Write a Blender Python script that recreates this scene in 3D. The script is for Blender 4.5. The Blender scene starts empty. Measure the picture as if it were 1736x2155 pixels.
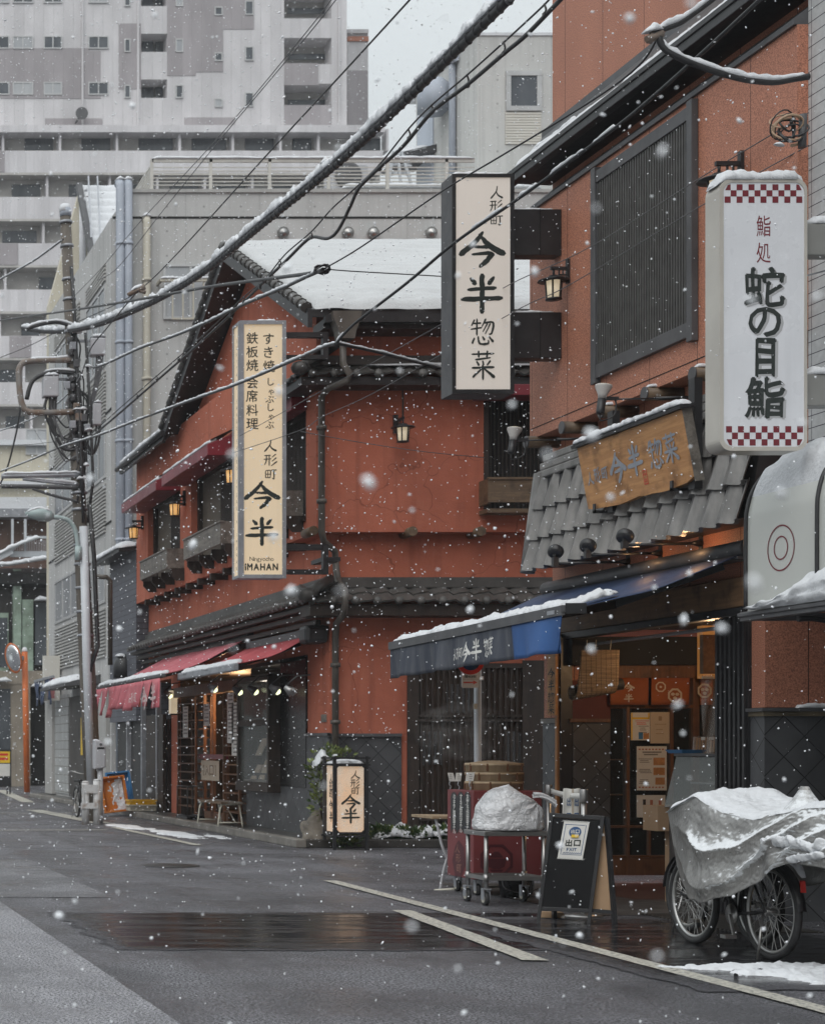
import bpy, bmesh, math, random
from mathutils import Vector, Matrix, noise
random.seed(7)
S = bpy.context.scene
COL = S.collection
# ------------------------------------------------------------------ camera, sky, sun, exposure
F, VX, HY, CH = 3617.0, -474.0, 1576.0, 1.47      # lens and eye height read from the street's vanishing point
cam = bpy.data.cameras.new('camera')
cam.sensor_fit = 'HORIZONTAL'; cam.sensor_width = 24.0; cam.lens = 50.0
cam.shift_x = (868 - VX) / 1736.0
cam.shift_y = (HY - 1077.5) / 1736.0
cam.clip_start = 0.1; cam.clip_end = 2000
cam.dof.use_dof = True; cam.dof.focus_distance = 14.0; cam.dof.aperture_fstop = 4.0
camo = bpy.data.objects.new('camera', cam); COL.objects.link(camo)
camo.location = (0, 0, CH); camo.rotation_euler = (math.radians(90), 0, 0)
S.camera = camo
world = bpy.data.worlds.new('World'); S.world = world; world.use_nodes = True
nt = world.node_tree; nt.nodes.clear()
wo = nt.nodes.new('ShaderNodeOutputWorld'); bg = nt.nodes.new('ShaderNodeBackground')
sky = nt.nodes.new('ShaderNodeTexSky'); sky.sky_type = 'NISHITA'; sky.sun_disc = False
SUN_EL, SUN_ROT = math.radians(48), math.radians(215)
sky.sun_elevation = SUN_EL; sky.sun_rotation = SUN_ROT
sky.air_density = 1.0; sky.dust_density = 6.0; sky.ozone_density = 1.0
hs = nt.nodes.new('ShaderNodeHueSaturation'); hs.inputs['Saturation'].default_value = 0.25
tc = nt.nodes.new('ShaderNodeTexCoord'); sp = nt.nodes.new('ShaderNodeSeparateXYZ')
mr = nt.nodes.new('ShaderNodeMapRange')              # overcast: the cloud deck is brighter overhead than low down
mr.inputs['From Min'].default_value = 0.0; mr.inputs['From Max'].default_value = 1.0
mr.inputs['To Min'].default_value = 2.75; mr.inputs['To Max'].default_value = 16.0
cl = nt.nodes.new('ShaderNodeVectorMath'); cl.operation = 'SCALE'; cl.inputs[0].default_value = (0.93, 1.0, 1.03)
mx = nt.nodes.new('ShaderNodeMix'); mx.data_type = 'RGBA'; mx.inputs['Factor'].default_value = 0.85
nt.links.new(tc.outputs['Generated'], sp.inputs[0]); nt.links.new(sp.outputs['Z'], mr.inputs['Value'])
nt.links.new(mr.outputs['Result'], cl.inputs['Scale'])
nt.links.new(sky.outputs[0], hs.inputs['Color']); nt.links.new(hs.outputs[0], mx.inputs[6]); nt.links.new(cl.outputs[0], mx.inputs[7])
nt.links.new(mx.outputs[2], bg.inputs['Color']); bg.inputs['Strength'].default_value = 0.115
nt.links.new(bg.outputs[0], wo.inputs[0])
sl = bpy.data.lights.new('sun', 'SUN'); sl.energy = 1.3; sl.angle = math.radians(60); sl.color = (1.0, 0.97, 0.93)
slo = bpy.data.objects.new('sun', sl); COL.objects.link(slo)
sd = Vector((math.cos(SUN_EL) * math.sin(SUN_ROT), math.cos(SUN_EL) * math.cos(SUN_ROT), math.sin(SUN_EL)))
slo.rotation_euler = sd.to_track_quat('Z', 'Y').to_euler()
vs = S.view_settings
S.display_settings.display_device = 'sRGB'
vs.view_transform = 'Standard'; vs.look = 'None'; vs.exposure = 0.0; vs.gamma = 1.0
S.render.engine = 'CYCLES'
S.cycles.use_denoising = True
S.cycles.max_bounces = 6; S.cycles.diffuse_bounces = 3; S.cycles.glossy_bounces = 3; S.cycles.transmission_bounces = 4
S.cycles.transparent_max_bounces = 8; S.cycles.volume_bounces = 0
S.cycles.sample_clamp_indirect = 4.0
S.render.use_persistent_data = False

# ------------------------------------------------------------------ helpers
def W(x, y, Y): return Vector(((x - VX) * Y / F, Y, CH + (HY - y) * Y / F))
def yX(x, X): return F * X / (x - VX)                 # depth at which a facade X is seen in column x
def onX(x, y, X): return W(x, y, yX(x, X))
def zX(x, y, X): return onX(x, y, X).z
def zY(y, Y): return CH + (HY - y) * Y / F
def xY(x, Y): return (x - VX) * Y / F
def onG(x, y, z=0.0):
    Y = (CH - z) * F / (y - HY); p = W(x, y, Y); p.z = z; return p
ORG = {}
def N(a, b=0.0, c=0.0): return noise.noise(Vector((a, b, c)))

class MB:
    def __init__(s): s.v = []; s.f = []; s.sm = []
    def add(s, vs, fs, smooth=False):
        o = len(s.v); s.v += [Vector(p) for p in vs]
        for f in fs: s.f.append(tuple(i + o for i in f)); s.sm.append(smooth)
        return s
    def box(s, x0, x1, y0, y1, z0, z1):
        x0, x1 = min(x0, x1), max(x0, x1); y0, y1 = min(y0, y1), max(y0, y1); z0, z1 = min(z0, z1), max(z0, z1)
        return s.add([(x0,y0,z0),(x1,y0,z0),(x1,y1,z0),(x0,y1,z0),(x0,y0,z1),(x1,y0,z1),(x1,y1,z1),(x0,y1,z1)],
                     [(0,3,2,1),(4,5,6,7),(0,1,5,4),(1,2,6,5),(2,3,7,6),(3,0,4,7)])
    def fr(s, x0, y0, x1, y1, Y, th=0.1):              # frontal box: pixel rectangle at depth Y, going back by th
        a = W(x0, y0, Y); b = W(x1, y1, Y); return s.box(a.x, b.x, Y, Y + th, a.z, b.z)
    def st(s, x0, y0, x1, y1, X, th=0.1):              # facade box: far pixel corner, near pixel corner, on plane X
        a = onX(x0, y0, X); b = onX(x1, y1, X); return s.box(X, X + th, a.y, b.y, a.z, b.z)
    def hexa(s, p):                                    # 8 points, bottom loop then top loop
        return s.add(p, [(0,3,2,1),(4,5,6,7),(0,1,5,4),(1,2,6,5),(2,3,7,6),(3,0,4,7)])
    def bar(s, p, q, w, h=None, up=(0,0,1)):
        p = Vector(p); q = Vector(q); h = w if h is None else h
        d = (q - p); d.normalize(); u = Vector(up)
        if abs(d.dot(u)) > 0.98: u = Vector((0,1,0)) if abs(d.y) < .9 else Vector((1,0,0))
        r = d.cross(u).normalized(); u = r.cross(d).normalized()
        a = r * (w / 2); b = u * (h / 2)
        return s.hexa([p-a-b, p+a-b, q+a-b, q-a-b, p-a+b, p+a+b, q+a+b, q-a+b])
    def tube(s, pts, r, n=8, cap=True, rn=None):
        pts = [Vector(p) for p in pts]; o = len(s.v); m = len(pts)
        prev = None
        for i, p in enumerate(pts):
            d = (pts[min(i+1, m-1)] - pts[max(i-1, 0)]);
            if d.length < 1e-9: d = Vector((0,0,1))
            d.normalize()
            if prev is None:
                u = Vector((0,0,1)) if abs(d.z) < .9 else Vector((1,0,0))
            else: u = prev
            a = d.cross(u);
            if a.length < 1e-6: a = d.cross(Vector((0,1,0)))
            a.normalize(); b = a.cross(d).normalized(); prev = b
            rr = r[i] if isinstance(r, (list, tuple)) else r
            for k in range(n):
                t = 2 * math.pi * k / n
                s.v.append(p + a * (math.cos(t) * rr) + b * (math.sin(t) * rr))
        for i in range(m - 1):
            for k in range(n):
                k2 = (k + 1) % n
                s.f.append((o+i*n+k, o+i*n+k2, o+(i+1)*n+k2, o+(i+1)*n+k)); s.sm.append(True)
        if cap:
            s.f.append(tuple(o + k for k in range(n-1, -1, -1))); s.sm.append(False)
            s.f.append(tuple(o + (m-1)*n + k for k in range(n))); s.sm.append(False)
        return s
    def cyl(s, p, q, r, n=16, r2=None): return s.tube([p, q], [r, r if r2 is None else r2], n)
    def lathe(s, c, prof, n=20, axis='Z'):             # prof: (radius, height) pairs about c
        o = len(s.v); c = Vector(c)
        for (r, h) in prof:
            for k in range(n):
                t = 2 * math.pi * k / n; a, b = r * math.cos(t), r * math.sin(t)
                s.v.append(c + Vector((a, b, h) if axis == 'Z' else ((h, a, b) if axis == 'X' else (b, h, a))))
        for i in range(len(prof) - 1):
            for k in range(n):
                k2 = (k+1) % n
                s.f.append((o+i*n+k, o+i*n+k2, o+(i+1)*n+k2, o+(i+1)*n+k)); s.sm.append(True)
        s.f.append(tuple(o+k for k in range(n-1,-1,-1))); s.sm.append(False)
        s.f.append(tuple(o+(len(prof)-1)*n+k for k in range(n))); s.sm.append(False)
        return s
    def grid(s, fn, nu, nv, smooth=True, flip=False):
        o = len(s.v)
        for j in range(nv + 1):
            for i in range(nu + 1): s.v.append(Vector(fn(i / nu, j / nv)))
        for j in range(nv):
            for i in range(nu):
                a = o + j*(nu+1) + i; q = (a, a+1, a+nu+2, a+nu+1)
                s.f.append(q[::-1] if flip else q); s.sm.append(smooth)
        return s
    def prism(s, poly, d):                             # closed polygon of 3D points extruded by d
        n = len(poly); d = Vector(d); P = [Vector(p) for p in poly]
        vs = P + [p + d for p in P]
        fs = [tuple(range(n)), tuple(range(2*n-1, n-1, -1))] + [(i, i+n, (i+1) % n + n, (i+1) % n) for i in range(n)]
        return s.add(vs, fs)
    def lump(s, pts, side, w, h, seg=0.03, n=8, rough=0.35, fs=9.0, seed=0.0, taper=True, up=(0,0,1)):   # lumpy heap of snow along a path
        P = [Vector(p) for p in pts]; side = Vector(side).normalized(); up = Vector(up)
        L = [0.0]
        for i in range(len(P)-1): L.append(L[-1] + (P[i+1]-P[i]).length)
        m = max(6, int(L[-1] / seg)); o = len(s.v)
        for j in range(m + 1):
            t = L[-1] * j / m; i = 0
            while i < len(P) - 2 and L[i+1] < t: i += 1
            k = (t - L[i]) / max(1e-6, L[i+1] - L[i]); c = P[i].lerp(P[i+1], k)
            e = 1.0
            if taper:
                e = min(1.0, t / (h*1.2 + 1e-3), (L[-1]-t) / (h*1.2 + 1e-3)); e = math.sqrt(max(0.02, e))
            hh = h * e * (1 + rough * N(t * fs * .5, seed, 1.7) + .5 * rough * N(t * fs * 2, seed, 9))
            ww = w * (.5 + .5*e) * (1 + .5 * rough * N(t * fs, seed + 5, 3.1))
            for q in range(n + 1):
                a = math.pi * q / n
                p = c + side * (math.cos(a) * ww / 2) + up * (math.sin(a) ** .7 * hh if 0 < q < n else 0)
                if 0 < q < n:
                    nn = noise.noise_vector(p * 22) * (h * .16 * rough / .35); p = p + nn
                s.v.append(p)
        for j in range(m):
            for q in range(n):
                a = o + j*(n+1) + q; s.f.append((a, a+n+1, a+n+2, a+1)); s.sm.append(True)
            a = o + j*(n+1); s.f.append((a, a+n, a+n+1+n, a+n+1)); s.sm.append(False)
        s.f.append(tuple(o + q for q in range(n+1))); s.sm.append(False)
        s.f.append(tuple(o + m*(n+1) + q for q in range(n, -1, -1))); s.sm.append(False)
        return s
    def build(s, name, m, parent=None, bevel=0.0, label=None, fix=True):
        org = ORG.get(parent.name, Vector((0,0,0))) if parent else Vector((0,0,0))
        if parent is None and s.v:
            org = Vector((sum(p.x for p in s.v), sum(p.y for p in s.v), 0)) / len(s.v); org.z = min(p.z for p in s.v)
        me = bpy.data.meshes.new(name)
        me.from_pydata([tuple(p - org) for p in s.v], [], s.f); me.polygons.foreach_set('use_smooth', s.sm)
        if fix:
            b = bmesh.new(); b.from_mesh(me); bmesh.ops.recalc_face_normals(b, faces=b.faces[:]); b.to_mesh(me); b.free()
        me.update(); me.materials.append(m)
        o = bpy.data.objects.new(name, me); COL.objects.link(o)
        if parent: o.parent = parent
        else: o.location = org
        ORG[o.name] = org
        if bevel:
            md = o.modifiers.new('bevel', 'BEVEL'); md.width = bevel; md.segments = 2; md.limit_method = 'ANGLE'; md.angle_limit = .7
        if label: o['label'] = label
        return o
def thing(name, label, cat, loc, group=None):
    o = bpy.data.objects.new(name, None); COL.objects.link(o); o.empty_display_size = .1
    o.location = loc; o['label'] = label; o['category'] = cat
    if group: o['group'] = group
    ORG[o.name] = Vector(loc); return o
def tag(o, label, cat, group=None):
    o['label'] = label; o['category'] = cat
    if group: o['group'] = group
    return o
def kind(o, k): o['kind'] = k; return o
def dup(root, loc, label, rot=None):
    def cp(o, par):
        c = o.copy(); COL.objects.link(c); c.parent = par; ORG[c.name] = ORG.get(o.name, Vector())
        for ch in [x for x in KIDS.get(o.name, [])]: cp(ch, c)
        return c
    KIDS = {}
    for x in COL.objects:
        if x.parent: KIDS.setdefault(x.parent.name, []).append(x)
    r = cp(root, None); r.location = loc; r['label'] = label; ORG[r.name] = Vector(loc)
    if rot is not None: r.rotation_euler = rot
    return r

# ------------------------------------------------------------------ materials
def _mat(name):
    m = bpy.data.materials.new(name); m.use_nodes = True
    t = m.node_tree; return m, t, t.nodes['Principled BSDF'], t.nodes['Material Output']
def _n(t, k, **kw):
    n = t.nodes.new(k)
    for a, b in kw.items(): setattr(n, a, b)
    return n
def rgb(c): return (c[0], c[1], c[2], 1.0)
def ramp(t, fac, a, b, c0, c1):
    r = _n(t, 'ShaderNodeValToRGB'); e = r.color_ramp.elements
    e[0].position = a; e[1].position = b; e[0].color = rgb(c0); e[1].color = rgb(c1)
    t.links.new(fac, r.inputs[0]); return r.outputs[0]
def mixc(t, fac, a, b, mode='MIX'):
    m = _n(t, 'ShaderNodeMix', data_type='RGBA', blend_type=mode)
    for i, x in ((0, fac), (6, a), (7, b)):
        if hasattr(x, 'is_output'): t.links.new(x, m.inputs[i])
        else: m.inputs[i].default_value = x if i == 0 else rgb(x)
    return m.outputs[2]
def coord(t, scale=(1,1,1), rot=(0,0,0)):
    c = _n(t, 'ShaderNodeTexCoord'); m = _n(t, 'ShaderNodeMapping'); m.inputs['Scale'].default_value = scale; m.inputs['Rotation'].default_value = rot
    t.links.new(c.outputs['Object'], m.inputs[0]); return m.outputs[0]
def nz(t, vec, scale, detail=4, rough=.55):
    n = _n(t, 'ShaderNodeTexNoise'); n.inputs['Scale'].default_value = scale; n.inputs['Detail'].default_value = detail; n.inputs['Roughness'].default_value = rough
    t.links.new(vec, n.inputs['Vector']); return n.outputs['Fac']
def bump(t, p, h, dist, strength=1.0):
    b = _n(t, 'ShaderNodeBump'); b.inputs['Distance'].default_value = dist; b.inputs['Strength'].default_value = strength
    t.links.new(h, b.inputs['Height']); t.links.new(b.outputs[0], p.inputs['Normal'])
def mth(t, op, a, b=None):
    m = _n(t, 'ShaderNodeMath', operation=op)
    for i, x in enumerate((a, b)):
        if x is None: continue
        if hasattr(x, 'is_output'): t.links.new(x, m.inputs[i])
        else: m.inputs[i].default_value = x
    return m.outputs[0]
def mk(name, c, c2=None, sc=3.0, rough=.7, rvar=0.0, bs=0, bd=0.002, metal=0.0, st=(1,1,1), streak=0.0, spec=.5, det=5, lo=.35, hi=.65):
    """plain procedural surface: two tones mixed by noise, vertical run-off streaks, fine bump"""
    m, t, p, o = _mat(name); v = coord(t, st)
    c2 = c2 or tuple(x * .8 for x in c)
    f = nz(t, v, sc, det); col = ramp(t, f, lo, hi, c, c2)
    if streak:
        f2 = nz(t, coord(t, (4, 4, .25)), 2.2, 5); col = mixc(t, mth(t, 'MULTIPLY', ramp(t, f2, .5, .72, (0,0,0), (1,1,1)), streak), col, tuple(x * .42 for x in c))
    t.links.new(col, p.inputs['Base Color'])
    p.inputs['Metallic'].default_value = metal; p.inputs['Specular IOR Level'].default_value = spec
    if rvar:
        r = _n(t, 'ShaderNodeMapRange'); r.inputs['To Min'].default_value = max(.02, rough - rvar); r.inputs['To Max'].default_value = min(1, rough + rvar)
        t.links.new(nz(t, v, sc * 2.3, 4), r.inputs[0]); t.links.new(r.outputs[0], p.inputs['Roughness'])
    else: p.inputs['Roughness'].default_value = rough
    if bs: bump(t, p, nz(t, v, bs, 4), bd)
    return m
def lit(name, c, e, es, sc=2.0, c2=None):
    """translucent face lit from inside"""
    m, t, p, o = _mat(name); f = nz(t, coord(t, (1,1,.7)), sc, 3)
    p.inputs['Base Color'].default_value = rgb(c); p.inputs['Roughness'].default_value = .35
    ec = ramp(t, f, .3, .7, e, c2 or tuple(x * .8 for x in e)); rn = ramp(t, nz(t, coord(t, (9,9,.35)), 1.6, 5), .5, .75, (0,0,0), (1,1,1))
    t.links.new(mixc(t, mth(t, 'MULTIPLY', rn, .16), ec, tuple(x * .5 for x in e)), p.inputs['Emission Color']); p.inputs['Emission Strength'].default_value = es
    return m
def glass(name, tint=(.03,.035,.035), rough=.05, alpha=.35):
    m, t, p, o = _mat(name); p.inputs['Base Color'].default_value = rgb(tint); p.inputs['Roughness'].default_value = rough
    p.inputs['Alpha'].default_value = alpha; p.inputs['Specular IOR Level'].default_value = .8
    return m
def grooves(name, c, cg, axis, pitch, width=.12, rough=.6, sc=3, streak=0.3, bd=.004, bs=0):
    """boards / slats / siding: dark grooves at a fixed pitch along one axis (0,1,2; 3 = X+Y)"""
    m, t, p, o = _mat(name); cc = _n(t, 'ShaderNodeTexCoord'); s = _n(t, 'ShaderNodeSeparateXYZ'); t.links.new(cc.outputs['Object'], s.inputs[0])
    a = s.outputs[axis] if axis < 3 else mth(t, 'ADD', s.outputs[0], s.outputs[1])
    fr = mth(t, 'FRACT', mth(t, 'DIVIDE', a, pitch)); g = mth(t, 'LESS_THAN', fr, width)
    bid = mth(t, 'FLOOR', mth(t, 'DIVIDE', a, pitch)); wn = _n(t, 'ShaderNodeTexWhiteNoise', noise_dimensions='1D'); t.links.new(bid, wn.inputs['W'])
    f = nz(t, coord(t, (1,1,.4)), sc, 5); col = ramp(t, f, .3, .7, c, tuple(x * .72 for x in c))
    col = mixc(t, mth(t, 'MULTIPLY', wn.outputs[0], .35), col, tuple(x * .6 for x in c))
    if streak: col = mixc(t, mth(t, 'MULTIPLY', ramp(t, nz(t, coord(t, (5,5,.3)), 2, 5), .48, .7, (0,0,0), (1,1,1)), streak), col, tuple(x * .4 for x in c))
    col = mixc(t, g, col, cg); t.links.new(col, p.inputs['Base Color']); p.inputs['Roughness'].default_value = rough
    bump(t, p, mth(t, 'SUBTRACT', 1.0, g), bd)
    return m

M = {}
def m_granite():
    m, t, p, o = _mat('granite_cladding'); v = coord(t)
    f = nz(t, v, 95, 3, .7); col = ramp(t, f, .33, .6, (.17,.068,.046), (.56,.235,.145))
    big = nz(t, coord(t, (1,1,.5)), .8, 4); col = mixc(t, mth(t, 'MULTIPLY', ramp(t, big, .45, .7, (0,0,0), (1,1,1)), .25), col, (.15,.05,.03))
    cc = _n(t, 'ShaderNodeTexCoord'); s = _n(t, 'ShaderNodeSeparateXYZ'); t.links.new(cc.outputs['Object'], s.inputs[0])
    g = mth(t, 'LESS_THAN', mth(t, 'FRACT', mth(t, 'DIVIDE', mth(t, 'ADD', mth(t, 'ADD', s.outputs[0], s.outputs[1]), .3), .83)), .011)
    col = mixc(t, g, col, (.06,.02,.015)); t.links.new(col, p.inputs['Base Color']); p.inputs['Roughness'].default_value = .62
    bump(t, p, nz(t, v, 60, 3), .0015); return m
M['granite'] = m_granite()
def m_stucco():
    m, t, p, o = _mat('red_stucco'); v = coord(t)
    col = ramp(t, nz(t, v, 1.3, 6), .3, .7, (.50,.158,.098), (.40,.122,.074))
    drip = ramp(t, nz(t, coord(t, (3.2,3.2,.16)), 1.6, 6), .55, .75, (0,0,0), (1,1,1))
    col = mixc(t, mth(t, 'MULTIPLY', drip, .45), col, (.15,.05,.036))
    chalk = ramp(t, nz(t, coord(t, (2,2,.5)), 2.1, 6), .58, .72, (0,0,0), (1,1,1)); col = mixc(t, mth(t, 'MULTIPLY', chalk, .16), col, (.55,.30,.22))
    pt = ramp(t, nz(t, v, .45, 7, .62), .42, .62, (0,0,0), (1,1,1)); col = mixc(t, mth(t, 'MULTIPLY', pt, .34), col, (.24,.075,.05))
    vo = _n(t, 'ShaderNodeTexVoronoi', feature='DISTANCE_TO_EDGE'); vo.inputs['Scale'].default_value = .55; wv = mixc(t, .12, v, v); dn = _n(t, 'ShaderNodeTexNoise'); dn.inputs['Scale'].default_value = 2.5; t.links.new(v, dn.inputs['Vector'])
    av = _n(t, 'ShaderNodeVectorMath', operation='ADD'); sv = _n(t, 'ShaderNodeVectorMath', operation='SCALE'); sv.inputs['Scale'].default_value = .5; t.links.new(dn.outputs['Color'], sv.inputs[0]); t.links.new(v, av.inputs[0]); t.links.new(sv.outputs[0], av.inputs[1]); t.links.new(av.outputs[0], vo.inputs['Vector'])
    crk = mth(t, 'MULTIPLY', mth(t, 'LESS_THAN', vo.outputs['Distance'], .0028), .45); col = mixc(t, crk, col, (.12,.04,.028))
    t.links.new(col, p.inputs['Base Color']); p.inputs['Roughness'].default_value = .85; p.inputs['Specular IOR Level'].default_value = .25
    bump(t, p, mth(t, 'ADD', nz(t, v, 90, 3), mth(t, 'MULTIPLY', nz(t, coord(t, (1,1,1.4)), 7, 6, .6), 2.0)), .004); return m
M['stucco'] = m_stucco()
def m_concrete(name, c, c2, tie=True):
    m, t, p, o = _mat(name); v = coord(t)
    col = ramp(t, nz(t, v, .55, 8, .6), .3, .7, c, c2)
    drip = ramp(t, nz(t, coord(t, (2.5,2.5,.12)), 1.7, 6), .5, .74, (0,0,0), (1,1,1)); col = mixc(t, mth(t, 'MULTIPLY', drip, .5), col, tuple(x * .5 for x in c))
    spots = ramp(t, nz(t, v, 3.2, 6, .7), .62, .7, (0,0,0), (1,1,1)); col = mixc(t, mth(t, 'MULTIPLY', spots, .35), col, tuple(x * .45 for x in c))
    cc = _n(t, 'ShaderNodeTexCoord'); s = _n(t, 'ShaderNodeSeparateXYZ'); t.links.new(cc.outputs['Object'], s.inputs[0])
    h = mth(t, 'ADD', s.outputs[0], s.outputs[1])
    if tie:
        a = mth(t, 'SUBTRACT', mth(t, 'FRACT', mth(t, 'DIVIDE', h, .9)), .5); b = mth(t, 'SUBTRACT', mth(t, 'FRACT', mth(t, 'DIVIDE', s.outputs[2], .6)), .5)
        d = mth(t, 'ADD', mth(t, 'MULTIPLY', mth(t, 'MULTIPLY', a, a), 2.25), mth(t, 'MULTIPLY', b, b)); col = mixc(t, mth(t, 'MULTIPLY', mth(t, 'LESS_THAN', d, .0022), .6), col, tuple(x * .35 for x in c))
        j = mth(t, 'LESS_THAN', mth(t, 'FRACT', mth(t, 'DIVIDE', h, 1.8)), .006); col = mixc(t, mth(t, 'MULTIPLY', j, .5), col, tuple(x * .4 for x in c))
    t.links.new(col, p.inputs['Base Color']); p.inputs['Roughness'].default_value = .85; bump(t, p, nz(t, v, 25, 5), .003); return m
M['concrete'] = m_concrete('grey_concrete', (.49,.487,.48), (.39,.387,.38))
M['concrete2'] = m_concrete('tower_concrete', (.54,.54,.525), (.44,.44,.43))
M['conc_st'] = m_concrete('street_concrete', (.41,.405,.39), (.33,.325,.315), False)
def m_asphalt(name, c, wet=.5, agg=1.0):
    m, t, p, o = _mat(name); v = coord(t)
    fine = nz(t, v, 58, 2, .9); col = ramp(t, fine, .44, .56, tuple(x * .2 for x in c), tuple(x * 2.0 for x in c))
    peb = _n(t, 'ShaderNodeTexVoronoi'); peb.inputs['Scale'].default_value = 85; t.links.new(v, peb.inputs['Vector'])
    col = mixc(t, mth(t, 'MULTIPLY', mth(t, 'GREATER_THAN', peb.outputs['Color'], .80), .55), col, tuple(min(.4, x * 3.2) for x in c))
    big = nz(t, v, .7, 6, .6); col = mixc(t, mth(t, 'MULTIPLY', ramp(t, big, .46, .58, (0,0,0), (1,1,1)), .55), col, tuple(x * .5 for x in c))
    vo = _n(t, 'ShaderNodeTexVoronoi', feature='DISTANCE_TO_EDGE'); vo.inputs['Scale'].default_value = .22; t.links.new(v, vo.inputs['Vector'])
    trk = ramp(t, nz(t, coord(t, (1.1,.05,1)), 1.0, 5, .6), .46, .6, (0,0,0), (1,1,1)); col = mixc(t, mth(t, 'MULTIPLY', trk, .35), col, tuple(x * .45 for x in c))
    t.links.new(col, p.inputs['Base Color'])
    r = ramp(t, mth(t, 'SUBTRACT', nz(t, v, .9, 5, .6), mth(t, 'MULTIPLY', trk, .10)), .34, .62, (.16,.16,.16), (.62,.62,.62))
    rr = mth(t, 'ADD', mth(t, 'MULTIPLY', r, wet), .22 * (1 - wet) + .05)
    gr = ramp(t, fine, .42, .58, (0,0,0), (1,1,1)); t.links.new(mth(t, 'ADD', rr, mth(t, 'MULTIPLY', mth(t, 'SUBTRACT', .5, gr), .22)), p.inputs['Roughness']); t.links.new(mth(t, 'ADD', .12, mth(t, 'MULTIPLY', gr, .65)), p.inputs['Specular IOR Level'])
    bump(t, p, nz(t, v, 85, 3, .8), .012 * agg, 1.0); return m
M['asphalt'] = m_asphalt('wet_asphalt', (.108,.107,.118), .95)
M['asphalt_lt'] = m_asphalt('worn_pale_asphalt', (.215,.214,.232), 1.0, .8)
M['asphalt_new'] = m_asphalt('fine_dark_asphalt', (.145,.144,.156), .9, .8)
def m_puddle(name, hx, hy, soft=.25):
    """standing water that thins out through damp asphalt towards an uneven rim"""
    m, t, p, o = _mat(name); v = coord(t); cc = _n(t, 'ShaderNodeTexCoord'); s = _n(t, 'ShaderNodeSeparateXYZ'); t.links.new(cc.outputs['Object'], s.inputs[0])
    ex = mth(t, 'POWER', mth(t, 'ABSOLUTE', mth(t, 'DIVIDE', s.outputs[0], hx)), 4.0); ey = mth(t, 'POWER', mth(t, 'ABSOLUTE', mth(t, 'DIVIDE', s.outputs[1], hy)), 4.0)
    q = mth(t, 'SUBTRACT', mth(t, 'SUBTRACT', 1.4, mth(t, 'MAXIMUM', ex, ey)), mth(t, 'MULTIPLY', nz(t, v, 1.6, 7, .65), 1.0)); sk = ramp(t, nz(t, coord(t, (.55,3.4,1)), 1.5, 7, .68), .50, .62, (0,0,0), (1,1,1)); f = mth(t, 'MULTIPLY', ramp(t, q, .05, .05 + soft, (0,0,0), (1,1,1)), mth(t, 'SUBTRACT', 1.0, mth(t, 'MULTIPLY', sk, .38)))
    c = (.108,.107,.118); fine = nz(t, v, 46, 4, .85); dry = ramp(t, fine, .40, .60, tuple(x * .22 for x in c), tuple(x * 1.5 for x in c))
    wet = ramp(t, fine, .3, .7, (.006,.006,.007), (.022,.022,.024)); t.links.new(mixc(t, f, dry, wet), p.inputs['Base Color'])
    rw = ramp(t, nz(t, coord(t, (.6,1.3,1)), 1.3, 5), .40, .62, (.012,.012,.012), (.075,.075,.075)); t.links.new(mixc(t, f, (.42,.42,.42), rw), p.inputs['Roughness'])
    t.links.new(ramp(t, q, -.12, .06, (0,0,0), (1,1,1)), p.inputs['Alpha']); p.inputs['IOR'].default_value = 1.33; p.inputs['Specular IOR Level'].default_value = .27
    hgt = mth(t, 'ADD', mth(t, 'MULTIPLY', nz(t, v, 60, 4, .8), mth(t, 'SUBTRACT', 1.0, mth(t, 'MULTIPLY', f, .97))), mth(t, 'MULTIPLY', nz(t, v, 16, 3), .012)); bump(t, p, hgt, .022, 1.0); return m
M['puddle'] = m_puddle('soaked_asphalt', 2.42, 1.50)
M['damp'] = m_puddle('damp_shop_apron', 1.4, 2.35, .6)
def m_paint():
    m, t, p, o = _mat('worn_road_paint'); v = coord(t)
    f = nz(t, v, 26, 6, .75); col = ramp(t, f, .40, .52, (.10,.10,.10), (.50,.48,.42)); t.links.new(col, p.inputs['Base Color'])
    p.inputs['Roughness'].default_value = .45; bump(t, p, nz(t, v, 120, 3), .004); return m
M['paint'] = m_paint()
def m_snow(name, c=(.64,.655,.68)):
    m, t, p, o = _mat(name); v = coord(t)
    t.links.new(ramp(t, nz(t, v, 30, 4), .3, .7, c, tuple(x * .93 for x in c)), p.inputs['Base Color']); p.inputs['Roughness'].default_value = .8; p.inputs['Specular IOR Level'].default_value = .25
    h = mth(t, 'ADD', nz(t, v, 35, 5, .65), mth(t, 'MULTIPLY', nz(t, v, 8, 3), 1.5)); bump(t, p, h, .012, .8); return m
M['snow'] = m_snow('settled_snow')
M['snow_roof'] = m_snow('darker_roof_snow', (.47,.478,.485))  # same snow, its colour lowered to tone down the roof's brightness
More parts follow.
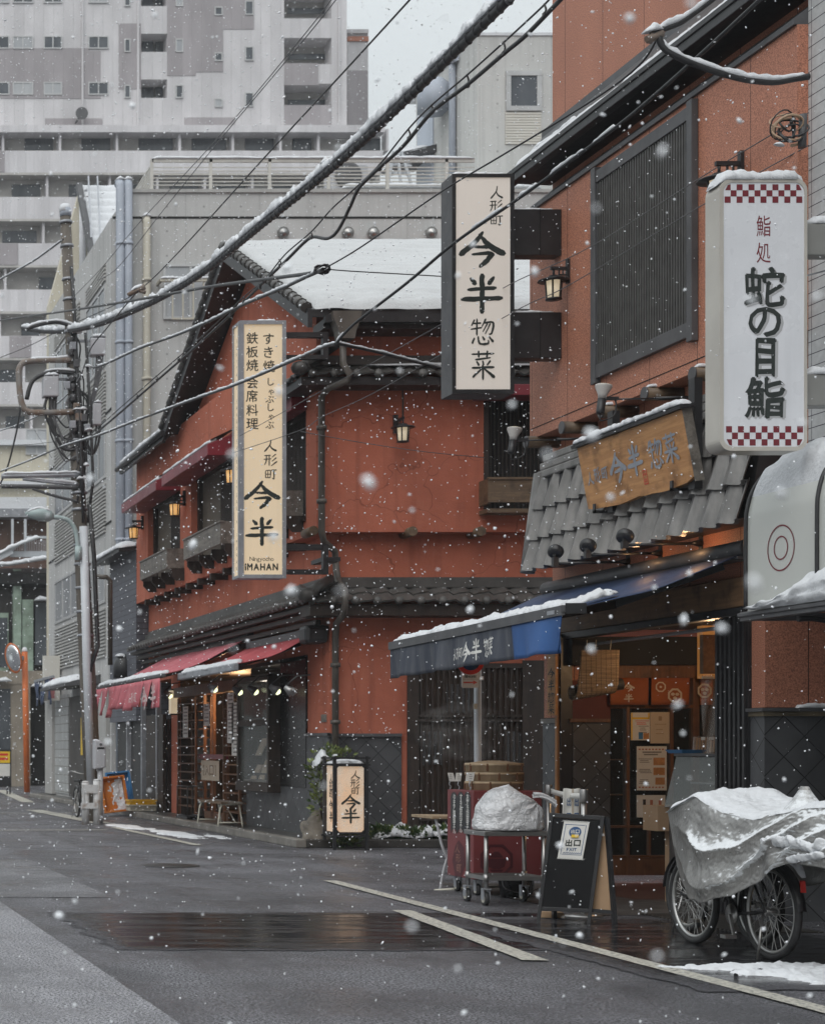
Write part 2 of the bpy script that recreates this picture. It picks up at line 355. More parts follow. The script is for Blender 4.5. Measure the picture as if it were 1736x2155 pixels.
def m_dado():
    m, t, p, o = _mat('diagonal_slate_tile'); cc = _n(t, 'ShaderNodeTexCoord'); s = _n(t, 'ShaderNodeSeparateXYZ'); t.links.new(cc.outputs['Object'], s.inputs[0])
    h = mth(t, 'ADD', s.outputs[0], s.outputs[1]); g = None; ids = []
    for op in ('ADD', 'SUBTRACT'):
        q = mth(t, 'DIVIDE', mth(t, op, h, s.outputs[2]), .35); l = mth(t, 'LESS_THAN', mth(t, 'FRACT', q), .035); ids.append(mth(t, 'FLOOR', q)); g = l if g is None else mth(t, 'MAXIMUM', g, l)
    cb = _n(t, 'ShaderNodeCombineXYZ'); t.links.new(ids[0], cb.inputs[0]); t.links.new(ids[1], cb.inputs[1]); wn = _n(t, 'ShaderNodeTexWhiteNoise', noise_dimensions='2D'); t.links.new(cb.outputs[0], wn.inputs['Vector'])
    col = ramp(t, nz(t, coord(t), 3, 6), .3, .7, (.055,.057,.062), (.095,.098,.105)); col = mixc(t, mth(t, 'MULTIPLY', wn.outputs['Value'], .5), col, (.03,.031,.034))
    col = mixc(t, g, col, (.012,.012,.013)); t.links.new(col, p.inputs['Base Color']); p.inputs['Roughness'].default_value = .42; bump(t, p, mth(t, 'SUBTRACT', 1.0, g), .004); return m
M['dado'] = m_dado()
def m_wood(name, c, c2, axis=1, sc=1.0, rough=.55, ring=18):
    m, t, p, o = _mat(name); st = [9, 9, 9]; st[axis] = .7
    v = coord(t, tuple(x * sc for x in st)); f = nz(t, v, 1.6, 6, .6)
    w = _n(t, 'ShaderNodeMath', operation='SINE'); t.links.new(mth(t, 'MULTIPLY', f, ring), w.inputs[0])
    col = mixc(t, mth(t, 'ADD', mth(t, 'MULTIPLY', w.outputs[0], .25), .4), c, c2); col = mixc(t, ramp(t, nz(t, coord(t), 5, 5), .5, .75, (0,0,0), (1,1,1)), col, tuple(x * .55 for x in c2))
    t.links.new(col, p.inputs['Base Color']); p.inputs['Roughness'].default_value = rough; bump(t, p, f, .004); return m
M['wood_sign'] = m_wood('oiled_sign_board', (.56,.29,.115), (.36,.165,.06), 1, 1.2)
M['wood_old'] = m_wood('grey_weathered_board', (.20,.18,.155), (.09,.078,.068), 1, 1.5)
M['wood_warm'] = m_wood('warm_timber', (.42,.20,.07), (.26,.11,.04), 2, 1.3)
M['wood_beam'] = m_wood('timber_beam', (.26,.15,.075), (.15,.085,.045), 1, 1.3)
M['wood_log'] = m_wood('dark_log', (.16,.105,.06), (.08,.05,.03), 0, 1.5)
M['wood_dark'] = m_wood('dark_brown_timber', (.035,.022,.016), (.018,.012,.009), 2, 1.4)
M['wood_mid'] = m_wood('brown_joinery', (.16,.07,.03), (.085,.036,.017), 2, 1.4)
M['bamboo'] = m_wood('bamboo_strip', (.40,.30,.19), (.24,.165,.10), 2, .6)
M['lattice_wood'] = mk('lattice_wood', (.055,.033,.022), (.03,.018,.012), 4, .6, bs=40, bd=.002)
M['black'] = mk('black_painted_steel', (.014,.014,.016), (.022,.022,.024), 6, .42, .1, 50, .0008)
M['black_gloss'] = mk('black_gloss_panel', (.008,.008,.009), (.014,.014,.015), 5, .25, .08)
M['char'] = mk('charcoal_frame', (.06,.06,.064), (.085,.085,.09), 4, .5, .1, 40, .001, streak=.2)
M['slat'] = mk('grey_louvre_slat', (.085,.083,.08), (.06,.058,.056), 8, .5, streak=.2)
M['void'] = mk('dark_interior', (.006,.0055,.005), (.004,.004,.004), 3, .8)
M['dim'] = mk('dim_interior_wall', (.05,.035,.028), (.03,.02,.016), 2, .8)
M['rtile'] = mk('grey_kawara_tile', (.235,.225,.215), (.12,.116,.112), 5.5, .40, .14, 30, .0015, streak=.45, st=(1,1,.5))
M['rtile_dk'] = mk('dark_kawara_tile', (.085,.08,.075), (.05,.047,.044), 2.5, .48, .12, 30, .0015, streak=.3)
M['red_cloth'] = mk('faded_maroon_canvas', (.46,.085,.095), (.34,.05,.06), 1.2, .8, bs=120, bd=.001, streak=.2)
M['pink_cloth'] = mk('sun_bleached_canvas', (.50,.15,.17), (.42,.10,.125), 1.2, .85, bs=120, bd=.001, streak=.25)
M['maroon'] = mk('maroon_sheet_metal', (.22,.022,.035), (.15,.015,.024), 2, .4, .1)
M['blue_cloth'] = mk('navy_blue_canvas', (.028,.055,.13), (.02,.035,.08), 1.5, .55, .1, 100, .001, streak=.35)
M['blue_new'] = mk('bright_blue_canvas', (.03,.105,.30), (.022,.075,.22), 1.5, .6, bs=100, bd=.001)
M['navy_val'] = mk('faded_navy_valance', (.035,.042,.062), (.085,.09,.105), 3.5, .75, st=(1,2.4,.35), bs=60, bd=.002, lo=.4, hi=.7)
M['white_sign'] = mk('white_acrylic', (.66,.67,.70), (.60,.61,.64), 1.5, .28, .08, streak=.10)
M['silver'] = mk('brushed_sign_casing', (.55,.52,.47), (.45,.42,.38), 1.2, .38, .1, metal=.4)
M['steel'] = mk('stainless_steel', (.36,.35,.34), (.28,.275,.27), 3, .32, .1, metal=.85)
M['galv'] = mk('galvanised_steel', (.36,.37,.40), (.27,.28,.30), 5, .5, .1, metal=.5, streak=.2)
M['pipe_blue'] = mk('blue_grey_downpipe', (.36,.39,.45), (.30,.33,.38), 2, .55, streak=.2)
M['pipe_cream'] = mk('cream_downpipe', (.46,.43,.36), (.40,.37,.31), 2, .6, streak=.3)
M['pipe_dk'] = mk('bronze_downpipe', (.10,.085,.072), (.065,.056,.048), 5, .45, .1, streak=.3)
M['cable'] = mk('black_cable', (.018,.018,.020), (.03,.03,.032), 9, .5)
M['cable_gr'] = mk('grey_cable', (.12,.12,.125), (.08,.08,.085), 9, .5)
M['ink'] = mk('black_lettering', (.012,.018,.016), (.02,.026,.024), 9, .6)
M['maroon_ink'] = mk('maroon_lettering', (.16,.012,.022), (.13,.01,.018), 9, .5)
M['white_ink'] = mk('white_lettering', (.70,.69,.66), (.55,.54,.52), 9, .7)
M['blue_ink'] = mk('blue_lettering', (.03,.09,.22), (.025,.07,.17), 9, .6)
M['silver_ink'] = mk('raised_silver_lettering', (.34,.36,.40), (.25,.27,.31), 9, .4, metal=.2)
M['red_ink'] = mk('red_print', (.62,.03,.02), (.5,.025,.018), 9, .5)
M['grey_ink'] = mk('grey_print', (.22,.21,.20), (.18,.17,.16), 9, .7)
M['paper'] = mk('white_paper', (.66,.65,.62), (.58,.57,.54), 3, .6)
M['paper_tan'] = mk('cream_paper', (.52,.44,.34), (.46,.38,.29), 3, .7)
M['yellow'] = mk('yellow_print', (.75,.50,.03), (.68,.44,.025), 4, .5)
M['orange_pl'] = mk('orange_plastic', (.62,.20,.025), (.52,.15,.02), 3, .4, .1)
M['orange_paint'] = mk('orange_pole_paint', (.60,.15,.03), (.48,.115,.025), 2, .5, streak=.3)
M['blue_pl'] = mk('blue_plastic', (.06,.22,.46), (.05,.17,.36), 3, .4, .1)
M['yellow_pl'] = mk('yellow_plastic', (.72,.42,.02), (.62,.35,.02), 3, .4)
M['white_pl'] = mk('off_white_plastic', (.52,.50,.42), (.45,.43,.36), 3, .45)
M['postbox'] = mk('grey_painted_metal', (.42,.42,.44), (.36,.36,.38), 2, .45, streak=.25)
M['white_rust'] = mk('chipped_white_paint', (.52,.52,.52), (.22,.14,.09), 6, .6, bs=30, bd=.002, streak=.4, lo=.5, hi=.72)
M['pole_white'] = mk('pale_painted_pole', (.52,.54,.57), (.44,.46,.49), 2, .45, streak=.15)
M['pole_conc'] = mk('stained_concrete_pole', (.15,.13,.11), (.085,.073,.062), 2.5, .8, st=(2,2,.35), bs=30, bd=.003, streak=.4)
M['rust'] = mk('rusty_pipe', (.16,.10,.065), (.20,.19,.18), 4, .7, .1, 30, .002)
M['lamp_green'] = mk('pale_green_lamp_paint', (.36,.44,.44), (.30,.37,.37), 2, .45, streak=.2)
M['rubber'] = mk('black_tyre_rubber', (.016,.016,.017), (.026,.026,.027), 20, .7, bs=60, bd=.002)
M['alloy'] = mk('alloy_rim', (.48,.48,.47), (.36,.36,.35), 6, .35, metal=.7)
M['spoke'] = mk('steel_spoke', (.55,.55,.54), (.45,.45,.44), 6, .3, metal=.6)
M['stone'] = mk('rough_stone', (.20,.175,.145), (.10,.088,.074), 5, .9, bs=12, bd=.02)
M['kerb'] = mk('kerb_stone', (.22,.205,.185), (.13,.12,.108), 3, .6, .2, 40, .003, streak=.2)
M['paving'] = mk('wet_slab_paving', (.085,.08,.076), (.05,.047,.045), 2.2, .35, .18, 40, .003)
M['redtile'] = grooves('terracotta_step_tile', (.10,.045,.035), (.03,.015,.012), 0, .3, .03, .4)
M['leaf'] = mk('dark_green_leaf', (.045,.085,.022), (.022,.045,.012), 14, .45)
M['leaf2'] = mk('yellow_green_leaf', (.13,.16,.035), (.075,.10,.025), 14, .5)
M['cart_red'] = mk('maroon_cart_panel', (.17,.035,.038), (.14,.028,.03), 2, .45, .08)
M['cart_mark'] = mk('dark_maroon_print', (.075,.012,.018), (.06,.01,.015), 4, .5)
M['skin_ivory'] = mk('ivory_stucco', (.62,.60,.55), (.56,.54,.49), 1, .8)
M['apron'] = mk('grey_louvred_apron', (.40,.395,.38), (.34,.335,.325), 1, .8)
M['clap'] = grooves('slate_blue_clapboard', (.115,.12,.145), (.03,.031,.038), 2, .13, .10, .55, 3, .35, .012)
M['corr'] = grooves('black_corrugated_wall', (.035,.034,.034), (.01,.01,.01), 1, .14, .3, .5, 3, .3, .012)
M['shutter'] = grooves('black_folding_shutter', (.022,.023,.026), (.004,.004,.004), 1, .072, .45, .35, 3, 0, .02)
M['siding'] = grooves('pale_vertical_siding', (.68,.66,.675), (.50,.485,.495), 0, .62, .03, .8, .6, .05, .01)
M['siding_gr'] = grooves('mauve_grey_siding', (.40,.37,.385), (.33,.305,.32), 0, .62, .03, .8, .6, .12, .01)
M['parapet'] = grooves('white_tiled_parapet', (.72,.70,.72), (.60,.585,.60), 0, .5, .04, .8, .5, .15, .01)
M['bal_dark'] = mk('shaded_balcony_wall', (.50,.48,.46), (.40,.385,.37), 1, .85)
M['win_dark'] = mk('dark_window_pane', (.05,.058,.068), (.10,.11,.125), 1.2, .12, st=(1,1,.4))
M['win_pale'] = mk('curtained_pane', (.42,.43,.44), (.30,.31,.33), .8, .15, st=(1,1,.4))
M['alu'] = mk('aluminium_frame', (.50,.50,.50), (.42,.42,.42), 3, .45, metal=.4)
M['copper'] = mk('verdigris_copper', (.36,.46,.38), (.17,.22,.17), 1.6, .7, bs=8, bd=.01, streak=.4)
M['brownwall'] = mk('brown_rendered_wall', (.17,.105,.085), (.12,.075,.06), 1, .85, streak=.4)
M['cream'] = mk('cream_wall', (.58,.54,.44), (.52,.48,.39), 1, .85, streak=.2)
M['tanwall'] = mk('tan_render', (.30,.26,.21), (.22,.19,.155), 1, .85, streak=.4)
M['terracotta'] = mk('terracotta_cap', (.42,.17,.11), (.35,.14,.09), 2, .8)
M['cardb'] = mk('cardboard', (.34,.22,.13), (.28,.18,.105), 3, .8)
M['noren'] = mk('rust_orange_cloth', (.30,.085,.02), (.20,.05,.012), 2, .85, bs=120, bd=.001)
M['mirror'] = mk('convex_mirror_face', (.75,.76,.77), (.72,.73,.74), 1, .03, metal=1.0)
M['lampglass'] = lit('amber_lamp_glass', (.6,.45,.25), (1.0,.60,.25), .62, 6, (1.0,.48,.12))
M['lampcream'] = lit('cream_lamp_glass', (.6,.55,.45), (1.0,.82,.55), .42, 6)
M['bulb'] = lit('lit_bulb_face', (.8,.7,.5), (1.0,.80,.45), 1.2, 9)
M['bulb_on'] = lit('bright_bulb', (.8,.8,.6), (.95,1.0,.62), 1.7, 9)
M['sign_cream'] = lit('lit_cream_face', (.50,.45,.36), (1.0,.68,.36), .36, .9, (.9,.68,.42))
M['sign_white'] = lit('lit_ivory_face', (.55,.53,.50), (.80,.68,.58), .30, .8)
def m_andon():
    m, t, p, o = _mat('glowing_lantern_paper'); v = coord(t)
    f = nz(t, coord(t, (2.5,2.5,1.3)), 1.4, 2); e = ramp(t, f, .35, .65, (1.0,.50,.20), (.85,.72,.58)); vo = _n(t, 'ShaderNodeTexVoronoi', feature='DISTANCE_TO_EDGE'); vo.inputs['Scale'].default_value = 45; t.links.new(v, vo.inputs['Vector'])
    e = mixc(t, mth(t, 'LESS_THAN', vo.outputs['Distance'], .06), e, (.45,.30,.18)); t.links.new(e, p.inputs['Emission Color']); p.inputs['Emission Strength'].default_value = .42; p.inputs['Base Color'].default_value = (.5,.42,.34,1); return m
M['andon'] = m_andon()
M['glass'] = glass('window_glass')
M['glass_lt'] = glass('clear_sheet_glass', (.25,.27,.26), .06, .22)
M['acrylic'] = glass('frosted_awning_sheet', (.52,.53,.50), .22, .90)
M['plastic_film'] = glass('clear_plastic_film', (.5,.46,.42), .2, .35)
def m_bag():
    m, t, p, o = _mat('translucent_white_bag'); v = coord(t); p.inputs['Roughness'].default_value = .24; p.inputs['Coat Weight'].default_value = .35; p.inputs['Coat Roughness'].default_value = .12; p.inputs['Subsurface Weight'].default_value = .15; p.inputs['Subsurface Radius'].default_value = (.04,.04,.04)
    t.links.new(ramp(t, nz(t, v, 4.5, 5), .35, .65, (.60,.60,.615), (.42,.42,.435)), p.inputs['Base Color'])
    dn = _n(t, 'ShaderNodeTexNoise'); dn.inputs['Scale'].default_value = 6; t.links.new(v, dn.inputs['Vector']); sv = _n(t, 'ShaderNodeVectorMath', operation='SCALE'); sv.inputs['Scale'].default_value = .25; av = _n(t, 'ShaderNodeVectorMath', operation='ADD'); t.links.new(dn.outputs['Color'], sv.inputs[0]); t.links.new(v, av.inputs[0]); t.links.new(sv.outputs[0], av.inputs[1])
    vo = _n(t, 'ShaderNodeTexVoronoi', feature='DISTANCE_TO_EDGE'); vo.inputs['Scale'].default_value = 16; t.links.new(av.outputs[0], vo.inputs['Vector'])
    bump(t, p, mth(t, 'ADD', mth(t, 'MULTIPLY', mth(t, 'MINIMUM', vo.outputs['Distance'], .16), 3.0), nz(t, coord(t, (1,1,2.4), (.4,.2,.6)), 14, 6, .65)), .012, .7); return m
M['bag'] = m_bag()
def m_cover():
    """thin metallised nylon, creased, with snow powder caught where the folds face upwards"""
    m, t, p, o = _mat('silver_nylon_cover'); v = coord(t, (1.2,1.2,.9))
    base = ramp(t, nz(t, v, 2.5, 6), .3, .7, (.33,.325,.315), (.21,.205,.20)); wet = ramp(t, nz(t, v, 1.3, 6, .65), .52, .6, (0,0,0), (1,1,1)); base = mixc(t, mth(t, 'MULTIPLY', wet, .45), base, (.12,.118,.115))
    g = _n(t, 'ShaderNodeNewGeometry'); s = _n(t, 'ShaderNodeSeparateXYZ'); t.links.new(g.outputs['True Normal'], s.inputs[0])
    q = mth(t, 'ADD', mth(t, 'ABSOLUTE', s.outputs[2]), mth(t, 'MULTIPLY', mth(t, 'SUBTRACT', nz(t, v, 14, 7, .75), .5), .8)); sn = ramp(t, q, .42, .62, (0,0,0), (1,1,1))
    t.links.new(mixc(t, sn, base, (.66,.68,.70)), p.inputs['Base Color']); t.links.new(mixc(t, sn, (.36,.36,.36), (.8,.8,.8)), p.inputs['Roughness']); mt = mth(t, 'MULTIPLY', mth(t, 'SUBTRACT', 1.0, sn), .4); t.links.new(mt, p.inputs['Metallic'])
    cr = _n(t, 'ShaderNodeTexVoronoi', feature='DISTANCE_TO_EDGE'); cr.inputs['Scale'].default_value = 13; dn = _n(t, 'ShaderNodeTexNoise'); dn.inputs['Scale'].default_value = 5; t.links.new(v, dn.inputs['Vector']); av = _n(t, 'ShaderNodeVectorMath', operation='ADD'); sv = _n(t, 'ShaderNodeVectorMath', operation='SCALE'); sv.inputs['Scale'].default_value = .35
    t.links.new(dn.outputs['Color'], sv.inputs[0]); t.links.new(v, av.inputs[0]); t.links.new(sv.outputs[0], av.inputs[1]); t.links.new(av.outputs[0], cr.inputs['Vector'])
    h = mth(t, 'ADD', mth(t, 'ADD', nz(t, v, 26, 6, .6), mth(t, 'MULTIPLY', nz(t, coord(t, (1,3,1)), 6, 5), 1.2)), mth(t, 'MULTIPLY', mth(t, 'MINIMUM', cr.outputs['Distance'], .12), 1.2)); bump(t, p, h, .009, .6); return m
M['cover'] = m_cover()
def m_tilewall():
    m, t, p, o = _mat('white_wall_tile'); cc = _n(t, 'ShaderNodeTexCoord'); s = _n(t, 'ShaderNodeSeparateXYZ'); t.links.new(cc.outputs['Object'], s.inputs[0])
    a = mth(t, 'LESS_THAN', mth(t, 'FRACT', mth(t, 'DIVIDE', s.outputs[2], .098)), .07); b = mth(t, 'LESS_THAN', mth(t, 'FRACT', mth(t, 'DIVIDE', mth(t, 'ADD', s.outputs[1], .05), .44)), .012)
    g = mth(t, 'MAXIMUM', a, b); col = ramp(t, nz(t, coord(t), 18, 4), .3, .7, (.50,.50,.50), (.40,.40,.40)); col = mixc(t, g, col, (.035,.03,.045)); t.links.new(col, p.inputs['Base Color']); p.inputs['Roughness'].default_value = .5; bump(t, p, mth(t, 'SUBTRACT', 1.0, g), .004); return m
M['walltile'] = m_tilewall()
def m_blind():
    m, t, p, o = _mat('split_bamboo_blind'); cc = _n(t, 'ShaderNodeTexCoord'); s = _n(t, 'ShaderNodeSeparateXYZ'); t.links.new(cc.outputs['Object'], s.inputs[0])
    r = nz(t, coord(t, (1.5,1.5,60)), 2.2, 4, .7); col = ramp(t, r, .35, .68, (.09,.055,.03), (.34,.24,.14))
    g = mth(t, 'LESS_THAN', mth(t, 'FRACT', mth(t, 'DIVIDE', s.outputs[0], .05)), .08); col = mixc(t, g, col, (.03,.022,.015)); t.links.new(col, p.inputs['Base Color']); p.inputs['Roughness'].default_value = .75; bump(t, p, r, .006); return m
M['blind'] = m_blind()

# ------------------------------------------------------------------ lettering
FR = (Vector((1,0,0)), Vector((0,0,1)))               # faces the camera end of the street
ST = (Vector((0,-1,0)), Vector((0,0,1)))              # faces across the street
_fc = bpy.data.curves.new('glyph_source', 'FONT'); _fo = bpy.data.objects.new('glyph_source', _fc); COL.objects.link(_fo)
_gc = {}
def glyph(ch, bold=0.0):
    k = (ch, bold)
    if k not in _gc:
        _fc.body = ch; _fc.size = 1.0; _fc.offset = bold; _fc.resolution_u = 3
        bpy.context.view_layer.update(); dg = bpy.context.evaluated_depsgraph_get()
        me = bpy.data.meshes.new_from_object(_fo.evaluated_get(dg))
        vs = [(v.co.x, v.co.y) for v in me.vertices]; fs = [tuple(p.vertices) for p in me.polygons]
        bpy.data.meshes.remove(me)
        if vs:
            x0, x1 = min(a for a, b in vs), max(a for a, b in vs); y0, y1 = min(b for a, b in vs), max(b for a, b in vs)
            _gc[k] = ([(a - (x0+x1)/2, b - (y0+y1)/2) for a, b in vs], fs, x1-x0, y1-y0, (y0+y1)/2)
        else: _gc[k] = ([], [], .3, 0, 0)
    return _gc[k]
def put(mb, ch, c, size, fr=FR, bold=0.0, sx=1.0, wob=0.0, fit=None):
    vs, fs, w, h, cy = glyph(ch); u, v = fr
    if not vs: return
    if bold:                                           # heavier weight: the glyph laid down again a little to each side
        k_ = size if not fit else size / max(w, h); nn = u.cross(v)
        for q, (a, b) in enumerate(((1,0),(-1,0),(0,1),(0,-1))): put(mb, ch, Vector(c) + (u*a + v*b) * (bold*k_) + nn * (.0003*(q+1)), size, fr, 0, sx, wob, fit)
    k = size if not fit else size / max(w, h)
    P = []
    for a, b in vs:
        if wob: a += wob * N(a*3, b*3, ord(ch) * .37); b += wob * N(a*3+9, b*3, ord(ch) * .37)
        P.append(Vector(c) + u * (a * k * sx) + v * (b * k))
    mb.add(P, fs)
def line(mb, s, c, size, fr=FR, bold=0.0, sp=None, sx=1.0, align=0):
    """a horizontal line of writing centred on c, on a shared baseline"""
    xs = []; x = 0
    for ch in s:
        g = glyph(ch); w = g[2] if g[0] else .28
        xs.append(x + w / 2); x += w + (sp if sp is not None else .09)
    for ch, px in zip(s, xs):
        g = glyph(ch)
        if g[0]: put(mb, ch, Vector(c) + fr[0] * ((px - (x if align == 0 else 0) / 2) * size * sx) + fr[1] * ((g[4] - .35) * size), size, fr, bold, sx)
BR = {
 '今': [[(.52,.98,.06),(.36,.72,.10),(.02,.36,.13)], [(.44,.92,.05),(.66,.62,.12),(.99,.38,.15)], [(.34,.57,.07),(.63,.56,.09)], [(.28,.36,.06),(.70,.39,.10),(.64,.22,.11),(.46,.02,.09)]],
 '半': [[(.22,.90,.06),(.33,.76,.12)], [(.80,.93,.06),(.68,.76,.11)], [(.16,.60,.08),(.84,.65,.09)], [(.01,.34,.11),(.99,.38,.11)], [(.50,.99,.10),(.51,.5,.11),(.50,.0,.10)]],
 '人': [[(.55,.97,.07),(.46,.55,.09),(.06,.05,.11)], [(.45,.60,.05),(.62,.30,.10),(.95,.10,.15)]],
 '形': [[(.05,.86,.07),(.52,.89,.08)], [(.0,.56,.07),(.58,.60,.07)], [(.20,.86,.07),(.18,.42,.08),(.04,.10,.05)], [(.42,.88,.07),(.41,.05,.08)], [(.92,.97,.08),(.62,.72,.05)], [(.96,.68,.09),(.62,.40,.05)], [(1.,.38,.10),(.56,.02,.05)]],
 '町': [[(.04,.80,.07),(.05,.18,.08)], [(.04,.80,.06),(.46,.82,.08),(.45,.18,.07)], [(.25,.80,.06),(.25,.20,.06)], [(.05,.50,.06),(.45,.51,.06)], [(.05,.20,.06),(.45,.21,.07)], [(.52,.86,.08),(1.,.88,.09)], [(.77,.87,.09),(.77,.12,.09),(.62,.18,.05)]],
 '惣': [[(.15,.96,.07),(.03,.74,.05)], [(.08,.82,.06),(.42,.84,.06)], [(.0,.60,.06),(.45,.66,.06)], [(.25,.99,.07),(.25,.38,.07)], [(.62,.99,.07),(.46,.70,.04)], [(.55,.84,.06),(.93,.85,.08),(.87,.46,.08),(.76,.42,.04)], [(.69,.82,.06),(.50,.50,.04)], [(.81,.82,.06),(.60,.42,.04)], [(.14,.26,.06),(.06,.07,.09)], [(.30,.32,.06),(.37,.06,.08),(.70,.05,.08),(.73,.18,.05)], [(.48,.32,.05),(.56,.20,.09)], [(.76,.32,.05),(.92,.13,.10)]],
 '菜': [[(.04,.88,.06),(.96,.91,.07)], [(.32,.99,.07),(.33,.78,.07)], [(.69,.99,.07),(.67,.78,.07)], [(.82,.76,.05),(.20,.69,.07)], [(.24,.63,.05),(.33,.50,.09)], [(.49,.65,.05),(.53,.52,.08)], [(.81,.65,.07),(.68,.50,.05)], [(.05,.40,.07),(.96,.43,.08)], [(.50,.50,.08),(.50,.0,.08)], [(.48,.40,.06),(.08,.08,.08)], [(.52,.40,.05),(.97,.08,.12)]],
}
def brush(mb, ch, c, w, h, fr=FR, fat=1.0, sk=0.0):
    """a character written as tapering brush strokes, each stroke a hair proud of the one before"""
    u, v = fr; nrm = u.cross(v).normalized(); seed = ord(ch) * .13
    for k, st in enumerate(BR[ch]):
        P = [Vector((a - .5, b - .5, r * fat)) for a, b, r in st]; Q = []
        for i in range(len(P) - 1):
            p0 = P[max(i-1, 0)]; p1 = P[i]; p2 = P[i+1]; p3 = P[min(i+2, len(P)-1)]
            for j in range(9):
                t = j / 9; Q.append(.5 * ((2*p1) + (p2-p0)*t + (2*p0-5*p1+4*p2-p3)*t*t + (3*p1-p0-3*p2+p3)*t**3))
        Q.append(P[-1]); L = []; R = []
        for i, q in enumerate(Q):
            d = Q[min(i+1, len(Q)-1)] - Q[max(i-1, 0)]; d.z = 0; d.normalize(); n = Vector((-d.y, d.x, 0)); e = 1.0
            if i == 0 or i == len(Q) - 1: e = .45
            r1 = q.z * .5 * e * (1.05 + .35 * N(i * .55, k * 3.1, seed)); r2 = q.z * .5 * e * (1.05 + .35 * N(i * .55 + 50, k * 3.1, seed))
            ext = d * (q.z * .3) * (1 if i == len(Q)-1 else (-1 if i == 0 else 0))
            L.append(q + n * r1 + ext); R.append(q - n * r2 + ext)
        off = nrm * (-.0004 * k * -1)
        vs = [Vector(c) + u * ((p.x + sk * p.y) * w) + v * (p.y * h) + off for p in L + R]; m = len(L)
        mb.add(vs, [(i, i+1, m+i+1, m+i) for i in range(m - 1)])
def vcol(mb, s, x, zs, Y, size, fr=FR, wob=.03, bold=.015, X=None):
    for ch, z in zip(s, zs):
        put(mb, ch, (x, Y, z), size, fr, bold, 1.0, wob)
# ------------------------------------------------------------------ ground, road, pavements
kind(MB().add([(-70,-8,0),(120,-8,0),(120,420,0),(-70,420,0)], [(0,1,2,3)]).build('ground', M['asphalt']), 'structure')
def sheet(name, poly, z, m, k='structure'):
    return kind(MB().add([(x, y, z) for x, y in poly], [tuple(range(len(poly)))]).build(name, m), k)
def rect(x0, x1, y0, y1): return [(x0,y0),(x1,y0),(x1,y1),(x0,y1)]
sheet('pavement', rect(-6, 2.16, 2, 16.9), .004, M['asphalt_lt'])
sheet('pavement', [(-6,16.95),(3.32,16.95),(3.35,22.6),(-6,22.6)], .004, M['asphalt_new'])
def wavy(x0, x1, y0, y1, n=26, a=.07):
    P = []
    for i in range(n): t = i / n; P.append((x0 + (x1-x0)*t, y0 + a * N(t*9, 1)))
    for i in range(n): t = i / n; P.append((x1, y0 + (y1-y0)*t))
    for i in range(n): t = i / n; P.append((x1 + (x0-x1)*t, y1 + a * N(t*9, 7)))
    for i in range(n): t = i / n; P.append((x0 + .35 * N(t*5, 3), y1 + (y0-y1)*t))
    return P
sheet('road_patch', rect(2.2, 7.4, 12.3, 15.55), .0055, M['puddle'])
sheet('road_patch', rect(5.5, 8.4, 10.2, 15.1), .0075, M['damp'])
def stripe(p, q, w, z=.012, seed=0):
    p = Vector((p[0], p[1], 0)); q = Vector((q[0], q[1], 0)); d = (q - p); L = d.length; d.normalize(); n = Vector((-d.y, d.x, 0)); m = int(L / .12) + 2; P = []
    for i in range(m + 1): c = p + d * L * i / m; P.append(c + n * (w/2 * (1 + .13 * N(i*.7, seed))))
    for i in range(m, -1, -1): c = p + d * L * i / m; P.append(c - n * (w/2 * (1 + .13 * N(i*.7, seed + 9))))
    b = MB(); k = len(P); b.add([(a.x, a.y, z) for a in P], [(i, i+1, k-2-i, k-1-i) for i in range(k//2 - 1)])
    return kind(b.build('road_marking', M['paint']), 'structure')
g = lambda x, y: onG(x, y).xy
stripe((5.80, 7.5), g(695, 1856), .15)
stripe(g(846, 1919), (5.24, 11.84), .17, seed=3)
stripe(g(240, 1743), g(418, 1781), .15, seed=5)
stripe(g(-40, 1749.5), g(226, 1748.5), .16, seed=6)
stripe(g(-60, 1713), g(150, 1713), .14, seed=8)
stripe(g(70, 1706), g(215, 1734), .40, seed=11)
stripe(g(0, 1664), g(60, 1690), .35, seed=12)
# far kerb-side strip and the kerb of the corner plot
kb = MB(); kb.box(7.70, 7.86, 25.4, 31.6, 0, .13); kb.box(7.70, 7.86, 31.62, 36, 0, .12); kb.box(7.70, 7.86, 36.02, 52, 0, .12)
kind(kb.build('kerb', M['kerb'], bevel=.015), 'structure')
kb = MB(); kb.box(7.862, 13.5, 25.4, 25.54, 0, .125); kind(kb.build('kerb', mk('dark_kerb_stone', (.05,.045,.04), (.025,.022,.02), 4, .5, .15), bevel=.015), 'structure')
sheet('pavement', rect(7.86, 8.42, 25.55, 52), .118, M['paving'])
sheet('pavement', rect(7.2, 12.4, 15.1, 18.7), .006, M['paving'])
sheet('step', rect(8.3, 12, 16.6, 18.6), .012, M['redtile'])
ga = MB()
for i in range(26):
    y = 13.6 + i * .06
    ga.box(7.62, 8.3, y, y + .028, .008, .02)
kind(ga.build('gutter', mk('wet_iron_grating', (.03,.028,.026), (.05,.045,.04), 8, .35)), 'structure')
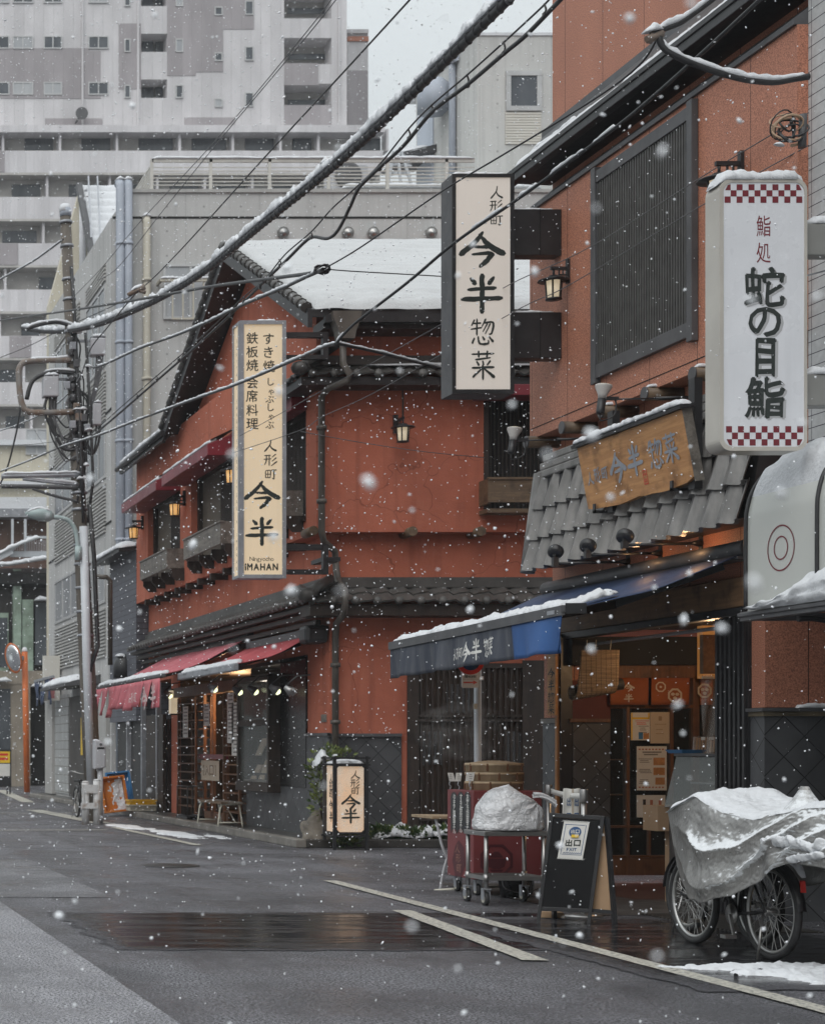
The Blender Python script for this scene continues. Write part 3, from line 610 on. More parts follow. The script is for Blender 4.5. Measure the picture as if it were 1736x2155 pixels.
# slush on the road
def slush(name, cx, cy, rx, ry, h, seed, st=.022, cut=.0, fr_=5.0):
    b = MB(); nx, ny = int(2*rx/st), int(2*ry/st); H = {}
    for j in range(ny+1):
        for i in range(nx+1):
            x, y = cx-rx+i*st, cy-ry+j*st; d = ((x-cx)/rx)**2 + ((y-cy)/ry)**2
            v = (1-d)*.8 + .75*N(x*fr_*.45, y*fr_*.45, seed) + .45*N(x*fr_*1.4, y*fr_*1.4, seed+3) + .3*N(x*fr_*4, y*fr_*4, seed+7) - cut
            H[i,j] = (x, y, -.006 if v <= 0 else .008 + h*min(1, v)**.6*(.75+.35*N(x*16, y*16, seed+1)+.25*N(x*40, y*40, seed)), v)
    ix = {}
    for j in range(ny):
        for i in range(nx):
            q = [(i,j),(i+1,j),(i+1,j+1),(i,j+1)]
            if max(H[p][3] for p in q) <= 0: continue
            for p in q:
                if p not in ix: ix[p] = len(b.v); b.v.append(Vector(H[p][:3]))
            b.f.append(tuple(ix[p] for p in q)); b.sm.append(True)
    return kind(b.build(name, M['snow'], fix=False), 'stuff')
slush('snow', 7.15, 11.0, .95, .42, .07, 1, .016, .0, 4)
slush('snow', 6.55, 11.45, .65, .16, .04, 2, .014, .1, 6)
slush('snow', 6.62, 32.2, .32, 1.5, .02, 3, .03, .45, 5)
slush('snow', 6.88, 29.6, .34, 1.7, .02, 4, .03, .42, 5)
slush('snow', 7.35, 28.6, .15, 1.0, .015, 5, .03, .5, 6)

# ------------------------------------------------------------------ tile roofs
def kawara(b, a0, a1, down, out, length_axis, rows, pitch, amp=.03, lift=.02, thick=.02):
    """rows of pantiles: a0->a1 is the upper edge, down+out the vector to the lower edge"""
    a0 = Vector(a0); a1 = Vector(a1); d = Vector(down); L = (a1 - a0).length; e = (a1 - a0).normalized(); nrm = e.cross(d).normalized()
    if nrm.dot(Vector(out)) < 0: nrm = -nrm
    nt = max(1, round(L / pitch)); sub = 8
    for r in range(rows):
        def fn(u, v, r=r):
            s = u * nt; ph = s - math.floor(s)
            prof = amp * (math.cos(ph * 2 * math.pi) * .5 + .28 * math.sin(ph * 4 * math.pi)) + amp * .12 * N(math.floor(s) * 1.7, r * 2.1)
            t = (r + v * 1.08) / rows
            jag = .012 * math.sin(ph * 2 * math.pi) if v > .5 else 0
            return a0 + e * (L * u) + d * (t + jag) + nrm * (prof + lift * (v) + .012)
        b.grid(fn, nt * sub, 2)
        def fl(u, v, fn=fn): return fn(u, 1.0) - nrm * (thick * v)
        b.grid(fl, nt * sub, 1)
    return nt

# ------------------------------------------------------------------ red granite shop
XG, XU, XE = 8.4, 8.155, 7.97
YF, YN = yX(1115, XU), yX(1678, XU)
YP0, YP1 = yX(1610, XG), yX(1582, XG)
shop = thing('shop_building', 'red speckled granite shop with a black louvred upper window and an open street front', 'building', (XG, YF, 0))
w = MB()
w.box(XG, 14, YN, YF, 2.96, 15)                                   # main block
zb = zX(1115, 925, XU); zt = zX(1124.8, 442.2, XU)
w.hexa([(XU,YN,zb),(XG,YN,zb),(XG,YF,zb),(XU,YF,zb),(XU,YN,zt),(XG,YN,zt),(XG,YF,zt),(XU,YF,zt)])
w.box(XG, 8.75, YP0, YP1, 1.82, 2.96); w.box(8.75, 13, YP0, YP1, 1.82, 2.96)
w.build('wall', M['granite'], shop)
tr = MB(); tr.hexa([(XU-.03,YN,zt),(XG,YN,zt),(XG,YF+.03,zt),(XU-.03,YF+.03,zt),(XU-.03,YN,zt+.045),(XG,YN,zt+.26),(XG,YF+.03,zt+.26),(XU-.03,YF+.03,zt+.045)])
tr.build('ledge', M['char'], shop)
# shadow line above the lower edge of the bay
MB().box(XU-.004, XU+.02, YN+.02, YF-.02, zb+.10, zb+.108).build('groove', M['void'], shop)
# eave: soffit, gutter, metal roof, snow
zg = zX(1082, 385, XE)
ev = MB(); ye = YF + .04
ev.hexa([(XE+.03,YN-.02,zg+.02),(XG,YN-.02,zg+.0),(XG,ye,zg+.0),(XE+.03,ye,zg+.02),(XE+.03,YN-.02,zg+.12),(XG-.06,YN-.02,zg+.56),(XG-.06,ye,zg+.56),(XE+.03,ye,zg+.12)])
roof = ev.build('roof', M['black'], shop)
gu = MB(); gu.box(XE-.06, XE+.028, YN-.02, ye+.02, zg-.02, zg+.10); gu.box(XE-.075, XE-.06, YN-.02, ye+.02, zg+.06, zg+.115); gu.build('gutter', M['black'], roof, bevel=.01)
fl = MB(); fl.hexa([(XG-.085,YN-.02,zg+.52),(XG,YN-.02,zg+.52),(XG,ye+.03,zg+.52),(XG-.085,ye+.03,zg+.52),(XG-.085,YN-.02,zg+.60),(XG-.004,YN-.02,zg+.66),(XG-.004,ye+.03,zg+.66),(XG-.085,ye+.03,zg+.60)])
fl.build('flashing', M['char'], roof)
sn = MB(); sn.lump([(XE+.085, YN, zg+.13), (XE+.085, ye-.05, zg+.13)], (1,0,.85), .26, .10, .05, 8, .22, 4, 2.0, up=(-.55,0,.83)); sn.build('snow_cap', M['snow'], roof)
sn = MB(); sn.lump([(XE+.22, yX(1150,XE)-.2, zg+.33), (XE+.22, ye-.03, zg+.33)], (1,0,.85), .10, .045, .05, 7, .5, 4, 4.0, up=(-.55,0,.83)); sn.build('snow_cap', M['snow'], roof)
# louvred window
wy0, wy1 = yX(1258, XU), yX(1468, XU); wz0, wz1 = zX(1266, 795.6, XU), zX(1264.6, 359, XU); q = zX(1266, 765.8, XU) - zX(1266, 795.6, XU) + .02
wn = MB(); X0 = XU - .055
wn.box(X0, XU-.002, wy1, wy0, wz0, wz0+.135); wn.box(X0, XU-.002, wy1, wy0, wz1-.12, wz1)
wn.box(X0-.012, XU-.004, wy1-.02, wy1+.07, wz0-.05, wz1+.04); wn.box(X0-.012, XU-.004, wy0-.07, wy0+.02, wz0-.05, wz1+.04)
win = wn.build('window', M['char'], shop, bevel=.006)
MB().box(XU-.016, XU-.006, wy1+.05, wy0-.05, wz0+.13, wz1-.115).build('backing', M['void'], win)
sb = MB(); n = 37
for i in range(n):
    y = wy1 + .085 + (wy0 - wy1 - .17) * i / (n - 1); sb.box(X0+.012, XU-.018, y-.0095, y+.0095, wz0+.13, wz1-.115)
sb.build('louvre', M['slat'], win)
# log ends under the bay
for i in range(6):
    y = yX(1112, 8.08) - i * .835; lg = MB().cyl((8.06, y, zb-.05), (XG+.01, y, zb-.05), .062, 18); lo = lg.build('log_end', M['wood_log'], shop)
    MB().cyl((8.048, y, zb-.05), (8.061, y, zb-.05), .064, 18).build('end_cap', M['char'], lo)
    if i in (2, 3, 4): MB().lump([(8.07, y, zb+.008), (8.24, y, zb+.008)], (0,1,0), .08, .035, .02, 7, .3, 14, i).build('snow_cap', M['snow'], lo)
# pent roof of grey tiles
tr0 = zY(1002, 18.5); tb0 = zY(1203, 18.4); yt1, yt0 = 18.42, 14.22
tb = MB(); kawara(tb, (8.215, yt1-.1, tr0-.04), (8.215, yt0, tr0-.04), (-.165, 0, tb0 - tr0 + .06), (-1,0,0), 'Y', 3, .275, .062, .05, .04)
pent = tb.build('tile_roof', M['rtile'], shop, fix=False)
core = MB().hexa([(8.07,yt0,tb0+.03),(XG,yt0,tb0+.03),(XG,yt1-.1,tb0+.03),(8.07,yt1-.1,tb0+.03),(8.215,yt0,tr0),(XG,yt0,tr0),(XG,yt1-.1,tr0),(8.215,yt1-.1,tr0)]); core.build('roof_board', M['black'], pent)
rd = MB()
for k in range(3): rd.box(8.16 + .02*k, XG-.02, yt0, yt1 - .03*k, tr0 - .05 + .085*k, tr0 + .03 + .085*k)
rd.build('ridge_tile', M['rtile'], pent, bevel=.015)
vg = MB(); vg.tube([(8.19, yt1-.05, tr0), (8.045, yt1-.05, tb0-.02)], .075, 10); vg.build('verge_tile', M['rtile'], pent)
# header beam, rails, posts, shutter
MB().box(XG-.05, XG+.08, 14.8, 18.52, 2.70, 2.958).build('beam', M['wood_beam'], shop, bevel=.008)
MB().box(XG-.07, XG+.06, 14.8, 18.50, 2.625, 2.695).build('rail', M['black'], shop, bevel=.006)
MB().tube([(XG+.12, 14.9, 2.56), (XG+.12, 18.2, 2.56)], .018, 8).build('pipe', M['galv'], shop)
sh = MB(); fy0, fy1 = yX(1515, XG), YP1
for i in range(7):
    y0 = fy1 + (fy0 - fy1) * i / 7; y1 = fy1 + (fy0 - fy1) * (i + 1) / 7; ym = (y0 + y1) / 2
    sh.hexa([(XG-.01,y0,0.02),(XG+.03,y0,0.02),(XG+.03,y1,0.02),(XG-.01,y1,0.02),(XG-.01,y0,2.62),(XG+.03,y0,2.62),(XG+.03,y1,2.62),(XG-.01,y1,2.62)])
    sh.box(XG-.055, XG-.011, ym-.016, ym+.016, .02, 2.62); sh.box(XG-.03, XG-.0115, y0+.004, y0+.012, .02, 2.62)
sh.build('shutter', M['black'], shop)
# tiled pier
pd = MB(); pd.box(XG-.012, 8.75, YP0-.012, YP1, 0, 1.745); pd.box(8.752, 13, YP0-.011, YP1, 0, 1.745); pd.build('dado', M['dado'], shop)
ld = MB(); ld.box(XG-.03, 13, YP0-.03, YP1, 1.746, 1.785); ld.build('sill', mk('mossy_stone_ledge', (.17,.135,.085), (.06,.05,.035), 3, .8), shop); ld = MB(); ld.box(XG-.055, 13, YP0-.055, YP1, 1.786, 1.815); ld.build('sill', M['char'], shop)
MB().lump([(8.64, YP0-.03, 1.815), (9.3, YP0-.03, 1.815)], (0,1,0), .06, .04, .02, 6, .5, 12, 3).build('snow_cap', M['snow'], shop)
# recessed shop interior
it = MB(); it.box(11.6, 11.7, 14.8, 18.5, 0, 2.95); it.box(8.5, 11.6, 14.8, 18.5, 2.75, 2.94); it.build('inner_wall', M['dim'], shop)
YD = 18.1
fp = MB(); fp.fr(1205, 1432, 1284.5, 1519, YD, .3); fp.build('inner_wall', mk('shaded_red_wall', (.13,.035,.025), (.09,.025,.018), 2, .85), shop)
fp = MB(); fp.fr(1206, 1519.5, 1284, 1842, YD, .3); fp.build('dado', M['dado'], shop)
fp = MB(); fp.fr(1200, 1513, 1284.5, 1520.5, YD-.03, .029); fp.build('sill', M['wood_mid'], shop)
fp = MB(); fp.fr(1180.5, 1338, 1204.5, 1850, YD, .1); fp.build('jamb', M['black'], shop)
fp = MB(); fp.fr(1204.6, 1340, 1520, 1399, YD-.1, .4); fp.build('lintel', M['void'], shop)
fp = MB(); fp.box(8.25, 8.297, YD+.03, YD+.08, 0, 2.62); fp.build('post', M['wood_warm'], shop, bevel=.005)
fp = MB(); fp.box(8.30, 8.6, 18.2, 18.54, 1.80, 2.69); fp.build('far_pier', M['granite'], shop)
fp = MB(); fp.box(8.285, 8.6, 18.185, 18.54, 0, 1.74); fp.build('dado', M['dado'], shop)
fp = MB(); fp.box(8.26, 8.6, 18.17, 18.54, 1.741, 1.79); fp.build('sill', M['kerb'], shop)
# entrance door, its panes and panels
dr = MB()
dr.fr(1285, 1399.5, 1520, 1427, YD, .12)
for a, b in ((1319, 1325.6), (1411.5, 1418), (1459, 1472)): dr.fr(a, 1427.4, b, 1843, YD+.003, .09)
dr.fr(1285, 1484, 1458.8, 1491, YD+.006, .07); dr.fr(1285, 1738, 1458.8, 1743, YD+.006, .07); dr.fr(1285, 1801, 1458.8, 1806, YD+.006, .07)
dr.fr(1285, 1806.4, 1411, 1843, YD+.012, .05); dr.fr(1365, 1744, 1370, 1800.6, YD+.012, .05); dr.fr(1472.5, 1399.8, 1514, 1427, YD, .1)
door = dr.build('entrance_door', M['wood_mid'], shop, bevel=.003)
for a, b, c, d in ((1285.5,1491.5,1318.6,1737.6),(1326,1491.5,1411,1737.6),(1418.4,1491.5,1458.6,1737.6),(1285.5,1743.5,1364.6,1800.6),(1370.4,1743.5,1411,1800.6),(1472.6,1491,1520,1800)):
    MB().fr(a, b, c, d, YD+.05, .008).build('pane', M['glass'], door)
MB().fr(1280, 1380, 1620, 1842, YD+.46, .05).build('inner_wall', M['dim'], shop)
sv = MB()
for y in (1598, 1672): sv.fr(1286, y, 1317, y+2.5, YD+.2, .12)
sv.build('shelf', M['wood_warm'], shop)
gl = MB(); gl.fr(1478, 1300, 1530, 1428, YD-.25, .1); gl.build('warm_panel', lit('warm_lit_panel', (.4,.2,.07), (1.0,.45,.12), .16, 3), shop)
# ------------------------------------------------------------------ neighbouring white-tiled sushi shop
XT = 8.24
sushi = thing('tiled_building', 'white tiled building at the right edge above the rounded awning', 'building', (XT, YN, 0))
MB().box(XT, 15, 4, YN - .004, 3.5, 15).build('wall', M['walltile'], sushi)
MB().box(9.7, 15, 4, YN - .004, 0, 3.49).build('shopfront', mk('dark_recessed_front', (.05,.045,.042), (.03,.027,.025), 2, .7), sushi)
MB().box(XT+.02, 9.69, 4, YN - .02, 3.40, 3.498).build('soffit', M['black'], sushi)

# ------------------------------------------------------------------ red stucco corner restaurant
XL, XP = 8.39, 8.116
rest = thing('restaurant_building', 'red stucco corner restaurant with a snowy gable roof and grey tile eaves', 'building', (XL, 26, 0))
w = MB()
ws = [(26.25, 29.3), (30.3, 33.5), (34.4, 37.4)]                    # upper windows along the street
w.box(XL, 24, 26.0, 27.05, .1, 4.72)                               # corner pier of the ground floor
w.box(XL, 10.2, 27.05, 38.55, 2.95, 4.72); w.box(10.2, 24, 27.05, 38.55, .1, 4.72); w.box(XL, 9.0, 35.75, 36.35, .1, 2.95)
w.box(XP+.3, 24, 25.75+.3, 38.55, 4.72, 7.95)
y0 = 25.75
w.box(XP, 10.62, 25.75, 26.05, 4.72, 7.95); w.box(10.62, 24, 25.75, 26.05, 6.85, 7.95); w.box(10.62, 24, 25.75, 26.05, 4.72, 4.98); w.box(12.6, 24, 25.75, 26.05, 4.98, 6.85)
cols = [(26.05, 26.25), (29.3, 30.3), (33.5, 34.4), (37.4, 38.55)]
for a, b in cols: w.box(XP, XP+.3, a, b, 4.72, 7.95)
for a, b in ws: w.box(XP, XP+.3, a, b, 4.72, 4.95); w.box(XP, XP+.3, a, b, 6.78, 7.95)
w.build('wall', M['stucco'], rest)
yr, zr, ze, ye0, ye1 = 29.9, 10.10, 7.80, 25.2, 34.6
sl = (zr - ze) / (yr - ye0)
gb = MB().prism([(XP+.22, 25.75, 7.951), (XP+.22, 34.25, 7.951), (XP+.22, yr, zr - .16)], (.3, 0, 0)); gb.build('gable', M['stucco'], rest)
MB().box(XP+.212, XP+.23, 30.6, 30.72, 7.35, 7.62).build('vent', M['void'], rest)
rf = MB()
def slope(ya, za, yb, zb_, x0, x1, t): return [(x0,ya,za),(x1,ya,za),(x1,yb,zb_),(x0,yb,zb_),(x0,ya,za+t),(x1,ya,za+t),(x1,yb,zb_+t),(x0,yb,zb_+t)]
rf.hexa(slope(ye0, ze, yr, zr, 7.87, 24, .12)); rf.hexa(slope(yr+.001, zr, ye1, ze, 7.87, 24, .12))
rf.hexa([(7.87,ye1,ze),(12,ye1,ze+1.5),(12,38.9,ze+1.5),(7.87,38.9,ze),(7.87,ye1,ze+.1),(12,ye1,ze+1.6),(12,38.9,ze+1.6),(7.87,38.9,ze+.1)])
roof2 = rf.build('roof', M['black'], rest)
bg_ = MB(); bg_.hexa(slope(ye0-.05, ze-.16, yr, zr-.14, 7.80, 7.868, .27)); bg_.hexa(slope(yr+.001, zr-.14, ye1+.05, ze-.16, 7.80, 7.868, .27)); bg_.build('bargeboard', M['black'], roof2)
vt = MB()
for sgn, a, b in ((1, ye0, yr), (-1, ye1, yr)):
    for i in range(20):
        t = i / 20; y = a + (b - a) * t; z = ze + (zr - ze) * t; vt.tube([(7.80, y, z+.15), (7.80, y + (b-a)/20*1.02, z+.15+(zr-ze)/20)], [.085, .068], 8)
vt.build('verge_tile', M['rtile_dk'], roof2)
bo = MB(); bo.box(7.80, 7.87, 34.66, 38.9, ze-.12, ze+.12); bo.tube([(7.76, 34.4, ze+.0), (7.76, 39.0, ze+.0)], .055, 8); bo.build('gutter', M['black'], roof2)
rt = MB(); kawara(rt, (8.5, 38.8, ze+.37), (8.5, 34.6, ze+.37), (-.68, 0, -.26), (0,0,1), 'Y', 3, .26, .03, .02); rt.build('tiles', M['rtile_dk'], roof2, fix=False)
def snowslope(u, v):
    x = 7.93 + u * 14; y = ye0 - .02 + (yr - ye0 + .05) * v; z = ze + (zr - ze) * v + .12
    e = min(1, (v * 26) ** .5 if v < .04 else 1) * min(1, (u * 90) ** .5)
    n = .13 + .05 * N(x * .7, y * .9) + .03 * N(x * 2.2, y * 2.6, 4) + .012 * math.sin(v * 15 * 2 * math.pi) * (.6 + N(x * .9, y, 3)) + .010 * math.cos(x * 2 * math.pi / .3) * max(0, .45 - v)
    if v < .12: n += .03 * N(x * 4.5, 2.2)
    yy = y + (.10 * N(x * 2.5, 8) if v < .05 else 0)
    return (x, yy, z + n * e)
MB().grid(snowslope, 420, 110).build('snow_cap', M['snow_roof'], roof2, fix=False)
MB().lump([(7.92, 34.7, ze+.13), (7.92, 38.8, ze+.13)], (1,0,.35), .34, .11, .06, 8, .4, 6, 7).build('snow_cap', M['snow'], roof2)
MB().lump([(7.82, ye1, ze+.2), (7.82, yr, zr+.2)], (1,0,0), .12, .05, .06, 6, .6, 6, 9).build('snow_cap', M['snow'], roof2)
gt = MB(); gt.box(8.05, 24, ye0-.10, ye0+.02, ze-.09, ze+.02); gt.box(8.05, 24, ye0+.02, ye0+.5, ze-.16, ze-.02); gt.build('gutter', M['black'], roof2)
# upper tile skirt on the camera side, with its short return
def skirt(b, x0, x1, yo, yi, zi, zo, rows=2, pitch=.3, amp=.035): return kawara(b, (x0, yi, zi), (x1, yi, zi), (0, yo - yi, zo - zi), (0,0,1), 'X', rows, pitch, amp, .02, .03)
def caps(b, x0, x1, y, z, pitch):
    n = round((x1 - x0) / pitch)
    for i in range(n + 1): b.lathe((x0 + (x1-x0) * i / n, y, z), [(.0, -.035), (.05, -.03), (.068, 0), (.05, .04)], 10, 'Y')
zi, zo = zY(768, 25.75), zY(790, 25.3)
k = MB(); skirt(k, 7.85, 20, 25.28, 25.76, zi, zo+.02); caps(k, 7.9, 17, 25.26, zo+.03, .32)
sk = k.build('tile_skirt', M['rtile_dk'], rest, fix=False)
k = MB(); kawara(k, (XP, 28.2, zi), (XP, 25.3, zi), (-.4, 0, zo - zi + .02), (0,0,1), 'Y', 2, .3, .035, .02, .03); k.build('tile_skirt', M['rtile_dk'], rest, fix=False)
k = MB()
for j in range(3): k.box(XP + .03*j - .05, 20, 25.62 + .03*j, 25.748, zi + .05*j - .02, zi + .03 + .05*j)
k.tube([(XP-.02, 25.7, zi+.06), (7.70, 25.24, zo+.08)], [.08, .10], 10); k.lathe((7.69, 25.22, zo+.10), [(0,-.1),(.09,-.07),(.12,0),(.09,.07),(0,.1)], 12)
k.build('ridge_tile', M['rtile_dk'], sk)
k = MB(); k.box(7.76, 20, 25.32, 25.74, zo-.13, zo-.01); k.box(7.76, XP, 25.74, 28.2, zo-.13, zo-.01); k.build('fascia', M['black'], sk)
MB().lump([(8.8, 25.5, zi-.05), (15, 25.5, zi-.05)], (0,1,.3), .2, .02, .2, 5, 1.0, 2, 5).build('snow_cap', M['snow'], sk)
# lower tile eave, both sides
zi, zo = 3.93, 3.65
k = MB(); skirt(k, 7.92, 20, 25.46, 26.0, zi, zo); caps(k, 7.95, 17, 25.44, zo+.02, .32)
le = k.build('tile_eave', M['rtile_dk'], rest, fix=False)
k = MB(); kawara(k, (XL, 38.4, zi), (XL, 25.5, zi), (-.5, 0, zo - zi), (0,0,1), 'Y', 2, .25, .035, .02, .03)
n = round(12.8 / .25)
for i in range(n): k.tube([(7.84, 25.62 + i*.25, zo+.015), (7.97, 25.62 + i*.25, zo+.075)], .05, 8)
k.build('tile_eave', M['rtile_dk'], rest, fix=False)
k = MB(); k.box(XL-.12, XL-.002, 25.9, 38.4, zi-.03, zi+.07); k.box(XL-.06, XL-.003, 25.95, 38.4, zi+.071, zi+.14); k.box(XL-.1, 20, 25.88, 25.998, zi-.03, zi+.07); k.box(XL-.06, 20, 25.93, 25.997, zi+.071, zi+.13)
k.tube([(XL, 25.95, zi+.1), (7.86, 25.42, zo+.08)], [.08, .10], 10); k.lathe((7.85, 25.40, zo+.10), [(0,-.11),(.1,-.08),(.13,0),(.1,.08),(0,.11)], 12)
k.build('ridge_tile', M['rtile_dk'], le)
k = MB(); k.box(7.95, 20, 25.52, 25.98, zo-.20, zo-.03)
for x, z, h in ((7.96, zo-.10, .06), (8.07, zo-.2, .07), (8.18, zo-.3, .07), (8.29, zo-.40, .08)): k.box(x, x+.08, 25.985, 38.4, z, z+h)
k.box(8.05, XL-.001, 25.99, 38.4, zo-.04, zo-.0); k.build('rafter', M['wood_dark'], le)
# windows upstairs: pane, blinds, planter boards, brackets, maroon canopies
for i, (a, b) in enumerate(ws):
    k = MB(); k.box(XP+.12, XP+.26, a, a+.10, 4.95, 6.78); k.box(XP+.12, XP+.26, b-.10, b, 4.95, 6.78); k.box(XP+.1, XP+.27, a, b, 6.68, 6.78); k.box(XP-.04, XP+.25, a, b, 4.951, 5.01)
    wd = k.build('window', M['wood_dark'], rest)
    MB().box(XP+.262, XP+.28, a, b, 4.95, 6.78).build('pane', M['win_dark'] if i == 3 else M['void'], wd)
    m_ = (a*.45 + b*.55); bl = MB(); bl.box(XP+.2, XP+.215, m_, b-.12, 5.0, 6.68); bl.build('blind', grooves('brown_reed_blind', (.13,.105,.075), (.06,.05,.04), 2, .03, .2), wd)
    ls = MB(); y = a + .12
    while y < m_ - .05: ls.box(XP+.19, XP+.21, y, y+.03, 5.0, 6.68); y += .07
    ls.build('lattice', M['wood_dark'], wd)
    fb = MB(); ya, yb = a - .35 if i else a + .15, b - .85 if i else b - .6
    fb.box(XP-.35, XP-.31, ya, yb, 5.05, 5.42); fb.box(XP-.31, XP, ya, ya+.04, 5.03, 5.44); fb.box(XP-.31, XP, yb-.04, yb, 5.03, 5.44); fb.box(XP-.37, XP-.29, ya-.02, yb+.02, 5.421, 5.45)
    bx = fb.build('planter_board', M['wood_old'], wd)
    for j in range(4):
        br = MB(); y = ya + (yb-ya) * (j + .0) / 3; br.prism([(XP-.001,y-.02,5.05),(XP-.28,y-.02,5.05),(XP-.28,y-.02,4.93),(XP-.16,y-.02,4.80),(XP-.001,y-.02,4.80)], (0,.04,0)); br.build('bracket', M['wood_dark'], wd)
    ca, cb = (a - .05, b + .35); xo = XP - (.24 if i == 0 else .5)
    cp = MB(); cp.hexa([(xo,ca,6.64),(XP-.002,ca,6.64),(XP-.002,cb,6.64),(xo,cb,6.64),(xo,ca,6.84),(XP-.002,ca,7.04),(XP-.002,cb,7.04),(xo,cb,6.84)])
    cn = cp.build('canopy', M['maroon'], rest, bevel=.012)
    if i: MB().lump([(xo+.1, ca+.02, 6.89), (xo+.1, cb-.02, 6.89)], (1,0,.4), .2, .06, .05, 7, .4, 5, i).build('snow_cap', M['snow'], cn)
    if i:
        ct = MB(); kawara(ct, (XP-.02, cb, 7.10), (XP-.02, ca, 7.10), (xo - XP + .12, 0, -.19), (0,0,1), 'Y', 1, .2, .02, .01, .02); ct.build('tiles', M['rtile_dk'], cn, fix=False)
jb = 27.2
for i in range(12): MB().box(XP-.05, XL, jb + i*.93 - .05, jb + i*.93 + .05, 4.60, 4.72).build('joist_end', M['wood_dark'], rest)
for (x, y) in ((659, 1117), (868, 1118), (1012, 1118)):
    p = W(x, y, 25.62); MB().cyl((p.x, 25.60, p.z), (p.x, 26.0, p.z), .072, 18).build('log_end', M['wood_log'], rest)
# window on the camera side, with its sill boards and canopy
k = MB(); k.box(10.62, 10.72, 25.80, 25.98, 4.98, 6.85); k.box(12.5, 12.6, 25.80, 25.98, 4.98, 6.85); k.box(10.62, 12.6, 25.80, 25.98, 6.75, 6.849); wd = k.build('window', M['wood_dark'], rest)
MB().box(10.62, 12.6, 25.985, 26.02, 4.98, 6.85).build('pane', M['void'], wd)
ls = MB(); x = 10.75
while x < 12.5: ls.box(x, x+.012, 25.96, 25.97, 4.98, 6.75); x += .06
ls.build('lattice', M['wood_dark'], wd)
k = MB(); k.box(10.55, 12.7, 25.42, 25.46, 5.12, 5.45); k.box(10.55, 10.6, 25.46, 25.75, 5.1, 5.47); k.box(10.55, 12.7, 25.40, 25.47, 5.455, 5.49); k.box(10.55, 12.7, 25.45, 25.75, 4.97, 5.03); k.build('planter_board', M['wood_log'], wd)
k = MB(); k.hexa([(10.45,25.3,6.68),(13,25.3,6.68),(13,25.748,6.68),(10.45,25.748,6.68),(10.45,25.3,6.84),(13,25.3,6.84),(13,25.748,6.98),(10.45,25.748,6.98)]); k.build('canopy', M['maroon'], rest, bevel=.012)
# hopper and downpipe
zt_ = zY(672, 25.2); k = MB(); cx = xY(722, 25.2)
k.prism([(cx-.21,25.0,zt_+.08),(cx+.21,25.0,zt_+.08),(cx+.20,25.0,zt_-.02),(cx+.13,25.0,zt_-.2),(cx+.11,25.0,zt_-.32),(cx-.11,25.0,zt_-.32),(cx-.13,25.0,zt_-.2),(cx-.20,25.0,zt_-.02)], (0,.22,0))
pp = [W(722, 705, 25.15), W(722, 765, 25.15), W(736, 786, 25.12), W(733, 800, 25.12), W(690, 818, 25.35), W(677, 835, 25.55), W(677, 1120, 25.55), W(682, 1140, 25.6), W(705, 1160, 25.8), W(708, 1200, 25.8), W(712, 1225, 25.6), W(726, 1243, 25.35), W(726, 1275, 25.3), W(722, 1295, 25.4), W(708, 1312, 25.8), W(706, 1340, 25.88), W(706, 1700, 25.88)]
k.tube(pp, .050, 10)
for i in (8, 9): pass
for y in (900, 1055): p = W(677, y, 25.55); k.cyl((p.x, p.y, p.z-.03), (p.x, p.y, p.z+.03), .075, 12)
for y in (1400, 1520): p = W(706, y, 25.88); k.cyl((p.x, p.y, p.z-.03), (p.x, p.y, p.z+.03), .075, 12)
k.build('drainpipe', M['pipe_dk'], rest)
# dado, cap, plaque, lattice doors on the camera side
k = MB(); k.fr(692, 1551, 845, 1800, 25.975, .024); k.box(XL-.02, XL-.001, 26.0, 27.06, .1, 1.66); k.box(XL-.02, XL-.001, 27.06, 30.5, .1, 1.05); k.build('dado', M['dado'], rest)
k = MB(); k.fr(690, 1544, 846, 1550.6, 25.93, .069); k.box(XL-.06, XL-.001, 25.93, 27.05, 1.665, 1.71); k.build('sill', M['char'], rest)
k = MB(); k.fr(679, 1504, 690, 1520, 26.2, .02); pq = MB(); c = onX(681, 1512, XL-.012); pq.box(XL-.014, XL-.001, c.y-.12, c.y+.12, c.z-.06, c.z+.06); pl_ = pq.build('plaque', M['wood_old'], rest)
k = MB(); k.fr(858, 1398, 1230, 1790, 25.97, .028); k.build('lattice_wall', M['lattice_wood'], rest)
k = MB()
x = xY(886, 25.9)
while x < 11.9: k.box(x, x+.032, 25.925, 25.968, .15, 2.7); x += .085
k.build('lattice', M['wood_dark'], rest)
k = MB()
for y, h in ((1396, 10), (1505, 4), (1514, 5), (1716, 12)): k.fr(880, y, 1230, y+h, 25.90, .022)
k.fr(858, 1398, 882, 1790, 25.91, .03); k.fr(1012, 1400, 1020, 1790, 25.905, .021); k.build('door_frame', M['wood_dark'], rest)
for a, b, c_, d in ((885,1540,935,1610),(940,1440,1005,1500),(1060,1540,1120,1610)):
    MB().fr(a, b, c_, d, 25.955, .01).build('pane', glass('smoky_pane', (.10,.10,.105), .2, .6), rest)
MB().fr(1100, 1390, 1230, 1790, 25.89, .02).build('door_leaf', M['wood_dark'], rest)
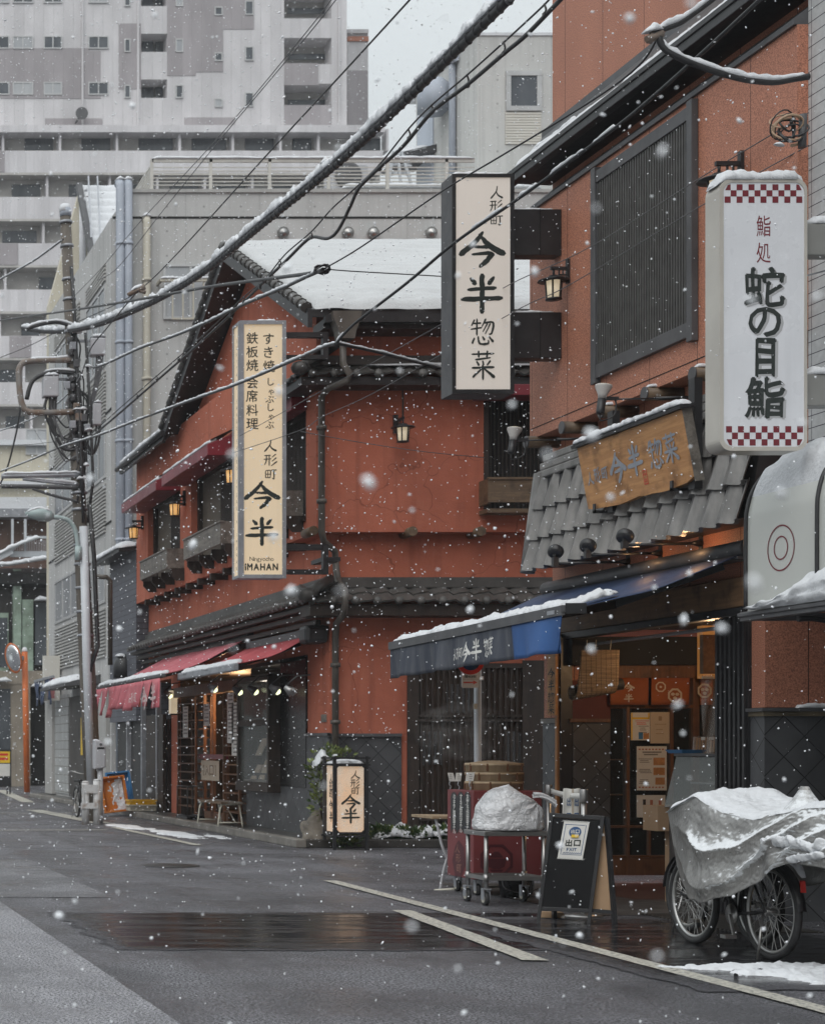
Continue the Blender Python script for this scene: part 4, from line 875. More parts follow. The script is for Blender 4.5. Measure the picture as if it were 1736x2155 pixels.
# street front: interior, ladder shelves, door rails, show window
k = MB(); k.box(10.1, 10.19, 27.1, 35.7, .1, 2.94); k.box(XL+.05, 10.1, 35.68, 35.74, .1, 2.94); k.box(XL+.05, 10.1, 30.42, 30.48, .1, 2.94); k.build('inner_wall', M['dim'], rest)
MB().box(XL-.03, 10.1, 27.1, 35.7, 2.88, 2.945).build('soffit', M['wood_dark'], rest)
for ya, yb in ((33.95, 35.35), (30.75, 31.75)):
    k = MB(); X0 = XL - .1
    k.box(X0, X0+.05, ya-.05, ya, .12, 2.5); k.box(X0, X0+.05, yb, yb+.05, .12, 2.5); k.box(X0+.3, X0+.35, ya-.05, ya, .12, 2.5); k.box(X0+.3, X0+.35, yb, yb+.05, .12, 2.5)
    for i in range(13): z = .3 + i*.172; k.box(X0+.003, X0+.347, ya+.001, yb-.001, z, z+.022)
    k.build('shelf_rack', M['wood_mid'], rest, bevel=.003); MB().box(X0+.36, X0+.37, ya, yb, .12, 2.4).build('shelf_back', mk('pale_shelf_back', (.22,.20,.185), (.10,.09,.08), 2, .8), rest)
k = MB(); k.box(XL-.12, XL+.1, 30.5, 35.7, 2.52, 2.72); k.box(XL+.02, XL+.08, 32.0, 32.07, .12, 2.52); k.box(XL+.02, XL+.08, 33.0, 33.07, .12, 2.52); k.box(XL+.02, XL+.08, 33.7, 33.77, .12, 2.52); k.box(XL+.02, XL+.08, 31.9, 33.7, .12, .25); k.build('door_frame', M['wood_mid'], rest)
k = MB()
for z in (.62, .95, 1.4, 1.62, 1.85): k.box(9.4, 10.05, 31.0, 33.9, z, z+.03)
k.build('shelf', M['wood_warm'], rest)
for i in range(26):
    rr_ = random.Random(i); y = 31.1 + (i % 9) * .31; z = (.981, 1.431, 1.651)[i // 9] + .0; hh = rr_.uniform(.08, .17); MB().box(9.45, 9.45 + rr_.uniform(.15, .3), y, y + rr_.uniform(.14, .26), z - .3 * (i // 9 == 0), z - .3 * (i // 9 == 0) + hh).build('goods', M[rr_.choice(('paper_tan','wood_warm','cardb','terracotta','red_cloth','paper'))], rest)
k = MB(); k.box(9.3, 9.36, 31.3, 33.6, 1.12, 1.36); k.build('lit_shelf', lit('amber_lit_shelf', (.5,.3,.1), (1.0,.50,.15), .9, 3), rest)
k = MB(); k.box(9.6, 9.9, 31.5, 33.4, 2.05, 2.3); k.build('lit_shelf', lit('amber_lit_top', (.4,.25,.1), (1.0,.55,.2), .35, 3), rest)
k = MB(); k.box(XL-.02, XL+.04, 31.95, 34.0, 1.27, 1.36); k.build('red_rail', M['maroon'], rest)
k = MB(); k.box(9.35, 9.9, 31.1, 33.8, 1.37, 1.40); k.box(9.3, 9.95, 31.1, 33.8, .86, .90); k.build('counter', M['red_ink'], rest)
y0, y1 = 28.45, 30.4; X0 = XL - .22
k = MB(); k.box(X0, XL+.02, y0, y0+.09, .9, 2.72); k.box(X0, XL+.02, y1-.09, y1, .9, 2.72); k.box(X0, XL+.02, y0+.09, y1-.09, 2.62, 2.72); k.box(X0+.004, XL+.02, y0+.09, y1-.09, 1.86, 1.96); k.box(X0-.02, XL+.02, y0-.02, y1+.02, .74, .9)
sw = k.build('show_window', M['wood_dark'], rest, bevel=.006)
MB().box(X0+.05, X0+.06, y0+.09, y1-.09, .9, 1.86).build('pane', M['glass_lt'], sw); MB().box(X0+.05, X0+.06, y0+.09, y1-.09, 1.96, 2.62).build('pane', M['glass_lt'], sw)
MB().box(XL+.3, XL+.34, y0, y1, .8, 2.7).build('backing', mk('show_window_backing', (.34,.32,.30), (.24,.22,.21), 1.5, .8), sw)
MB().box(X0+.1, XL+.29, y0+.05, y1-.05, .9, .93).build('shelf', mk('show_window_base', (.30,.28,.26), (.24,.22,.2), 2, .7), sw)
k = MB()
for y, z, s in ((28.9, .94, .28), (29.5, .94, .34), (29.7, 1.35, .3), (30.0, .94, .25)):
    k.hexa([(XL-.05,y-.15,z),(XL-.02,y-.15,z),(XL-.02,y+.15,z),(XL-.05,y+.15,z),(XL+.08,y-.15,z+s),(XL+.11,y-.15,z+s),(XL+.11,y+.15,z+s),(XL+.08,y+.15,z+s)])
k.build('display_board', M['paper_tan'], sw)
MB().box(XL-.03, XL+.03, 27.06, 28.43, .85, 2.94).build('side_panel', M['black_gloss'], rest)
MB().box(XL-.001, XL+.5, 27.06, 30.5, .1, .74).build('stall_riser', M['void'], rest)
# service strip beyond the pillar, slate-blue annex
annex = thing('annex_building', 'narrow slate blue clapboard annex under a snowy lean-to roof', 'building', (8.11, 40, 0))
zt_ = zX(286, 1143, 8.11)
MB().box(8.11, 12, 38.56, 41.6, 2.1, zt_).build('wall', M['clap'], annex)
MB().box(8.3, 12, 36.36, 41.6, 0, 2.1).build('base_wall', M['corr'], annex)
for y in (36.9, 38.4, 40.0): MB().box(8.2, 8.299, y, y+.1, .1, 2.9).build('post', M['galv'], annex)
MB().box(8.22, 8.29, 36.4, 38.0, .1, 2.2).build('door', M['wood_dark'], annex)
k = MB().hexa([(7.72,38.56,zt_-.2),(12,38.56,zt_+.3),(12,41.8,zt_+.3),(7.72,41.8,zt_-.2),(7.72,38.56,zt_-.12),(12,38.56,zt_+.38),(12,41.8,zt_+.38),(7.72,41.8,zt_-.12)]); rr = k.build('roof', M['black'], annex)
MB().lump([(7.95, 38.6, zt_-.08), (7.95, 41.9, zt_-.08)], (1,0,.12), .55, .15, .06, 8, .4, 5, 3).build('snow_cap', M['snow'], rr)
k = MB(); c = onX(262, 1400, 8.1); k.lathe((8.1, c.y, c.z), [(.0,-.3),(.26,-.3),(.26,.0),(.2,.16),(.1,.24),(0,.26)], 14); vh = k.build('vent_hood', M['black'], annex); MB().lump([(8.0, c.y-.2, c.z+.2),(8.0,c.y+.2,c.z+.2)], (1,0,0), .2, .06).build('snow_cap', M['snow'], vh)
k = MB(); k.tube([W(203, 1213, 38.5), W(225, 1215, 38.5), W(232, 1222, 38.5), W(232, 1400, 38.5)], .055, 8); k.build('drainpipe', M['pipe_dk'], annex)
# ------------------------------------------------------------------ grey concrete building behind the restaurant
YC = 41.9; XC = xY(235, YC)
conc = thing('concrete_building', 'bare grey concrete building with roof railing rising behind the snowy gable roof', 'building', (XC, YC, 0))
zt = zY(405, YC); zb = zY(455, YC); xs = xY(277, YC); YCF = yX(103, XC)
MB().prism([(XC, YC, 0), (XC, YC, zb), (xs, YC, zt), (30, YC, zt), (30, YC, 0)], (0, YCF - YC, 0)).build('wall', M['concrete'], conc)
k = MB(); k.box(XC+.02, 30, YC-.012, YC, zb-.05, zb); k.build('groove', M['void'], conc)
k = MB(); k.box(xs-.05, 30, YC-.05, YC+.2, zt, zt+.08); k.build('coping', M['conc_st'], conc)
# railing
k = MB(); zr0, zr1 = zt + .1, zY(330, YC); x0, x1 = xY(322, YC), xY(1003, YC)
k.box(x0, x1, YC+.1, YC+.17, zr1-.08, zr1)
for i in range(6): z = zr0 + .12 + (zr1 - zr0 - .25) * i / 6; k.box(x0, x1, YC+.12, YC+.145, z, z+.022)
x = x0
while x < x1: k.box(x-.035, x+.035, YC+.1, YC+.17, zt, zr1); x += 1.44
for i in range(7): z = zr0 + .12 + (zr1 - zr0 - .25) * i / 6 - .005; k.bar((x0, YC+.13, z), (x0, YCF-3, z), .035)
k.build('railing', mk('cream_painted_railing', (.55,.53,.49), (.47,.45,.42), 3, .5), conc)
MB().lump([(x0, YC+.13, zr1), (x1, YC+.13, zr1)], (0,1,0), .12, .07, .12, 6, .4, 4, 2).build('snow_cap', M['snow'], conc)
k = MB(); k.box(x0+2, x1, YC+1.2, YC+1.5, zt+.25, zt+.5); k.build('roof_duct', M['conc_st'], conc)
MB().lump([(x0+5, YC+1.3, zt+.5), (x0+10, YC+1.3, zt+.5)], (0,1,0), .4, .14, .1, 6, .4, 3, 4).build('snow_cap', M['snow'], conc)
for x in (253, 270, 309):
    k = MB(); a = W(x, 385 if x < 300 else 462, YC - .15); k.tube([(a.x, a.y+.2, a.z+.02), (a.x, a.y+.05, a.z+.06), (a.x, a.y, a.z-.05), (a.x, a.y, .2)], .105 if x < 300 else .095, 10)
    for j in range(5): z = a.z - 1.5 - 2.4*j; k.cyl((a.x, a.y, z), (a.x, a.y, z+.07), .125, 10)
    o = k.build('drainpipe', M['pipe_blue'] if x < 300 else M['pipe_cream'], conc)
    MB().lump([(a.x-.1, a.y+.1, a.z+.1), (a.x+.12, a.y+.1, a.z+.1)], (0,1,0), .3, .12, .03, 6, .3).build('snow_cap', M['snow'], o)
# window with rail on the side wall, vents
def wframe(parent, x0, y0, x1, y1, Y, panes=2, fm='alu', pm='win_pale', t=.06):
    k = MB(); a = W(x0, y0, Y); b = W(x1, y1, Y)
    k.box(a.x, b.x, Y-.05, Y, a.z-t, a.z); k.box(a.x, b.x, Y-.05, Y, b.z, b.z+t)
    for i in range(panes + 1): x = a.x + (b.x - a.x - t) * i / panes; k.box(x, x+t, Y-.045, Y-.002, b.z+t, a.z-t)
    wd = k.build('window', M[fm], parent); MB().box(a.x+.02, b.x-.02, Y-.02, Y-.01, b.z+.02, a.z-.02).build('pane', M[pm], wd); return wd
wd = wframe(conc, 343, 556, 458, 672, YC-.01, 2, 'alu', 'win_pale')
k = MB(); a = W(336, 586, YC-.35); b = W(462, 672, YC-.35)
k.box(a.x, b.x, a.y-.03, a.y+.05, a.z-.07, a.z); k.box(a.x+.3, b.x, a.y-.02, a.y+.03, b.z, b.z+.04)
x = a.x + .3
while x < b.x: k.box(x, x+.035, a.y-.005, a.y+.03, b.z+.04, a.z-.07); x += .25
k.box(a.x, a.x+.06, a.y, YC, a.z-.07, a.z)
k.build('balcony_rail', M['pipe_cream'], wd); MB().lump([(a.x, a.y, a.z), (b.x, a.y, a.z)], (0,1,0), .1, .06).build('snow_cap', M['snow'], wd)
for x in (594, 730, 783, 905):
    p = W(x, 491, YC - .02); MB().lathe((p.x, p.y, p.z), [(.10,.0),(.13,-.02),(.14,-.12),(.05,-.19),(0,-.2)], 14, 'Y').build('vent_cap', M['steel'], conc)
# street-side windows with louvred aprons
for ya, yb in ((YC+.7, YC+3.3), (YC+4.3, YC+8.4)):
    for z0, z1 in ((5.1, 6.35), (8.2, 9.6), (11.0, 13.0)):
        k = MB(); X = XC - .04; k.box(X, XC, ya, yb, z0, z0+.07); k.box(X, XC, ya, yb, z1-.07, z1)
        for i in range(4): y = ya + (yb-ya-.07)*i/3; k.box(X+.003, XC, y, y+.07, z0+.07, z1-.07)
        wd = k.build('window', M['alu'], conc); MB().box(XC-.02, XC-.012, ya+.03, yb-.03, z0+.03, z1-.03).build('pane', M['win_pale' if z0 < 6 else 'win_dark'], wd)
        k = MB(); n = 14
        for i in range(n): z = z0 - 1.35 + i*.09; k.box(XC-.05, XC-.001, ya, yb, z, z+.045)
        if z0 > 10:
            for i in range(5): z = z1 + .1 + i*.09; k.box(XC-.05, XC-.001, ya, yb, z, z+.05)
        k.build('louvre', M['apron'], conc)
k = MB()
for z in (7.0, 9.75): k.box(XC-.02, XC-.002, YC+.01, YCF-.05, z, z+.05)
k.build('groove', M['void'], conc)
MB().box(XC-.12, XC-.001, YCF-1.3, YCF-.02, .15, 3.1).build('pilaster', M['conc_st'], conc); MB().box(XC-.1, XC-.001, YC+.2, YC+1.2, .15, 3.0).build('pilaster', M['conc_st'], conc)
k = MB(); k.box(XC-.04, XC-.001, YCF-3.6, YCF-1.35, .2, 3.0); gbk = k.build('glass_block', grooves('glass_block_wall', (.42,.43,.43), (.16,.15,.13), 2, .24, .08), conc)
k = MB(); k.box(XC-.03, XC-.001, YC+1.25, YCF-3.7, .15, 2.9); k.build('shopfront', mk('dark_shopfront', (.055,.05,.048), (.025,.022,.02), 1.5, .5), conc)
k = MB(); k.box(XC-.06, XC-.031, YC+2.9, YC+3.9, 1.3, 2.3); k.build('notice_board', M['yellow'], conc)
k = MB(); k.box(XC-.05, XC-.031, YC+1.5, YC+2.4, .2, 2.2); k.build('door', mk('dull_red_door', (.14,.04,.04), (.1,.03,.03), 2, .6), conc)
k = MB(); k.hexa([(XC-.9,YC+1.4,3.05),(XC,YC+1.4,3.1),(XC,YC+5.5,3.1),(XC-.9,YC+5.5,3.05),(XC-.9,YC+1.4,3.12),(XC,YC+1.4,3.35),(XC,YC+5.5,3.35),(XC-.9,YC+5.5,3.12)]); cn = k.build('canopy', M['char'], conc)
MB().lump([(XC-.6, YC+1.5, 3.2), (XC-.6, YC+5.4, 3.2)], (1,0,.25), .6, .14, .1, 7, .4, 4, 8).build('snow_cap', M['snow'], cn)
# stair tower on its roof
YT = 43.2; xt = xY(1004, YT); ztt = zY(74, YT)
tw = MB(); tw.box(xt, xt+9, YT, yX(876, xt), zt-.05, ztt); tw.build('tower_wall', M['concrete2'], conc)
k = MB(); k.box(xt-.03, xt+9, YT-.03, YT+4.6, ztt, ztt+.07); k.build('coping', M['snow'], conc)
wd = wframe(conc, 1064, 149, 1139, 233, YT-.01, 1, 'alu', 'win_dark', .12); k = MB(); a = W(1064, 234, YT-.03); b = W(1139, 302, YT-.03); n = 12
for i in range(n): z = b.z + (a.z - b.z) * i / n; k.box(a.x, b.x, a.y, YT, z, z+.05)
k.box(a.x, b.x, YT-.008, YT-.001, b.z, a.z); k.build('louvre', M['skin_ivory'], wd)
yd0, yd1 = yX(913, xt), yX(880, xt)
k = MB(); k.box(xt-.03, xt-.001, yd0, yd1, zt+.1, zX(897, 215, xt)); k.build('door', mk('pale_blue_door', (.45,.49,.56), (.40,.44,.5), 1, .5), conc)
k = MB(); k.hexa([(xt-.9,yd0-.2,ztt-2.1),(xt,yd0-.2,ztt-2.0),(xt,yd1+.3,ztt-2.0),(xt-.9,yd1+.3,ztt-2.1),(xt-.9,yd0-.2,ztt-2.0),(xt,yd0-.2,ztt-1.8),(xt,yd1+.3,ztt-1.8),(xt-.9,yd1+.3,ztt-2.0)]); cn = k.build('canopy', M['char'], conc); MB().lump([(xt-.5,yd0-.2,ztt-1.95),(xt-.5,yd1+.3,ztt-1.95)], (1,0,.2), .8, .15).build('snow_cap', M['snow'], cn)
yv = yX(940, xt); k = MB(); k.lathe((xt-.3, yv, zX(940, 198, xt)), [(.0,-.45),(.45,-.45),(.45,0),(.35,.25),(.2,.4),(0,.45)], 14); vh = k.build('vent_hood', M['pipe_blue'], conc)
yv = yX(960, xt); k = MB(); k.tube([(xt-.1, yv-.25, zX(960,128,xt)), (xt-.1, yv, zX(960,128,xt)), (xt-.1, yv, zX(960,140,xt)), (xt-.1, yv, zt)], .09, 8); k.build('drainpipe', M['pipe_blue'], conc)
# rooftop condenser and small mast frame
cu = thing('condenser', 'rooftop air conditioner condenser with a round fan behind the railing', 'air conditioner', W(735, 400, YC+1.3))
a = W(700, 345, YC+1.3); b = W(775, 402, YC+1.3)
MB().box(a.x, b.x, a.y, a.y+.7, b.z, a.z).build('casing', M['postbox'], cu, bevel=.02)
c = W(733, 368, YC+1.28); MB().lathe((c.x, c.y, c.z), [(.34,0),(.34,-.02),(.28,-.03),(.05,-.05),(0,-.05)], 18, 'Y').build('fan_grille', M['char'], cu)
ms = thing('roof_mast', 'white lattice mast standing on the concrete roof beside the tower', 'mast', W(850, 402, YC+2))
k = MB()
for x in (815, 845, 870): a = W(x, 402, YC+2); b = W(828 + (x-815)*.3, 318, YC+2); k.bar(a, b, .06)
for y in (385, 360, 340): a = W(818, y, YC+2.05); b = W(866, y+8, YC+2.05); k.bar(a, b, .04); k.bar((b.x, b.y, a.z), (a.x, a.y, b.z), .04)
k.build('lattice', M['pole_white'], ms)

# ------------------------------------------------------------------ narrow yellow house with a snowy batten roof
Yh = 58.0
yh = thing('yellow_house', 'narrow pale yellow house with snow battens on its steep roof', 'house', W(170, 1640, Yh))
k = MB(); a = W(108, 700, Yh); b = W(255, 400, Yh)
pts = [W(103, 1640, Yh), W(103, 640, Yh), W(169, 396, Yh), W(262, 396, Yh), W(262, 1640, Yh)]
k.prism(pts, (0, .5, 0)); k.build('wall', M['cream'], yh)
k = MB()
def sr(u, v):
    p0 = W(168 + 88*u, 390, Yh-.1); p1 = W(199 + 62*u, 560, Yh-2.2); p = p0.lerp(p1, v)
    p.z += .09 * abs(math.sin(v * 11 * math.pi)) ** .6 + .03 * N(p.x*3, p.z*3); return p
k.grid(sr, 24, 120); rr = k.build('roof', M['snow'], yh)
k = MB(); k.bar(W(166, 388, Yh-.15), W(198, 562, Yh-2.25), .18, .2); k.build('bargeboard', M['char'], yh)
k = MB(); k.tube([W(182, 400, Yh-.2), W(174, 402, Yh-.2), W(174, 640, Yh-.2)], .12, 8); k.build('drainpipe', M['white_sign'], yh)
for dx in (186, 205): MB().bar(W(dx, 370, Yh-.2), W(dx+6, 500, Yh-2.0), .05).build('lightning_wire', M['galv'], yh)

# ------------------------------------------------------------------ apartment tower
YA = 108.0
apt = thing('apartment_tower', 'tall pale grey apartment tower fading into the falling snow', 'building', W(300, 1600, YA))
AP = []
def A(name, x0, y0, x1, y1, dy, th, m, par=None):
    o = MB().fr(x0, y0, x1, y1, YA + dy, th).build(name, m, par or apt); AP.append(o); return o
# solid core behind the openings
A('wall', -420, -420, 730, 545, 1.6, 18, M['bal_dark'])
zc = lambda v: v * .5
cols = [(-330,-255,1),(-200,-160,1),(-130,-70,2),(-40,20,2),(27,70,2),(92,131,2),(186,229,2),(262,275,1),(370,386,1),(452,469,1),(516,534,1)]
rows = [-312, -215.5, -119, -22.5, 74, 171]
bals = [(297,352),(598,698)]
# facade strips leaving the two balcony bays open
fw = MB()
def fs(x0, y0, x1, y1): fw.fr(x0, y0, x1, y1, YA, 1.55)
fs(-420,-420,297,272); fs(352,-420,598,276); fs(698,-420,730,280)
for (a, b) in bals:
    for r in rows: fs(a, r + (34 if a < 400 else 60), b, r + 92 if a < 400 else r + 101)
    fs(a, 262, b, 278)
fw.build('wall', M['siding'], apt)
for (a, b) in bals:
    for r in rows:
        if a < 400:
            t, bt = r + 8, r + 66
            k = MB(); k.fr(a+2, t+4, a+26, bt-10, YA+1.2, .05); k.fr(a+30, t+4, b-3, bt-10, YA+1.2, .05); k.build('window', M['win_dark'], apt)
            k = MB()
            for i in range(9): x = a + 1 + (b-a-3) * i / 8; k.fr(x, bt-22, x+1.2, bt, YA+.05, .04)
            k.fr(a, bt-24, b, bt-22, YA+.05, .06); k.build('balcony_rail', M['alu'], apt)
            k = MB(); k.fr(a+4, bt-16, a+26, bt, YA+.6, .4); o = k.build('condenser', M['postbox'], apt); c = W(a+15, bt-8, YA+.58); MB().lathe((c.x,c.y,c.z), [(.2,0),(.2,-.02),(0,-.03)], 10, 'Y').build('fan_grille', M['char'], o)
        else:
            k = MB(); k.fr(a+8, r+38, b-12, r+50, YA+1.3, .05); k.build('window', M['win_dark'], apt)
# darker cladding patches, stepped like the real facade
patch = [(-420,100,188,206),(188,106,212,206),(250,48,297,186),(352,-20,470,150),(470,-20,535,60),(352,150,412,158),(95,248,216,266),(388,246,495,272),(495,268,578,282),(-420,-200,120,-60),(598.5,132,670,178),(620,320,700,330),(352,-420,560,-160)]
for i, (a, b, c, d) in enumerate(patch): MB().fr(a, b, c, d, YA - .03, .028).build('cladding', M['siding_gr'], apt)
MB().fr(598.5, 220, 697.5, 270, YA-.03, .028).build('cladding', M['siding_gr'], apt)
wm = {}
for (x0, x1, n) in cols:
    for r in rows:
        h0, h1 = (0, 27) if n == 2 else ((6, 34) if x0 not in (452, 516) else ((35, 53) if x0 == 452 else (22, 52)))
        k = MB(); a = W(x0, r+h0, YA-.08); b = W(x1, r+h1, YA-.08)
        k.box(a.x, b.x, a.y, a.y+.07, b.z, b.z+.07); k.box(a.x, b.x, a.y, a.y+.07, a.z-.07, a.z)
        for i in range(n+1): x = a.x + (b.x-a.x-.07)*i/n; k.box(x, x+.07, a.y+.003, a.y+.07, b.z+.07, a.z-.07)
        wd = k.build('window', M['alu'], apt)
        v = random.Random(int(x0*7 + r)).random()
        MB().box(a.x+.03, b.x-.03, a.y+.03, a.y+.04, b.z+.03, a.z-.03).build('pane', M['win_dark'] if v < .62 else M['win_pale'], wd)
k = MB()
for x in (172, 289, 712): k.fr(x, -420, x+4, 272, YA-.12, .1)
k.build('drainpipe', M['siding'], apt)
# set-back wing at the right and the podium with long balconies
k = MB(); k.fr(731, 62, 775, 300, YA+6, 12); k.build('wing', M['siding'], apt); MB().fr(731, 147, 774.5, 270, YA+5.97, .028).build('cladding', M['siding_gr'], apt); MB().fr(732, 75, 776, 85, YA+5.9, .2).build('cornice', M['terracotta'], apt); MB().fr(731, 60, 776, 68, YA+5.8, .4).build('coping', M['siding'], apt)
k = MB(); k.fr(-420, 262, 810, 277, YA-1.3, 3); k.build('ledge', M['parapet'], apt)
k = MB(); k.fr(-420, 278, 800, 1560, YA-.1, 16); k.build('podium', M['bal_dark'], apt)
for i in range(12):
    y = 316 + i * 97.6
    o = MB().fr(-420, y, 806 - (6 if i % 2 else 0), y + 46, YA-1.2, .25).build('parapet', M['parapet'], apt)
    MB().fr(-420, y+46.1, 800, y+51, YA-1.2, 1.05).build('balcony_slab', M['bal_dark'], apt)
    if i % 2 == 0: MB().fr(-60 + 20*i, y+.5, 10 + 14*i, y+45.5, YA-1.23, .028).build('cladding', M['siding_gr'], apt)
    rnd = random.Random(i); x = -300
    while x < 760:
        wl = rnd.choice((40, 60, 72))
        MB().fr(x, y-26, x+wl, y-1, YA-.18, .07).build('window', M['win_dark'], apt); 
        MB().fr(x+wl+12, y-46, x+wl+17, y, YA-.95, .84).build('divider', M['parapet'], apt); x += wl + rnd.choice((40, 60, 85))
sd_ = MB(); c = W(172, 238, YA-.6); sd_.lathe((c.x, c.y, c.z), [(0,.12),(.35,.0),(.4,-.06)], 14, 'Y'); sd_.bar(c, (c.x-.3, c.y+.6, c.z-.4), .08); sd_.build('satellite_dish', M['char'], apt)

# ------------------------------------------------------------------ far corner: cream block and verdigris copper house
Yq = 82.0
cr = thing('cream_building', 'plain cream building with snowy ledges behind the copper-clad house', 'building', W(40, 1640, Yq))
MB().fr(-260, 935, 108, 1640, Yq, 8).build('wall', M['cream'], cr); MB().fr(-260, 925, 110, 936, Yq-.3, 8.5).build('coping', M['snow'], cr)
wframe(cr, 54, 902, 101, 957, Yq-.02, 2, 'alu', 'win_pale')
for y in (1012, 1046): MB().fr(-260, y, 108, y+7, Yq-.5, .5).build('ledge', M['snow'], cr)
Yg = 66.0
ch = thing('copper_house', 'old house clad in green copper with a white balcony and snowy eaves', 'house', W(50, 1656, Yg))
k = MB(); k.fr(-300, 1086, 104, 1200, Yg+1.2, 7); k.build('upper_wall', M['brownwall'], ch)
k = MB(); k.fr(-300, 1070, 108, 1088, Yg+.4, 8); k.build('roof', M['galv'], ch)
MB().fr(-300, 1048, 108, 1071, Yg+.5, 7.8).build('snow_cap', M['snow'], ch)
k = MB(); k.fr(-300, 1200, 104, 1420, Yg+.3, 7); k.build('wall', mk('dark_timber_wall', (.045,.042,.042), (.03,.028,.028), 2, .7), ch)
k = MB(); k.hexa([W(-300,1228,Yg-.3), W(104,1228,Yg-.3), W(104,1240,Yg+.4), W(-300,1240,Yg+.4), W(-300,1206,Yg-.3), W(104,1206,Yg-.3), W(104,1196,Yg+.4), W(-300,1196,Yg+.4)]); k.build('eave', M['black'], ch)
MB().lump([W(-200,1196,Yg-.6), W(20,1190,Yg-.6), W(104,1176,Yg-.6)], (0,1,0), .5, .16, .1, 6, .3).build('snow_cap', M['snow'], ch)
k = MB(); k.fr(28, 1198, 45, 1412, Yg, .4); k.fr(46, 1206, 104, 1230, Yg, .35); k.fr(47, 1262, 70, 1412, Yg+.05, .3); k.fr(-14, 1290, 18, 1412, Yg+.05, .3); k.build('copper_cladding', M['copper'], ch)
k = MB(); k.fr(74, 1268, 104, 1400, Yg+.1, .25); k.build('window', M['win_dark'], ch); MB().lump([W(72,1264,Yg-.1), W(104,1264,Yg-.1)], (0,1,0), .5, .16).build('snow_cap', M['snow'], ch)
k = MB(); k.fr(-40, 1300, 16, 1404, Yg+.02, .02); k.build('window', M['win_dark'], ch)
k = MB()
for a, b in ((24, 31), (51, 58)): k.fr(a, 1092, b-2, 1160, Yg-.3, .1)
k.fr(22, 1160, 104, 1172, Yg-.4, .15); k.fr(56, 1128, 104, 1133, Yg-.4, .1); k.bar(W(24,1158,Yg-.4), W(55,1134,Yg-.4), .09)
for i in range(22): x = 26 + i*3.6; k.fr(x, 1136 + max(0, (50-x)*.6), x+1, 1160, Yg-.38, .03)
k.bar(W(-30,1185,Yg-.5), W(24,1158,Yg-.5), .3); k.build('balcony_rail', M['pole_white'], ch)
k = MB()
MB().lump([W(-20,1176,Yg-.6), W(24,1154,Yg-.6), W(60,1140,Yg-.6), W(85,1132,Yg-.6)], (0,1,0), .3, .14, .08, 6, .4).build('snow_cap', M['snow'], ch)
k = MB(); k.fr(-300, 1412, 64, 1656, Yg, 7); k.fr(-300, 1412, 110, 1440, Yg-.02, 7.1); k.build('ground_floor', M['tanwall'], ch)
MB().lump([W(66,1445,Yg-.3), W(108,1445,Yg-.3)], (0,1,0), .5, .15).build('snow_cap', M['snow'], ch); MB().lump([W(-60,1436,Yg-.3), W(24,1434,Yg-.3)], (0,1,0), .5, .15).build('snow_cap', M['snow'], ch)
MB().fr(60, 1446, 110, 1654, Yg+.5, .3).build('door', M['void'], ch); MB().fr(-60, 1450, 22, 1600, Yg-.03, .05).build('window', M['win_dark'], ch)
k = MB(); k.fr(92, 1463, 101, 1478, Yg+.45, .04); k.build('notice', M['paper'], ch)
# ================================================================== things on and in front of the buildings
def rbox(x0, x1, z0, z1, r, n=6):                     # rounded rectangle outline in X-Z
    P = []
    for cx, cz, a0 in ((x1-r, z1-r, 0), (x0+r, z1-r, 90), (x0+r, z0+r, 180), (x1-r, z0+r, 270)):
        for i in range(n + 1): a = math.radians(a0 + 90*i/n); P.append((cx + r*math.cos(a), cz + r*math.sin(a)))
    return P
# ---- ivory box sign of the granite shop
Ys = 17.75; sx0, sx1 = xY(951, Ys), xY(1080, Ys); sz1, sz0 = zY(366, Ys), zY(829, Ys); sdp = .29
t = thing('box_sign', 'tall ivory lightbox sign in a black frame fixed to the granite shop wall', 'sign', ((sx0+sx1)/2, Ys, sz0))
MB().box(sx0, sx1, Ys, Ys+sdp, sz0, sz1).build('casing', M['char'], t, bevel=.004)
k = MB(); f = .035
k.box(sx0-.004, sx0+f, Ys-.02, Ys-.001, sz0, sz1); k.box(sx1-f, sx1+.004, Ys-.02, Ys-.001, sz0, sz1); k.box(sx0+f, sx1-f, Ys-.02, Ys-.001, sz0, sz0+f*1.3); k.box(sx0+f, sx1-f, Ys-.02, Ys-.001, sz1-f, sz1)
k.build('frame', M['black'], t)
MB().box(sx0+f, sx1-f, Ys-.008, Ys-.001, sz0+f*1.3, sz1-f).build('face', M['sign_white'], t)
k = MB(); s_ = Ys / F
for ch, x, y, w_, h_ in (('人',1045,404,27,28),('形',1044,433,27,27),('町',1045,463,25,24),('今',1014,524,92,76),('半',1014,617,84,80),('惣',1016,698,50,55),('菜',1016,768,50,60)):
    p = W(x, y, Ys-.0095); brush(k, ch, p, w_*s_, h_*s_, FR, 1.12 if w_ > 60 else 1.05)
k.build('lettering', M['ink'], t)
for y0, y1 in ((445, 541), (661, 757)):
    a, b = zY(y1, Ys+.15), zY(y0, Ys+.15); o = MB().box(sx1, XU-.002, Ys+.06, Ys+.24, a, b).build('bracket', M['black'], t, bevel=.004)
    MB().box(sx1+.3, sx1+.31, Ys+.055, Ys+.0598, a, b).build('seam', M['void'], o)
    MB().lump([(sx1+.02, Ys+.15, b), (XU-.05, Ys+.15, b)], (0,1,0), .14, .03, .02, 6, .5).build('snow_cap', M['snow'], o)
MB().lump([(sx0+.0, Ys+.12, sz1), (sx1-.03, Ys+.12, sz1)], (0,1,0), .24, .045, .02, 8, .5).build('snow_cap', M['snow'], t)

